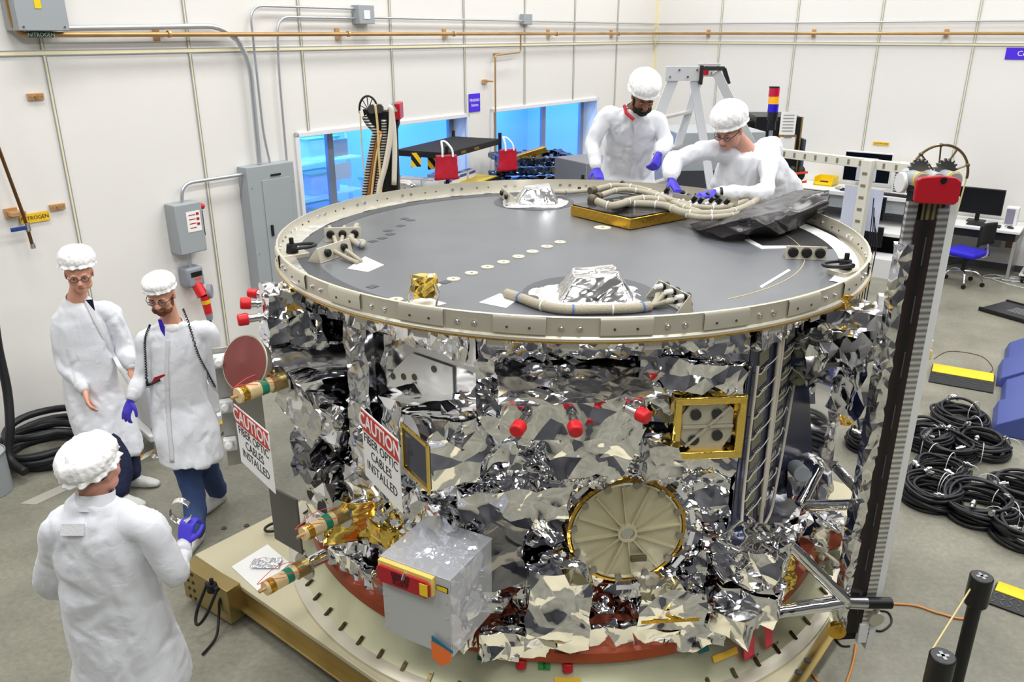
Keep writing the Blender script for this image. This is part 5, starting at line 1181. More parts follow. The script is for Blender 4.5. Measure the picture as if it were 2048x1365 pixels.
def person(cfg):
    g = cfg.get; J = {k: (aty(*v) if len(v) == 3 and isinstance(v, tuple) else Vector(v)) for k, v in cfg['J'].items()}
    S = g('S', 1.05); skin = cfg['skin']; hair = cfg['hair']
    base = V(*(((J['footR']+J['footL'])/2).xy), min(J['footR'].z, J['footL'].z)-.04)
    root = thing('person', cfg['label'], 'person', base)
    hc, Hm = hframe(J['head'], cfg['face'], g('hup', UP))
    side = (J['shL']-J['shR']).normalized(); front = UP.cross(side).normalized(); front = -front if front.dot(Vector(cfg['face'])) < 0 else front
    # one continuous body
    b = MB(); head_shapes(b, hc, Hm, S, fat=g('fat', 1)); nb = J['neck']
    chinback = hc+Hm @ Vector((0, -.025, -.06))*S
    limb(b, [chinback, (chinback+nb)/2, nb-UP*.03], [.058*S, .056*S, .07*S], 16, 4)
    pel = J['pelvis']; ch = nb.lerp(pel, .35)
    ell_tube(b, [(nb-UP*.02, .08, .06, front), (nb.lerp(pel, .15), .14, .08, front), (ch, .14, .09, front), (nb.lerp(pel, .7), .13, .09, front), (pel, .15, .10, front), (pel-UP*.08, .10, .07, front)], side, 18)
    for s in 'RL':
        sh_, el_, wr_ = J['sh'+s], J['el'+s], J['wr'+s]; limb(b, [nb.lerp(sh_, .45)-UP*.05, sh_-UP*.015, sh_.lerp(el_, .5), el_, el_.lerp(wr_, .5), wr_-(wr_-el_).normalized()*.045, wr_], [.045, .042, .036, .034, .030, .026, .024], 12, 6)
        hip = pel+side*(.09 if s == 'L' else -.09)-UP*.06; limb(b, [hip, J['kn'+s], J['foot'+s]+UP*.05], [.085, .055, .04], 12, 6)
        f_ = Vector(g('toe'+s, front)); limb(b, [J['foot'+s]-f_*.04+UP*.0, J['foot'+s]+f_*.14-UP*.01], [.036, .028], 10, 4)
    body = fuse(b, 'body', skin, root, .0065, 3)
    face_parts(body, hc, Hm, skin, hair, S, eyes_down=g('down', False))
    if g('beard'): beard(body, hc, Hm, S, g('beardm', hair), *g('beard'))
    hb = MB(); hb.ball(hc+Hm @ Vector((0, -.022, .022))*S, (.0785*S, .088*S, .078*S), 20, 14, Hm); hb.build('hair', hair, body)
    if g('glasses'): glasses(body, hc, Hm, S, cfg['glasses'])
    cap(root, hc+Hm @ Vector((0, 0, .018))*S, Hm, S*g('capS', 1.0), cfg['cap'], cfg['seed'])
    # trousers and shoes
    tr = MB()
    for s in 'RL':
        hip = pel+side*(.09 if s == 'L' else -.09)-UP*.03; limb(tr, [hip, J['kn'+s], J['foot'+s]+UP*.07-Vector(g('toe'+s, front))*.03], [.105, .082, .075], 16, 8)
    t = fuse(tr, 'trousers', g('trm', M_jeans), root, .013, 3); crumple(t, .007, .09, 7, 2)
    for s in 'RL':
        f_ = Vector(g('toe'+s, front)).normalized(); fm = MB(); p = J['foot'+s]
        ell_tube(fm, [(p-f_*.09, .030, .035, UP), (p-f_*.07, .042, .048, UP), (p, .046, .052, UP), (p+f_*.09+UP*-.008, .050, .038, UP), (p+f_*.16-UP*.014, .045, .026, UP), (p+f_*.19-UP*.02, .025, .015, UP)], UP.cross(f_), 18)
        fm.ball(p-f_*.02+UP*.045, (.05, .055, .05)); o = fuse(fm, 'shoe_cover' if g('booties', True) else 'shoe', M_shoe, root, .008, 2); crumple(o, .006, .05, 5, 2)
    # coat
    c = MB(); w_ = g('girth', 1.0); sw = (J['shL']-J['shR']).length/2
    tops = [(nb+UP*.02-front*.005, .085, .075, front), (nb-UP*.015, .11, .085, front), (nb.lerp(pel, .08), sw*.80, .10*w_, front), (nb.lerp(pel, .2), sw*.98, .125*w_, front), (nb.lerp(pel, .45), sw*.96*w_, .145*w_, front), (nb.lerp(pel, .75), sw*.96*w_, .15*w_, front), (pel, sw*1.02*w_, .155*w_, front)]
    if 'hem' in J:
        hm = J['hem']; tops += [(pel.lerp(hm, .5), sw*1.10*w_, .17*w_, front), (hm, sw*g('flare', 1.2)*w_, .19*w_, front)]
    ell_tube(c, tops, side, 28, 2.2)
    for s in 'RL':
        sh, el, wr = J['sh'+s], J['el'+s], J['wr'+s]; q = nb.lerp(sh, .45)-UP*.05
        limb(c, [q, sh-UP*.015, sh.lerp(el, .5), el, el.lerp(wr, .5), wr-(wr-el).normalized()*.045], [.078, .070, .062, .060*g('sl', 1), .057*g('sl', 1), .045], 16, 6)
    coat = fuse(c, 'coat', M_cloth, root, .0125, 4); crumple(coat, .040, .15, cfg['seed']+9, 2, True, .5, .006)
    # collar, cuffs, placket
    ncd = (hc-nb).normalized(); MB().lathe([(.088, -.03), (.082, .0), (.080, .035), (.076, .036), (.076, -.02)], nb+ncd*.015+front*.0, Matrix((side, ncd.cross(side), ncd)).transposed(), 32, R_(-52)+math.pi/2*0, R_(232), closed_prof=True).build('collar', M_cloth, coat) if g('collar', True) else None
    for s in 'RL':
        wr, el = J['wr'+s], J['el'+s]; d = (wr-el).normalized(); MB().tube([wr-d*.075, wr-d*.05, wr-d*.02, wr+d*.005], .04, 16, radii=[.047, .045, .038, .036]).build('cuff', M_clothk, coat, smooth=180)
    if g('placket'):
        wp = [aty(x, y, J['pelvis'].y-.2) for x, y in cfg['placket']]
        drape('placket', coat, wp, CAMP, M_clothk, coat, .017, .22, .003, 8, 8)
    for s, spec in cfg['hands'].items():
        d, palm, curl, thumb, mt = spec; hand('glove' if mt is M_glove else 'bare_hand', J['wr'+s], d, palm, root if mt is M_glove else body, mt, curl, S, thumb, J['wr'+s]-(J['wr'+s]-J['el'+s]).normalized()*.03)
    return root, body, coat, hc, Hm, J
FL = .045
A0_ = atz(272, 962, FL); B0_ = atz(248, 1000, FL)
p1 = person(dict(label='person in white coat and dark-rimmed glasses standing nearest the wall, bare hand hanging', seed=11, skin=M_skin, hair=M_hairg, face=(.42, -.86, -.22), hup=UP, cap='puffy', capS=1.14, glasses=mat('tortoise', (70, 40, 24), .3), S=1.12, fat=1.10, girth=1.12, flare=1.12,
    trm=M_jeansd,
    J=dict(head=(158, 547, 5.82), neck=(152, 602, 5.90), shR=(120, 640, 5.83), shL=(222, 622, 5.98), elR=(122, 722, 5.80), wrR=(170, 783, 5.66), elL=(250, 692, 5.98), wrL=(262, 738, 5.88), pelvis=(185, 775, 5.88), hem=(226, 905, 5.76), knR=(238, 915, 5.62), knL=(255, 900, 5.85), footR=B0_, footL=A0_),
    toeR=Vector((.95, -.3, 0)), toeL=Vector((.95, -.1, 0)), placket=[(172, 602), (190, 640), (215, 690), (240, 735), (262, 770)],
    hands=dict(R=((.35, -.55, -.75), (.75, .5, .1), (.25, .3, .35, .35), -1, M_skin), L=((.3, -.3, -.9), (-.8, .4, 0), (.4, .4, .4, .4), 1, M_skin))))
MB().prism([(-.02, .0), (.03, .005), (.015, -.09), (-.0, -.05)], aty(178, 600, 5.72), V(1, 0, 0), V(0, -.3, 1), V(0, -1, 0), .01).build('navy_shirt_collar', M_jeansd, p1[2])
A0_ = atz(432, 1000, FL); B0_ = atz(388, 1082, FL)
p2 = person(dict(label='young bearded person walking in a white coat with coiled black cord, blue-gloved hand lowered', seed=21, skin=M_skin, hair=M_hairb, face=(.05, -.93, -.30), cap='flat', capS=1.04, glasses=mat('rim_steel', (90, 90, 96), .3, .8), S=1.04, beard=(.92, .003), beardm=M_hairr, down=True, flare=1.0, booties=False, sl=1.05,
    J=dict(head=(322, 590, 5.22), neck=(346, 652, 5.32), shR=(292, 672, 5.22), shL=(410, 662, 5.42), elR=(284, 752, 5.18), wrR=(262, 800, 5.06), elL=(432, 750, 5.46), wrL=(470, 800, 5.5), pelvis=(358, 800, 5.28), hem=(382, 918, 5.16), knR=(385, 980, 5.12), knL=(412, 925, 5.30), footR=B0_, footL=A0_),
    toeR=Vector((-.15, -1, 0)), toeL=Vector((-.35, -.9, 0)), placket=[(334, 680), (333, 720), (334, 780), (338, 850), (345, 925)],
    hands=dict(R=((-.35, -.25, -.9), (.4, .6, 0), (.12, .2, .3, .3), 1, M_glove), L=((0, -.3, -.95), (.5, 0, 0), (.4, .4, .4, .4), -1, M_glove))))
def cordon(coat, pix, Y, r, mt, name, coil=True):
    from mathutils.bvhtree import BVHTree
    me = coat.data; W = wm(coat); bv = BVHTree.FromPolygons([W @ v.co for v in me.vertices], [tuple(p.vertices) for p in me.polygons]); P = []
    for p in spline([aty(x, y, Y) for x, y in pix], 24 if coil else 8):
        d = (p-CAMP).normalized(); h = bv.ray_cast(CAMP, d); P.append(h[0]-d*.012 if h[0] else p)
    for _ in range(4): P = [P[0]]+[(P[i-1]+P[i]*2+P[i+1])/4 for i in range(1, len(P)-1)]+[P[-1]]
    if coil:
        Q = []
        for i, p in enumerate(P[:-1]):
            t = (P[i+1]-p).normalized(); a = frame(t).col[0]; b = t.cross(a)
            for k in range(3): Q.append(p.lerp(P[i+1], k/3)+a*math.cos(i*2.4+k*.8)*.0055+b*math.sin(i*2.4+k*.8)*.0055)
        P = Q
    return MB().tube(P, r, 6).build(name, mt, coat, smooth=180)
cordon(p2[2], [(366, 618), (380, 655), (395, 705), (412, 740), (430, 775)], 5.2, .0035, M_rubber, 'coiled_cord')
cordon(p2[2], [(300, 650), (290, 680), (291, 720), (294, 765), (298, 770), (320, 760)], 5.2, .0035, M_rubber, 'coiled_cord')
MB().prism([(-.055, 0), (.055, .03), (.05, .045), (-.02, .04)], aty(318, 763, 5.0), V(1, 0, .3), V(0, -.3, 1), V(0, -1, 0), .008).build('red_clip', M_redp, p2[2], bevel=.003)
MB().prism([(-.012, .06), (.012, .06), (.02, 0), (.004, -.07), (-.012, -.02)], aty(324, 655, 5.14), V(1, 0, 0), V(0, -.2, 1), V(0, -1, 0), .006).build('purple_lanyard', mat('lanyard', (60, 36, 200), .5), p2[2])
MB().ball(p2[5]['neck']+V(-.0, -.055, -.0), (.07, .045, .045)).build('white_undershirt', M_paper, p2[1])
p3 = person(dict(label='person seen from behind in long white coat and ruffled cap, gloved hand raised with foil', seed=31, skin=M_skinr, hair=M_hairb, face=(.35, .93, -.1), cap='ruffle', capS=1.04, S=1.04, girth=1.12, flare=1.25, collar=True,
    J=dict(head=(192, 938, 3.14), neck=(190, 1006, 3.10), shL=(112, 1052, 3.05), shR=(292, 1050, 3.08), elL=(98, 1165, 3.12), wrL=(150, 1185, 3.36), elR=(352, 1150, 3.10), wrR=(368, 1090, 3.30), pelvis=(228, 1195, 3.14), hem=V(-1.86, 3.16, .42), knR=V(-1.72, 3.2, .5), knL=V(-1.98, 3.18, .5), footR=V(-1.74, 3.14, FL), footL=V(-2.02, 3.12, FL)),
    toeR=Vector((.3, .95, 0)), toeL=Vector((.1, 1, 0)), hands=dict(R=((.1, .45, .9), (.3, 1, -.3), (.7, .8, .8, .8), -1, M_glove), L=((.7, .6, .1), (.3, .6, -1), (.4, .4, .4, .4), 1, M_glove))))
h_ = p3[5]['wrR']; c_ = h_+V(-.02, .03, .14)
o = MB().grid(lambda u, v: c_+V(math.cos(u*5.2+.6)*.055, math.sin(u*5.2)*.012+.02, math.sin(u*5.2+.6)*.055+.0)+V(0, .03*v, .01*v), 30, 6).build('foil_strip', M_foil2, label='curled silver foil strip held in the raised gloved hand', cat='foil strip', smooth=180, solid=.001); crumple(o, .004, .03, 3)
from_coat = p3[2]
tagp = aty(172, 1015, 2.97); 
MB().box(p3[5]['neck']+V(-.04, -.135, -.05), (.10, .006, .05), Matrix.Rotation(-.5, 3, 'X')).build('coat_label', M_clothk, from_coat)
# the two at the deck: they stand on a work platform behind the spacecraft
wp_ = thing('work_platform', 'grey work platform behind the spacecraft that the two gloved workers stand on', 'platform', V(1.45, 7.25, 0))
MB().box((1.45, 7.32, 1.02), (1.9, .95, .05)).build('platform_deck', M_alu, wp_, bevel=.005)
for x in (.55, 2.35):
    for y in (7.03, 7.75): MB().box((x, y, .5), (.06, .06, 1.0)).build('leg', M_alu, wp_)
ZP = 1.045+FL
p4 = person(dict(label='black-bearded person with hooded white cap and blue gloves, bending over the far rim', seed=41, skin=M_skinb, hair=M_hairb, face=(.12, -.78, -.62), cap='hood', capS=1.1, S=1.08, beard=(1.15, .006), down=True, girth=1.05, flare=1.15,
    J=dict(head=(1287, 192, 6.72), neck=(1266, 226, 6.86), shR=(1212, 226, 6.90), shL=(1312, 238, 6.92), elR=(1184, 288, 6.86), wrR=(1193, 338, 6.70), elL=(1332, 284, 6.86), wrL=(1318, 308, 6.70), pelvis=(1255, 350, 7.20), hem=V(1.12, 7.25, 1.55), knR=V(1.0, 7.2, 1.55), knL=V(1.25, 7.2, 1.55), footR=V(1.0, 7.25, ZP), footL=V(1.25, 7.25, ZP)),
    placket=[(1262, 232), (1268, 260), (1266, 290), (1262, 320), (1258, 350)],
    hands=dict(R=((.15, -.75, -.6), (.1, -.6, -.9), (.35, .4, .4, .45), -1, M_glove), L=((-.35, -.5, -.75), (-.5, .4, -.3), (.5, .6, .7, .7), 1, M_glove))))
MB().tube([p4[5]['neck']+V(-.08, -.05, .06), p4[5]['neck']+V(-.07, -.105, .01), p4[5]['neck']+V(-.01, -.135, -.04)], .014, 8).build('red_collar', mat('red_cloth', (190, 40, 56), .7), p4[2])
p5 = person(dict(label='person in glasses leaning over the harness with both gloved hands on its connectors', seed=51, skin=M_skinr, hair=M_hairg, face=(-.55, -.62, -.50), cap='hood', capS=1.12, S=1.10, glasses=mat('rim_steel', (90, 90, 96)), down=True, girth=1.45, fat=1.08, flare=1.1,
    J=dict(head=(1458, 260, 6.16), neck=(1496, 298, 6.34), shR=(1420, 296, 6.24), shL=(1542, 288, 6.46), elR=(1350, 322, 6.16), wrR=(1343, 360, 6.0), elL=(1530, 384, 5.86), wrL=(1430, 386, 5.74), pelvis=(1530, 440, 6.66), hem=V(2.1, 6.85, 1.5), knR=V(1.9, 6.95, 1.55), knL=V(2.2, 6.95, 1.55), footR=V(1.88, 7.0, ZP), footL=V(2.2, 7.0, ZP)),
    hands=dict(R=((.35, -.65, -.65), (.2, -.5, -.9), (.35, .4, .45, .5), -1, M_glove), L=((-.92, -.2, -.15), (-.1, .2, -1), (.45, .5, .55, .6), 1, M_glove))))
MB().tube([p5[5]['wrL']+V(.03, 0, 0), p5[5]['wrL']+V(.048, .0, 0)], .040, 14).build('black_wristband', M_black, p5[0])
# ------------------------------------------------------------ step ladder behind the first worker
ld = thing('step_ladder', 'tall aluminium step ladder standing behind the two workers at the far rim', 'ladder', V(1.5, 7.9, 0))
FXL = 7.95
def lad(a, b, w_=.075, nm='side_rail'):
    a, b = Vector(a), Vector(b); d = (b-a); b = a+d*(a.z/(a.z-b.z))
    return MB().beam(a, b, w_, .028, V(0, 1, 0)).build(nm, mat('ladder_rail', (214, 216, 218), .4, .5), ld, bevel=.003)
T1 = aty(1346, 158, FXL); T2 = aty(1388, 160, FXL); T3 = aty(1400, 150, FXL+.75); T4 = aty(1432, 142, FXL+.75)
lad(T1, aty(1268, 355, FXL), .10); lad(T2, aty(1405, 268, FXL), .08); lad(T3, aty(1358, 284, FXL+.75), .08); lad(T4, aty(1460, 200, FXL+.75), .09)
for (a, b, nm) in ((aty(1331, 147, FXL-.03), aty(1402, 147, FXL-.03), 'head_plate'), (aty(1395, 140, FXL+.78), aty(1440, 140, FXL+.78), 'head_plate')):
    MB().beam(a, b, .014, .13).build(nm, mat('ladder_rail', (214, 216, 218)), ld, bevel=.003)
    n_ = 4; many('rivet', [MB().cyl(a.lerp(b, (i+.5)/n_)+V(0, -.012, .03*(1 if i % 2 else -1)), a.lerp(b, (i+.5)/n_)+V(0, -.02, .03*(1 if i % 2 else -1)), .01, n=10) for i in range(n_)], M_steel, ld)
MB().box(aty(1402, 150, FXL-.04), (.03, .05, .17)).build('end_guard', M_rubber, ld, bevel=.004)
a = aty(1378, 137, FXL+.4); b = aty(1448, 137, FXL+.78); MB().beam(a, b, .02, .04).build('top_guard', M_rubber, ld); MB().beam(b, b+V(.06, 0, -.15), .03, .04).build('end_guard', M_rubber, ld)
MB().box(aty(1409, 145, FXL+.7), (.07, .05, .05)).build('red_catch', M_red, ld)
for k in range(8):
    t = .12+k*.115; p = T1.lerp(T1+(aty(1268, 355, FXL)-T1)*(T1.z/(T1.z-aty(1268, 355, FXL).z)), t); q = T3.lerp(T3+(aty(1358, 284, FXL+.75)-T3)*(T3.z/(T3.z-aty(1358, 284, FXL+.75).z)), t)
    MB().beam(p, q, .08, .025).build('step', M_alu, ld)

# ------------------------------------------------------------ along the left wall: shelf cart, frames, cabinets
k_ = 1.25/1.6
cA, cB, cC, cD = [V(x*k_, y*k_, 0) for x, y in ((-1.46, 13.06), (-.95, 12.07), (-.2, 13.78), (-.75, 14.51))]
ax = (cC-cB).normalized(); ay = (cA-cB); ay = (ay-ax*ay.dot(ax)); LX = (cC-cB).length; LY = ay.length; ay.normalize(); RC_ = Matrix((ax, ay, UP)).transposed()
cart = thing('utility_rack', 'black wire shelf rack by the windows with red bags hanging on its posts', 'rack', cB+ax*LX/2+ay*LY/2)
def CP(a, b, z): return cB+ax*a+ay*b+UP*z
for a in (0, LX):
    for b in (0, LY): MB().cyl(CP(a, b, .03), CP(a, b, 2.2), .022, n=12).cyl(CP(a, b, .0), CP(a, b, .03), .03, n=12).build('post', M_blackm, cart)
for z in (2.12, 1.64, .4): 
    mb = MB().box(CP(LX/2, LY/2, z), (LX, LY, .012), RC_)
    for b in (0, LY): mb.box(CP(LX/2, b, z-.03), (LX, .015, .06), RC_)
    for a in (0, LX): mb.box(CP(a, LY/2, z-.03), (.015, LY, .06), RC_)
    mb.build('shelf', M_blackm, cart)
MB().box(CP(LX/2-.02, LY*.3, 1.655), (LX*.95, LY*.55, .012), RC_).build('yellow_mat', M_yellow, cart)
many('hazard_tape', [MB().box(CP(x, -.01, 2.09), (.12, .006, .03), RC_) for x in (.4, .75)], mat('hazard_gold', (120, 90, 10), .5), cart)
mb = MB(); mb.tube([CP(-.02, -.02, 2.05), CP(-.25, .05, 1.85), CP(-.3, .8, 1.85), CP(-.05, .85, 2.05)], .006, 6); 
for q in (.2, .6): mb.tube([CP(-.27, q, 1.85), CP(-.2, q, 1.7), CP(-.03, q, 1.75)], .005, 6)
mb.build('wire_basket', M_galv, cart)
def bag(x, y, rz, lab, s=1.0):
    o = thing('red_bag', lab, 'bag', x, rz, 'red bags on the shelf rack')
    m = MB().grid(lambda u, v: V((u-.5)*(.34+.03*v)*s, .0, -.36*v*s), 16, 16)
    b_ = subd_box((0, 0, -.17*s), (.33*s, .10*s, .34*s), None, .02, taper=(.88, .5)).build('bag_body', mat('red_vinyl', (176, 22, 44), .35), o, local=True, smooth=180, recalc=False); crumple(b_, .012, .12, 6)
    for dx in (-.06, .09): MB().tube(spline([V(dx*s, -.04, -.02), V(dx*.9*s, -.02, .06), V(dx*.5*s-.02, .02, .13), V(dx*.1-.03, .06, .15)], 5), .012, 6, flat=.4).build('strap', M_clothk, o, local=True)
    return o
bag(aty(893, 312, cB.y-.08)+V(.0, -.06, .02), None, .25, 'red tote bag hanging at the corner of the shelf rack beside the glove boxes', .80)
bag(aty(1015, 300, cC.y-.08)+V(.0, -.06, .02), None, .5, 'red tote bag hanging from the outer end of the shelf rack by the wrapped frames', .80)
for i, (a, b, z) in enumerate(((.35, .25, 1.662), (.62, .28, 1.662), (.86, .3, 1.662), (1.12, .3, 1.662), (.7, .55, 1.662))):
    o = thing('glove_box', ['glove box nearest the red corner bag on the yellow mat', 'second glove box from the red corner bag, purple glove on top', 'third glove box along the yellow mat', 'glove box farthest along the yellow mat', 'glove box behind the others on the yellow mat'][i], 'box', CP(a, b, z), math.atan2(ax.y, ax.x)+.15*(i-2)*.3, 'glove boxes on the shelf rack')
    MB().box((0, 0, .05), (.22, .12, .10)).build('carton', M_paper, o, local=True, bevel=.003); MB().box((0, -.0605, .07), (.2, .002, .035)).build('blue_print', mat('box_print', (70, 90, 190), .5), o, local=True); MB().box((0, 0, .1012), (.14, .05, .002)).build('blue_print', mat('box_print', (70, 90, 190)), o, local=True)
    if i == 1: g_ = MB().ball((0, 0, .115), (.06, .03, .02)).build('glove_tuft', M_glove, o, local=True); crumple(g_, .012, .04, 2)
o = tag(MB().cyl(CP(.12, .68, 1.74), CP(.12, .15, 1.74), .07, n=20).build('plastic_roll', M_white), 'white roll of plastic lying on the shelf beside the red corner bag', 'roll')
for i, (x, y) in enumerate(((832, 320), (865, 325))):
    o = MB().box(aty(x, y, cA.y-.45+i*.15-.3), (.12, .01, .16), .5).build('hazard_tag', wave_mat('hazard', (20, 20, 20), (235, 190, 30), 4, 'DIAGONAL', .5, thr=.5), label='yellow and black striped tag on the wire basket, '+('the outer one' if i == 0 else 'the one nearer the red bag'), cat='tag')
# stacked wrapped frames
fb = aty(1065, 340, 11.2); zb = 1.25
st_ = MB().box((fb.x+.0, 11.35, zb-.02), (1.2, .8, .04), .2); 
for dx in (-.5, .5):
    for dy in (-.3, .3): st_.box((fb.x+dx, 11.35+dy, (zb-.04)/2), (.05, .05, zb-.04), .2)
tag(st_.build('work_table', M_alu), 'low table under the stack of dark wrapped frames', 'table')
M_blk = foil('blue_black_foil', (.06, .09, .16), .15, bump=.3, bscale=12)
for i in range(5):
    z = zb+.06+i*.125; rz = .2+(.16, -.1, .12, -.2, .05)[i]; Rz = Matrix.Rotation(rz, 3, 'Z'); c = V(fb.x+.03*(i % 2), 11.35, z)
    o = thing('wrapped_bundle', ['lowest dark wrapped frame in the stack by the far window', 'dark wrapped frame second from the bottom of the stack', 'middle dark wrapped frame of the stack by the far window', 'dark wrapped frame second from the top of the stack', 'topmost dark wrapped frame with a raised end, by the far window'][i], 'frame', c, 0, 'wrapped frames by the window')
    for dx, dy, sx, sy in ((0, -.33, 1.05, .12), (0, .33, 1.05, .12), (-.46, 0, .12, .6), (.46, 0, .12, .6)):
        foilbox('frame_side', c+Rz @ V(dx, dy, 0), (sx, sy, .08), Rz, .003, .1, 400+i*7+int(dx*3+5), M_blk, o, step=.03, warp=.006)
    MB().box(c+Rz @ V(.3, -.395, 0), (.14, .01, .07), Rz).build('amber_tape', M_kapton, o)
MB().box(V(fb.x-.1, 11.1, zb+.62), (.62, .1, .08), Matrix.Rotation(.5, 3, 'Z') @ Matrix.Rotation(-.2, 3, 'Y')).build('raised_rail', M_kapton, o, bevel=.004)
o = MB().box((1.0, 10.62, .95), (.62, .7, 1.9), .55).build('grey_cabinet', M_bulk, label='plain grey cabinet left of the bearded worker, top bare', cat='cabinet', bevel=.01)
o['label'] = 'plain grey cabinet between the wrapped frames and the bearded worker'
o = thing('equipment_cabinet', 'pale grey equipment cabinet with dark front behind the ladder', 'cabinet', V(2.45, 10.3, 0))
MB().box((2.45, 10.4, 1.15), (1.1, .9, 2.3), .1).build('cabinet_body', M_panelgrey, o, bevel=.01); MB().box((2.43, 9.94, 1.1), (1.0, .03, 1.5), .1).build('dark_front', mat('dark_grey', (58, 60, 66), .5), o)
# black rack with clipboards and signal tower
rk = thing('equipment_rack', 'tall black equipment rack with papers on its side, behind the worker in glasses', 'rack', V(3.5, 11.3, 0)); RR_ = Matrix.Rotation(-.08, 3, 'Z')
MB().box((3.52, 11.35, 1.2), (.58, .7, 2.36), RR_).build('rack_body', M_black, rk, bevel=.006)
MB().box((3.12, 11.5, 1.15), (.32, .5, 2.3), RR_).build('rack_door', M_blackm, rk, bevel=.004)
MB().box((3.80, 11.0, 1.2), (.02, .03, 2.36), RR_).build('edge_strip', mat('edge_gold', (170, 150, 90), .4, .6), rk); MB().box((3.86, 11.2, 1.05), (.03, .6, 2.1), RR_).build('side_skin', mat('slate', (70, 78, 96), .5), rk)
pp = aty(1576, 248, 10.94); o = MB().box(pp, (.20, .006, .30), RR_).build('paper_sheet', M_paper, label='white printed sheet taped high on the black rack', cat='paper'); many('print_line', [MB().box(pp+V(0, -.004, .11-.04*k), (.14, .002, .012), RR_) for k in range(6)], mat('faint_ink', (150, 150, 155), .6), o)
pp = aty(1573, 290, 10.94); o = MB().box(pp, (.23, .01, .26), RR_).build('clipboard', mat('clipboard_brown', (150, 110, 60), .5), label='clipboard with white paper hanging on the black rack', cat='clipboard'); MB().box(pp+V(0, -.008, -.01), (.2, .004, .22), RR_).build('clipped_paper', M_paper, o); MB().box(pp+V(0, -.012, .11), (.1, .014, .03), RR_).build('clip', M_steel, o)
o = thing('earmuffs', 'dark padded item with red straps at the foot of the black rack', 'strap', aty(1592, 350, 10.8)); c = aty(1592, 350, 10.8)
MB().ball(c+V(-.06, 0, .02), (.06, .05, .1)).ball(c+V(.06, 0, .02), (.06, .05, .1)).build('pad', M_rubber, o); MB().box(c+V(0, -.06, .03), (.26, .01, .03), Matrix.Rotation(-.1, 3, 'Y')).build('red_strap', mat('orange_red', (220, 80, 50), .5), o); MB().box(c+V(0, -.06, -.09), (.26, .01, .03), Matrix.Rotation(-.1, 3, 'Y')).build('red_strap', mat('orange_red', (220, 80, 50)), o)
stw = thing('signal_tower', 'red, amber and blue stack light beside the black rack', 'stack light', aty(1540, 245, 10.6)); YT = 10.6
def tw(y): return aty(1547-(y-200)*.07, y, YT)
MB().cyl(tw(205+35), tw(260), .05, n=24).build('light_base', M_black, stw)
zz0 = [(241, 224, M_black, 'light_base'), (224, 208, mat('blue_lens', (40, 20, 190), .25), 'blue_lamp'), (208, 193, mat('amber_lens', (250, 180, 30), .25), 'amber_lamp'), (193, 176, mat('red_lens', (190, 20, 60), .25), 'red_lamp'), (176, 173, M_black, 'light_cap')]
for a, b, m_, nm in zz0: pa, pb = tw(a), tw(b); MB().cyl(V(pa.x, YT, pa.z), V(pa.x, YT, pb.z), .065, n=24).build(nm, m_, stw)
MB().cyl(V(tw(241).x, YT, 0), V(tw(241).x, YT, tw(241).z), .025, n=12).build('pole', M_alu, stw)
# slotted cream frame
bm_ = thing('slotted_rack', 'cream slotted steel frame with a crossbeam in front of the workstation', 'frame', V(3.89, 9.0, 0)); M_slot = mat('slotted_cream', (214, 212, 200), .45)
b0 = V(3.19, 9.85, 2.07); b1 = V(4.33, 8.47, 2.07); bd = (b1-b0).normalized(); bnn = V(bd.y, -bd.x, 0); RBm = Matrix((bd, -bnn, UP)).transposed()
MB().box((b0+b1)/2, ((b1-b0).length, .08, .10), RBm).build('crossbeam', M_slot, bm_, bevel=.004)
many('slot', [MB().box(b0+bd*(.08+.135*k)+bnn*.042+UP*.0, (.025, .004, .055), RBm) for k in range(13)], mat('slot_shadow', (120, 118, 100), .6), bm_)
pc_ = b0.lerp(b1, .64); MB().box(V(pc_.x, pc_.y, 1.06)+bnn*.09, (.11, .09, 2.12), RBm).build('post', M_slot, bm_, bevel=.004)
many('slot', [MB().box(V(pc_.x, pc_.y, 1.98-.13*k)+bnn*.137, (.055, .004, .03), RBm) for k in range(12)], mat('slot_shadow', (120, 118, 100)), bm_)
MB().box(V(pc_.x, pc_.y, .28)+bnn*.09+bd*.5, (1.0, .09, .09), RBm).build('foot_beam', M_slot, bm_, bevel=.004)
many('hanging_cable', [MB().tube(spline([V(pc_.x, pc_.y, 1.72-.1*k)+bd*(.10+.02*k)+bnn*.05, V(pc_.x, pc_.y, 1.2)+bd*(.13+.03*k)+bnn*.06, V(pc_.x, pc_.y, .5)+bd*(.12+.03*k)+bnn*.06, V(pc_.x, pc_.y, .1)+bd*(.2+.05*k)+bnn*.1], 6), .006, 6) for k in range(4)], M_rubber, bm_)
for i, (x, y, w_) in enumerate(((1716, 418, .28), (1751, 425, .2))):
    p = aty(x, y, 9.15); tag(MB().box(p+V(0, .1, 0), (w_, .004, .48), -.75).build('hanging_paper', mat('paper_blueish', (206, 212, 232), .6)), 'white sheet hanging '+('left' if i == 0 else 'right')+' of the slotted frame post', 'paper')

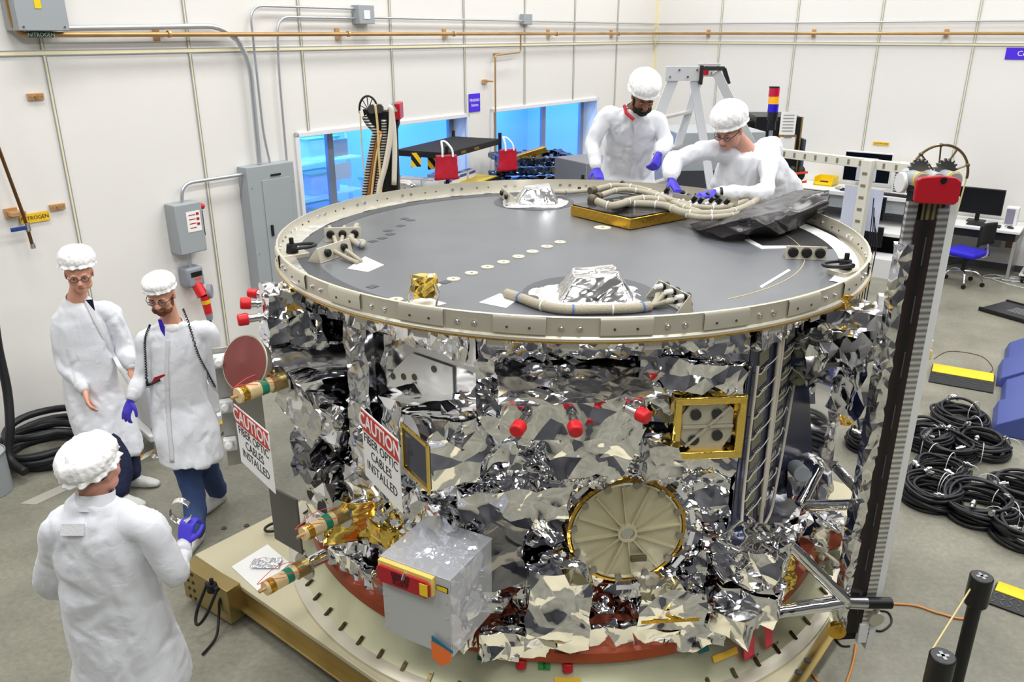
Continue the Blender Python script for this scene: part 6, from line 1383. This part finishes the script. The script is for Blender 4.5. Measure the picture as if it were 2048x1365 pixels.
# ------------------------------------------------------------ workstation along the right wall
RWm = Matrix((dR, -nR, UP)).transposed()
def wrbox(mb, t0, t1, z0, z1, o0, o1): mb.box(WR((t0+t1)/2, (z0+z1)/2, (o0+o1)/2), (t1-t0, abs(o1-o0), z1-z0), RWm); return mb
ds1 = thing('console_desk', 'long white console desk behind the slotted frame, monitors on top and below', 'desk', WR(4.0, 0, .5))
wrbox(MB(), 2.95, 5.0, 1.00, 1.06, .03, .78).build('upper_top', M_desk, ds1, bevel=.004); wrbox(MB(), 2.95, 5.0, .55, .60, .03, 1.25).build('lower_top', M_desk, ds1, bevel=.004)
wrbox(MB(), 3.0, 4.98, .8, 1.0, .06, .72).build('apron', M_panelgrey, ds1); wrbox(MB(), 3.0, 3.05, .0, 1.0, .06, .75).build('end_panel', M_desk, ds1); wrbox(MB(), 4.93, 4.98, 0, 1.0, .06, .75).build('end_panel', M_desk, ds1)
wrbox(MB(), 3.1, 4.9, .0, .55, .5, .54).build('dark_back', M_black, ds1)
many('vent_slats', [wrbox(MB(), 3.45, 3.65, .82+.03*k, .83+.03*k, .72, .724) for k in range(5)], M_rubber, ds1)
def monitor(t, z, off, w_, h, lab, mt, face, tilt=0, white=False, rz=0):
    "stands on z; face +1 looks into the room"
    o = thing('monitor', lab, 'monitor', WR(t, z, off), math.atan2(dR.y, dR.x)+rz)
    MB().box((0, 0, .012), (.24, .2, .018)).box((0, .03*1, .09), (.06, .02, .16)).build('stand', M_white if white else M_black, o, local=True, bevel=.004)
    MB().box((0, 0, .12+h/2), (w_, .045, h)).build('housing', M_white if white else M_black, o, local=True, bevel=.006)
    MB().box((0, -.024, .12+h/2), (w_-.03, .003, h-.04)).build('screen', mt, o, local=True); return o
M_white_panel = mat('panel_white_grey', (190, 196, 206), .4)
mo = monitor(4.08, 1.06, .42, .72, .48, 'large white-cased monitor on the console, partly behind the slotted post', M_dark, 1, white=True)
for s in (-1, 1): MB().prism([(0, 0), (.0, .40), (-s*.0+s*.10, .34), (s*.10, .10), (s*.03, .0)], V(s*.22, -.03, .15), V(s*0+1, 0, 0), UP, V(0, -1, 0), .004).build('pale_reflection', M_white_panel, mo, local=True) if False else None
MB().box((0, -.027, .33), (.30, .004, .36)).build('pale_window', M_white_panel, mo, local=True)
monitor(3.42, .60, .98, .52, .36, 'black monitor under the console at its left end', M_dark, 1); monitor(4.3, .60, .98, .52, .36, 'black monitor under the console, right of the slotted post', M_dark, 1)
monitor(4.42, .28, 1.35, .5, .30, 'lowest black monitor standing in front of the console', M_dark, 1)
wrbox(MB(), 4.0, 4.9, .0, .28, 1.15, 1.6).build('low_shelf', M_desk, ds1)
lv = thing('louvred_unit', 'white louvred electronics unit on the console behind the red cover', 'electronics', WR(4.72, 1.06, .4)); wrbox(MB(), 4.5, 4.95, 1.06, 1.52, .15, .5).build('unit_case', M_white, lv, bevel=.004); many('louvre', [wrbox(MB(), 4.52, 4.70, 1.1+.035*k, 1.115+.035*k, .5, .505) for k in range(11)], M_rubber, lv); wrbox(MB(), 4.72, 4.93, 1.1, 1.45, .5, .505).build('dark_panel', M_black, lv)
yb = thing('parts_bin', 'yellow parts bin on the left end of the console desk', 'bin', WR(3.43, 1.06, .25)); mb = MB()
wrbox(mb, 3.28, 3.58, 1.06, 1.075, .12, .42); wrbox(mb, 3.28, 3.29, 1.06, 1.2, .12, .42); wrbox(mb, 3.57, 3.58, 1.06, 1.2, .12, .42); wrbox(mb, 3.28, 3.58, 1.06, 1.2, .12, .13); wrbox(mb, 3.28, 3.58, 1.06, 1.12, .41, .42); mb.build('bin_body', M_yellow, yb); wrbox(MB(), 3.36, 3.48, 1.08, 1.13, .3, .36).build('bin_contents', M_black, yb, bevel=.01)
def mouse(p, rz, mt, lab): 
    o = thing('computer_mouse', lab, 'mouse', p, rz); MB().ball((0, 0, .015), (.032, .055, .02)).build('mouse_body', mt, o, local=True); MB().tube(spline([V(0, .05, .01), V(.03, .12, .006), V(.1, .16, .006), V(.16, .12, .006)], 5), .003, 5).build('mouse_cord', M_rubber, o, local=True); return o
mouse(WR(3.72, 1.06, .58), .2, M_panelgrey, 'grey mouse on the console desk beside the yellow bin')
def keyboard(p, rz, lab):
    o = thing('keyboard', lab, 'keyboard', p, rz); MB().box((0, 0, .012), (.44, .15, .02)).build('key_tray', M_black, o, local=True, bevel=.004); mb = MB()
    for j in range(5):
        for i in range(15): mb.box((-.2+.0285*i, -.055+.027*j, .025), (.022, .02, .008))
    mb.build('keys', mat('key_grey', (50, 50, 54), .5), o, local=True); return o
RZW = math.atan2(dR.y, dR.x)
keyboard(WR(4.0, 1.06, .62), RZW, 'black keyboard on the console under the large white monitor'); keyboard(WR(4.62, 1.06, .66), RZW-.1, 'black keypad at the right end of the console desk')
# right desk
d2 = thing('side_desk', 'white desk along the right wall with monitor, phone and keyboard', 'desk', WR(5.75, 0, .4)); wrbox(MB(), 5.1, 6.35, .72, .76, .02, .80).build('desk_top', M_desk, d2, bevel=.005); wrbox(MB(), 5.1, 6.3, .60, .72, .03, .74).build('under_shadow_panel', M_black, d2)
for t in (5.12, 6.3): wrbox(MB(), t-.02, t+.02, 0, .6, .05, .7).build('leg', M_alu, d2)
monitor(5.72, .76, .36, .62, .38, 'black widescreen monitor on the right-hand desk', M_dark, 1)
keyboard(WR(5.86, .76, .62), RZW, 'black keyboard before the widescreen monitor on the right-hand desk'); mouse(WR(6.2, .76, .6), .3, M_black, 'black mouse on the right-hand desk')
ph = thing('desk_phone', 'grey desk telephone left of the widescreen monitor', 'telephone', WR(5.33, .76, .45), RZW); MB().prism([(0, 0), (.2, 0), (.2, .09), (0, .03)], V(-.1, -.1, 0), V(0, 1, 0), UP, V(1, 0, 0), .2).build('phone_base', M_panelgrey, ph, local=True, bevel=.004); MB().box((-.07, 0, .09), (.05, .2, .035), None).build('handset', mat('phone_grey', (120, 125, 135), .4), ph, local=True, bevel=.01); MB().box((.03, .06, .10), (.1, .05, .01), Matrix.Rotation(.3, 3, 'X')).build('phone_display', M_paper, ph, local=True)
spk = thing('desk_speaker', 'small grey speaker right of the widescreen monitor', 'speaker', WR(6.15, .76, .3)); wrbox(MB(), 6.08, 6.24, .76, 1.02, .2, .38).build('speaker_case', M_white, spk, bevel=.006); wrbox(MB(), 6.09, 6.20, .78, 1.0, .38, .386).build('speaker_grille', mat('grille_mauve', (130, 125, 145), .6), spk)
tag(wrbox(MB(), 4.95, 5.2, 1.062, 1.07, .3, .6).build('paper_stack', M_paper), 'white papers lying on the console desk at its right end', 'paper')
MB().box(WR(5.95, .42, .006), (.24, .012, .16), RWm).build('wall_socket', mat('socket_grey', (170, 170, 172), .5), label='grey double wall socket under the right-hand desk', cat='socket')
tag(MB().tube(spline([WR(5.95, .42, .03), WR(5.85, .25, .2), WR(5.6, .1, .35), WR(5.3, .04, .5)], 6), .008, 6).build('mains_lead', M_rubber), 'black power cord dropping from the socket under the desk', 'cord')
MB().box(WR(6.18, .42, .006), (.1, .012, .14), RWm).build('brown_socket', mat('brown_plate', (150, 110, 80), .5), label='tan wall plate with dark outlet near the computer tower', cat='socket')
# chair
chx = V(6.5, 11.35, 0); ch = thing('office_chair', 'blue-seated black-backed office chair on chrome legs by the right-hand desk', 'chair', chx, .6)
s_ = subd_box((0, 0, .47), (.44, .44, .07), None, .04).build('seat', mat('seat_blue', (40, 30, 200), .6), ch, local=True, smooth=180, recalc=False)
MB().grid(lambda u, v: V((u-.5)*.42, -.24+.05*math.cos((u-.5)*3), .62+.30*v), 14, 10).build('backrest', M_blackm, ch, local=True, smooth=180, solid=.03); MB().tube(spline([V(0, -.15, .43), V(0, -.28, .48), V(0, -.27, .65)], 5), .018, 8).build('back_bar', M_steel, ch, local=True)
MB().cyl((0, 0, .2), (0, 0, .44), .028).build('gas_stem', M_black, ch, local=True)
for k in range(5):
    a = k*2*math.pi/5; MB().tube(spline([V(0, 0, .2), V(math.cos(a)*.18, math.sin(a)*.18, .2), V(math.cos(a)*.28, math.sin(a)*.28, .08)], 5), .014, 8).build('leg', M_steel, ch, local=True); MB().cyl((math.cos(a)*.28-.015, math.sin(a)*.28, .032), (math.cos(a)*.28+.015, math.sin(a)*.28, .032), .03).build('caster', M_black, ch, local=True)
# computer tower on caster board, grey shelf trolley at the right edge
p = thing('computer_tower', 'black computer tower on a small wheeled board beside the right-hand desk', 'computer', V(7.62, 11.50, 0), RZW); MB().box((0, 0, .36), (.20, .42, .46)).build('tower_case', M_black, p, local=True, bevel=.008); MB().box((0, -.213, .25), (.18, .006, .2)).build('front_bezel', mat('bezel', (60, 62, 66), .4), p, local=True)
MB().box((0, 0, .12), (.3, .5, .02)).build('wheeled_board', M_white, p, local=True)
for dx in (-.1, .1):
    for dy in (-.18, .18): MB().cyl((dx-.02, dy, .05), (dx+.02, dy, .05), .05).build('caster', M_black, p, local=True)
t_ = thing('shelf_trolley', 'grey metal shelf trolley cut off by the right edge', 'trolley', V(7.95, 10.75, 0), RZW)
for z in (.32, .58, .80): MB().box((.1, 0, z), (.75, .55, .025)).build('tray_shelf', mat('trolley_grey', (150, 154, 162), .4, .4), t_, local=True, bevel=.003)
for dx in (-.26, .46):
    for dy in (-.26, .26): MB().box((dx, dy, .42), (.03, .03, .84)).build('post', mat('trolley_grey', (150, 154, 162)), t_, local=True)
rs = random.Random(3)
P = [V(7.5+rs.uniform(-.5, .6), 11.45+rs.uniform(-.5, .3), .01+.02*rs.random()) for _ in range(16)]
tag(MB().tube(spline(P, 7), .005, 5).build('loose_wires', M_white, kind='stuff'), 'tangle of thin white wires on the floor by the computer tower', 'wires')
P = [V(5.5+rs.uniform(-.9, .9), 12.2+rs.uniform(-.3, .5), .01+.02*rs.random()) for _ in range(14)]
tag(MB().tube(spline(P, 7), .006, 5).build('loose_wires', M_rubber, kind='stuff'), 'tangle of thin black wires under the right-hand desk', 'wires')

# ------------------------------------------------------------ floor things on the right
def ramp(pix, z, lab):
    P = [atz(x, y, z) for x, y in pix]; a = P[1]-P[0]; b = P[3]-P[0]; ax = a.normalized(); by = (b-ax*b.dot(ax)).normalized(); L = a.length; W_ = (b-ax*b.dot(ax)).length
    o = thing('cable_ramp', lab, 'cable ramp', V(P[0].x, P[0].y, 0)); B0 = V(P[0].x, P[0].y, 0)
    MB().prism([(0, 0), (0, .02), (W_*.3, z), (W_*.62, z), (W_*1.0, .012), (W_*1.0, 0)], B0, by, UP, ax, L).build('ramp_body', M_rubber, o)
    MB().prism([(W_*.0, .035), (W_*.28, z+.006), (W_*.60, z+.006), (W_*.60, z), (W_*.28, z), (W_*.0, .028)], B0+ax*.01, by, UP, ax, L-.02).build('yellow_lid', M_yellow, o)
    n = 0; tr = MB()
    sl = (V(0, 0, 0)+by*(W_*.38)-UP*(z-.012)).normalized(); nn = ax.cross(sl); nn = nn if nn.z > 0 else -nn; FT = Matrix((ax, sl, nn)).transposed()
    for i in range(int(L/.045)):
        for j in range(3): tr.box(B0+by*(W_*(.68+.11*j))+UP*(z-(z-.012)*(.06/.38+.11*j/.38)+.001)+ax*(.02+.045*i), (.03, .007, .003), FT @ Matrix.Rotation(.8 if (i+j) % 2 else -.8, 3, 'Z'))
    tr.build('tread_pattern', mat('tread', (60, 62, 68), .4), o, kind='stuff')
ramp(((1866, 724), (1990, 745), (1985, 782), (1864, 757)), .05, 'yellow and black cable ramp behind the tall stack, near the blue blocks')
ramp(((1996, 1158), (2075, 1186), (2066, 1228), (1990, 1200)), .05, 'yellow and black cable ramp at the right edge near the stanchions')
bxs = [((1975, 868), (1990, 800)), ((1985, 806), (2005, 735)), ((2003, 742), (2012, 700)), ((2010, 712), (2030, 640))]
O0 = V(4.34, 6.62, 0); dirb = (V(5.62, 8.75, 0)-O0); Lb = dirb.length; dirb.normalize(); out = V(dirb.y, -dirb.x, 0)
for k in range(4):
    s0 = O0+dirb*(k*Lb/4)+out*(0 if k % 2 == 0 else .05); L = Lb/4-.02
    o = MB().prism([(0, 0), (.03, .1), (.28, .26), (1.5, .26), (1.5, 0)], s0, out, UP, dirb, L).build('blue_block', M_blue, bevel=.01, label=['nearest of the blue plastic base blocks at the right edge, by the cable coils', 'second blue plastic base block from the cable coils', 'third blue plastic base block, beside the end of the cable ramp', 'farthest blue plastic base block, by the black drawer tray'][k], cat='block', group='blue base blocks')
tr_ = thing('drawer_tray', 'flat black drawer tray lying on the floor beyond the blue blocks', 'tray', V(6.4, 10.2, 0)); a_ = atz(1960, 616, .04); b_ = atz(2048, 641, .04); c_ = atz(1978, 592, .04); e_ = (b_-a_).normalized(); h_ = (c_-a_); h_ = h_-e_*h_.dot(e_); Wd = h_.length; h_.normalize(); RT = Matrix((e_, h_, UP)).transposed(); cc_ = a_+e_*.45+h_*Wd/2
MB().box(V(cc_.x, cc_.y, .025), (.9, Wd, .03), RT).build('tray_plate', mat('tray_black', (44, 44, 50), .35), tr_)
for q in (0, 1): MB().box(V(cc_.x, cc_.y, .03)+h_*(Wd*(q-.5)), (.92, .03, .05), RT).build('tray_rail', M_black, tr_, bevel=.003)
many('tray_mark', [MB().box(V(cc_.x, cc_.y, .042)+h_*(.10-.05*k)+e_*.0, (.42, .018, .002), RT) for k in range(5)], mat('tray_print', (140, 140, 144), .5), tr_)
def coil(c, R0, lab, seed, loops=11, r=.0135, squash=1.0, h=.10, group='black cable coils on the floor', ties=True, conn=True, tail=None):
    rs = random.Random(seed); root = thing('cable_coil', lab, 'cable coil', V(c.x, c.y, 0), 0, group); pts = []
    n = 26
    for l in range(loops):
        ox, oy = rs.uniform(-.05, .05)*R0*2, rs.uniform(-.05, .05)*R0*2; rr = R0*rs.uniform(.68, 1.0); zc = r+h*rs.random(); tl = rs.uniform(-.03, .03); ph = rs.random()*6
        for k in range(n):
            a = 2*math.pi*k/n; pts.append(V(c.x+ox+math.cos(a)*rr, c.y+oy+math.sin(a)*rr*squash, max(r, zc+tl*math.cos(a+ph)*2+.012*math.sin(3*a+ph))))
    m = len(pts); sm = [pts[0]]+[(pts[i-1]+pts[i]*2+pts[i+1])/4 for i in range(1, m-1)]+[pts[-1]]; sm = [sm[0]]+[(sm[max(i-2,0)]+sm[i-1]+sm[i]+sm[i+1]+sm[min(i+2,m-1)])/5 for i in range(1, m-1)]+[sm[-1]]
    MB().tube(sm, r, 7).build('cable_loops', mat('cable_black', (26, 27, 32), .42), root, smooth=180)
    if ties:
        for k in range(2):
            a = rs.random()*6.28; q = V(c.x+math.cos(a)*R0*.86, c.y+math.sin(a)*R0*.86*squash, h*.6); t = V(-math.sin(a), math.cos(a), 0)
            rr = .05+h*.35; MB().tube([q+V(math.cos(a), math.sin(a), 0)*math.cos(b)*rr*.9+UP*math.sin(b)*rr for b in [x*math.pi/8 for x in range(16)]], .0035, 5, closed=True).build('cable_tie', M_white, root)
    if conn:
        for k in range(3):
            a = rs.random()*6.28; q = V(c.x+math.cos(a)*R0*rs.uniform(.55, 1.0), c.y+math.sin(a)*R0*.8, h+.03); d = V(rs.uniform(-1, 1), rs.uniform(-1, 1), .2).normalized()
            MB().cyl(q, q+d*.03, .016, n=12).cyl(q+d*.03, q+d*.055, .022, n=12).cyl(q+d*.055, q+d*.075, .013, n=12).build('connector', M_steel, root)
    return root
coils = [((1862, 992), .23, 'black cable coil low in the heap, against the white side of the stack'), ((1850, 880), .22, 'black cable coil against the white side of the tall stack, upper heap'), ((1918, 838), .25, 'black cable coil farthest back, touching the blue blocks side'), ((1962, 893), .25, 'black cable coil right under the blue blocks, tied with white ties'), ((1738, 885), .20, 'black cable coil left of the tall stack, glimpsed behind it'), ((1893, 900), .25, 'black cable coil in the middle of the heap, many silver plugs'),
    ((1878, 950), .24, 'black cable coil low in the heap right beside the tall stack'), ((1958, 1018), .27, 'large neat black cable coil nearest the camera of the complete ones'), ((2035, 990), .24, 'black cable coil at the right edge behind the large neat coil'), ((2052, 1068), .24, 'black cable coil cut by the right edge, nearest the stanchions')]
for i, ((x, y), R0, lab) in enumerate(coils): coil(atz(x, y, .05), R0, lab, 50+i, loops=19 if i == 7 else 16, h=.13)
st1 = None
def stanchion(hx, hy, lab, z=1.0):
    p = atz(hx, hy, z); o = thing('stanchion', lab, 'stanchion', V(p.x, p.y, 0)); MB().cyl(V(p.x, p.y, .03), V(p.x, p.y, z-.09), .032, n=24).build('pole', M_black, o); MB().cyl(V(p.x, p.y, z-.16), V(p.x, p.y, z), .052, n=28).build('belt_head', M_black, o, bevel=.006)
    MB().box((p.x, p.y, z+.001), (.05, .014, .002)).box((p.x, p.y, z+.001), (.014, .05, .002)).build('cap_mark', M_panelgrey, o); MB().cyl(V(p.x, p.y, 0), V(p.x, p.y, .03), .17, .15, 32).build('base', M_black, o, bevel=.004); return p
s1 = stanchion(1964, 1153, 'black belt stanchion with its full pole in view, right foreground'); s2 = stanchion(1886, 1312, 'black belt stanchion nearest the lower edge, only its head showing')
tag(MB().tube([s1+V(-.055, -.02, -.06), s2+V(-.02, .05, -.02)], .004, 6).build('stanchion_rope', M_cord), 'thin tan rope strung between the two stanchions', 'rope')
def fcable(pix, r, mt, lab, z=None): tag(MB().tube(spline([atz(x, y, (r if z is None else z)) for x, y in pix], 8), r, 8).build('floor_cable', mt, smooth=180), lab, 'cable')
fcable([(1772, 1208), (1830, 1212), (1880, 1228), (1940, 1236), (1996, 1185)], .007, M_tan, 'orange cable running from the tall stack to the near cable ramp')
fcable([(1712, 1290), (1705, 1330), (1690, 1375)], .007, M_tan, 'orange cable running straight down from the foot of the tall stack'); fcable([(1610, 1325), (1625, 1350), (1645, 1375)], .007, M_tan, 'short orange cable beside the dolly edge at the lower frame')
fcable([(1660, 1260), (1680, 1290), (1700, 1293)], .006, M_rubber, 'short black cable by the foot of the tall stack'); fcable([(1745, 1222), (1775, 1225), (1783, 1245), (1765, 1262), (1745, 1260)], .006, M_rubber, 'looped black cable right of the tall stack foot')
fcable([(1868, 718), (1900, 703), (1960, 712), (1985, 735), (1978, 748)], .004, mat('purple_wire', (90, 50, 60), .5), 'thin dark purple wire arching over the far cable ramp')
fcable([(1730, 740), (1755, 730), (1770, 735), (1760, 750), (1720, 752)], .008, M_rubber, 'black cables on the floor between spacecraft and tall stack')
for i, q in enumerate((((1795, 902), (1822, 898), (1826, 906), (1798, 910)),)): pass
def tape(pix, mt, lab):
    P = [atz(x, y, .001) for x, y in pix]; tag(MB().prism([(q.x-P[0].x, q.y-P[0].y) for q in P], P[0], V(1, 0, 0), V(0, 1, 0), UP, .0015).build('floor_tape', mt), lab, 'tape')
tape([(40, 1008), (72, 1010), (185, 957), (165, 952)], mat('grey_tape', (176, 174, 164), .5), 'pale grey tape strip on the floor by the hose coil')
M_haz = wave_mat('hazard_floor', (245, 245, 240), (240, 160, 40), 3.0, 'X', .5, thr=.5)
tape([(270, 917), (275, 925), (342, 891), (338, 884)], M_haz, 'white and orange striped tape on the floor between the two standing people')
tape([(425, 850), (430, 856), (455, 842), (450, 836)], M_ytape, 'short yellow tape strip on the floor near the white-coated walker')
tape([(1700, 824), (1703, 829), (1745, 842), (1745, 836)], wave_mat('hazard_b', (20, 20, 20), (240, 200, 40), 3.0, 'X', .5, thr=.5), 'black and yellow tape on the floor behind the spacecraft')
# ------------------------------------------------------------ floor things on the left
hc_ = atz(97, 893, .06); hc_ = V(hc_.x+.02, hc_.y-.02, 0)
coil(hc_, .46, 'thick black hose coiled on the floor against the left wall', 71, loops=7, r=.032, h=.26, group=None, ties=False, conn=False, squash=.95)
tag(MB().tube(spline([aty(-12, 640, 6.1), aty(-3, 700, 6.1), aty(14, 780, 6.05), aty(20, 850, 5.95), aty(18, 915, 5.85), aty(50, 945, 5.75)], 8), .035, 12).build('rising_hose', M_rubber, smooth=180), 'thick black hose rising up the left edge of the wall', 'hose')
c = atz(-22, 985, 0); o = thing('steel_drum', 'grey metal can cut off by the left edge on the floor', 'can', V(c.x, c.y, 0)); MB().cyl(V(c.x, c.y, 0), V(c.x, c.y, .34), .17, n=32).build('can_body', M_panelgrey, o, bevel=.005); MB().lathe([(.172, .0), (.178, .0), (.178, .015), (.172, .015)], V(c.x, c.y, .33), UP, 32, closed_prof=True).build('can_rim', M_galv, o)
pm = thing('pump_cart', 'white wheeled equipment base with levelling feet behind the two standing people', 'cart', V(-2.95, 6.65, 0)); RP = Matrix.Rotation(.75, 3, 'Z'); cpm = V(-3.0, 6.6, 0)
MB().box(cpm+UP*.19, (.72, .62, .06), RP).build('cart_base', M_white, pm, bevel=.01); MB().prism([(-.30, 0), (.30, 0), (.30, .25), (.1, .42), (-.30, .42)], cpm+RP @ V(0, -.25, 0)+UP*.22, RP @ V(1, 0, 0), UP, RP @ V(0, 1, 0), .5).build('cart_cover', M_clothk, pm, bevel=.02)
MB().box(cpm+RP @ V(-.12, -.312, 0)+UP*.19, (.2, .004, .03), RP).build('yellow_label', M_ytape, pm)
for dx in (-.31, .31):
    for dy in (-.25, .25): q = cpm+RP @ V(dx, dy, 0); MB().cyl(q+UP*.02, q+UP*.26, .012, n=12).cyl(q, q+UP*.025, .05, .02, 20).build('levelling_foot', M_steel, pm)
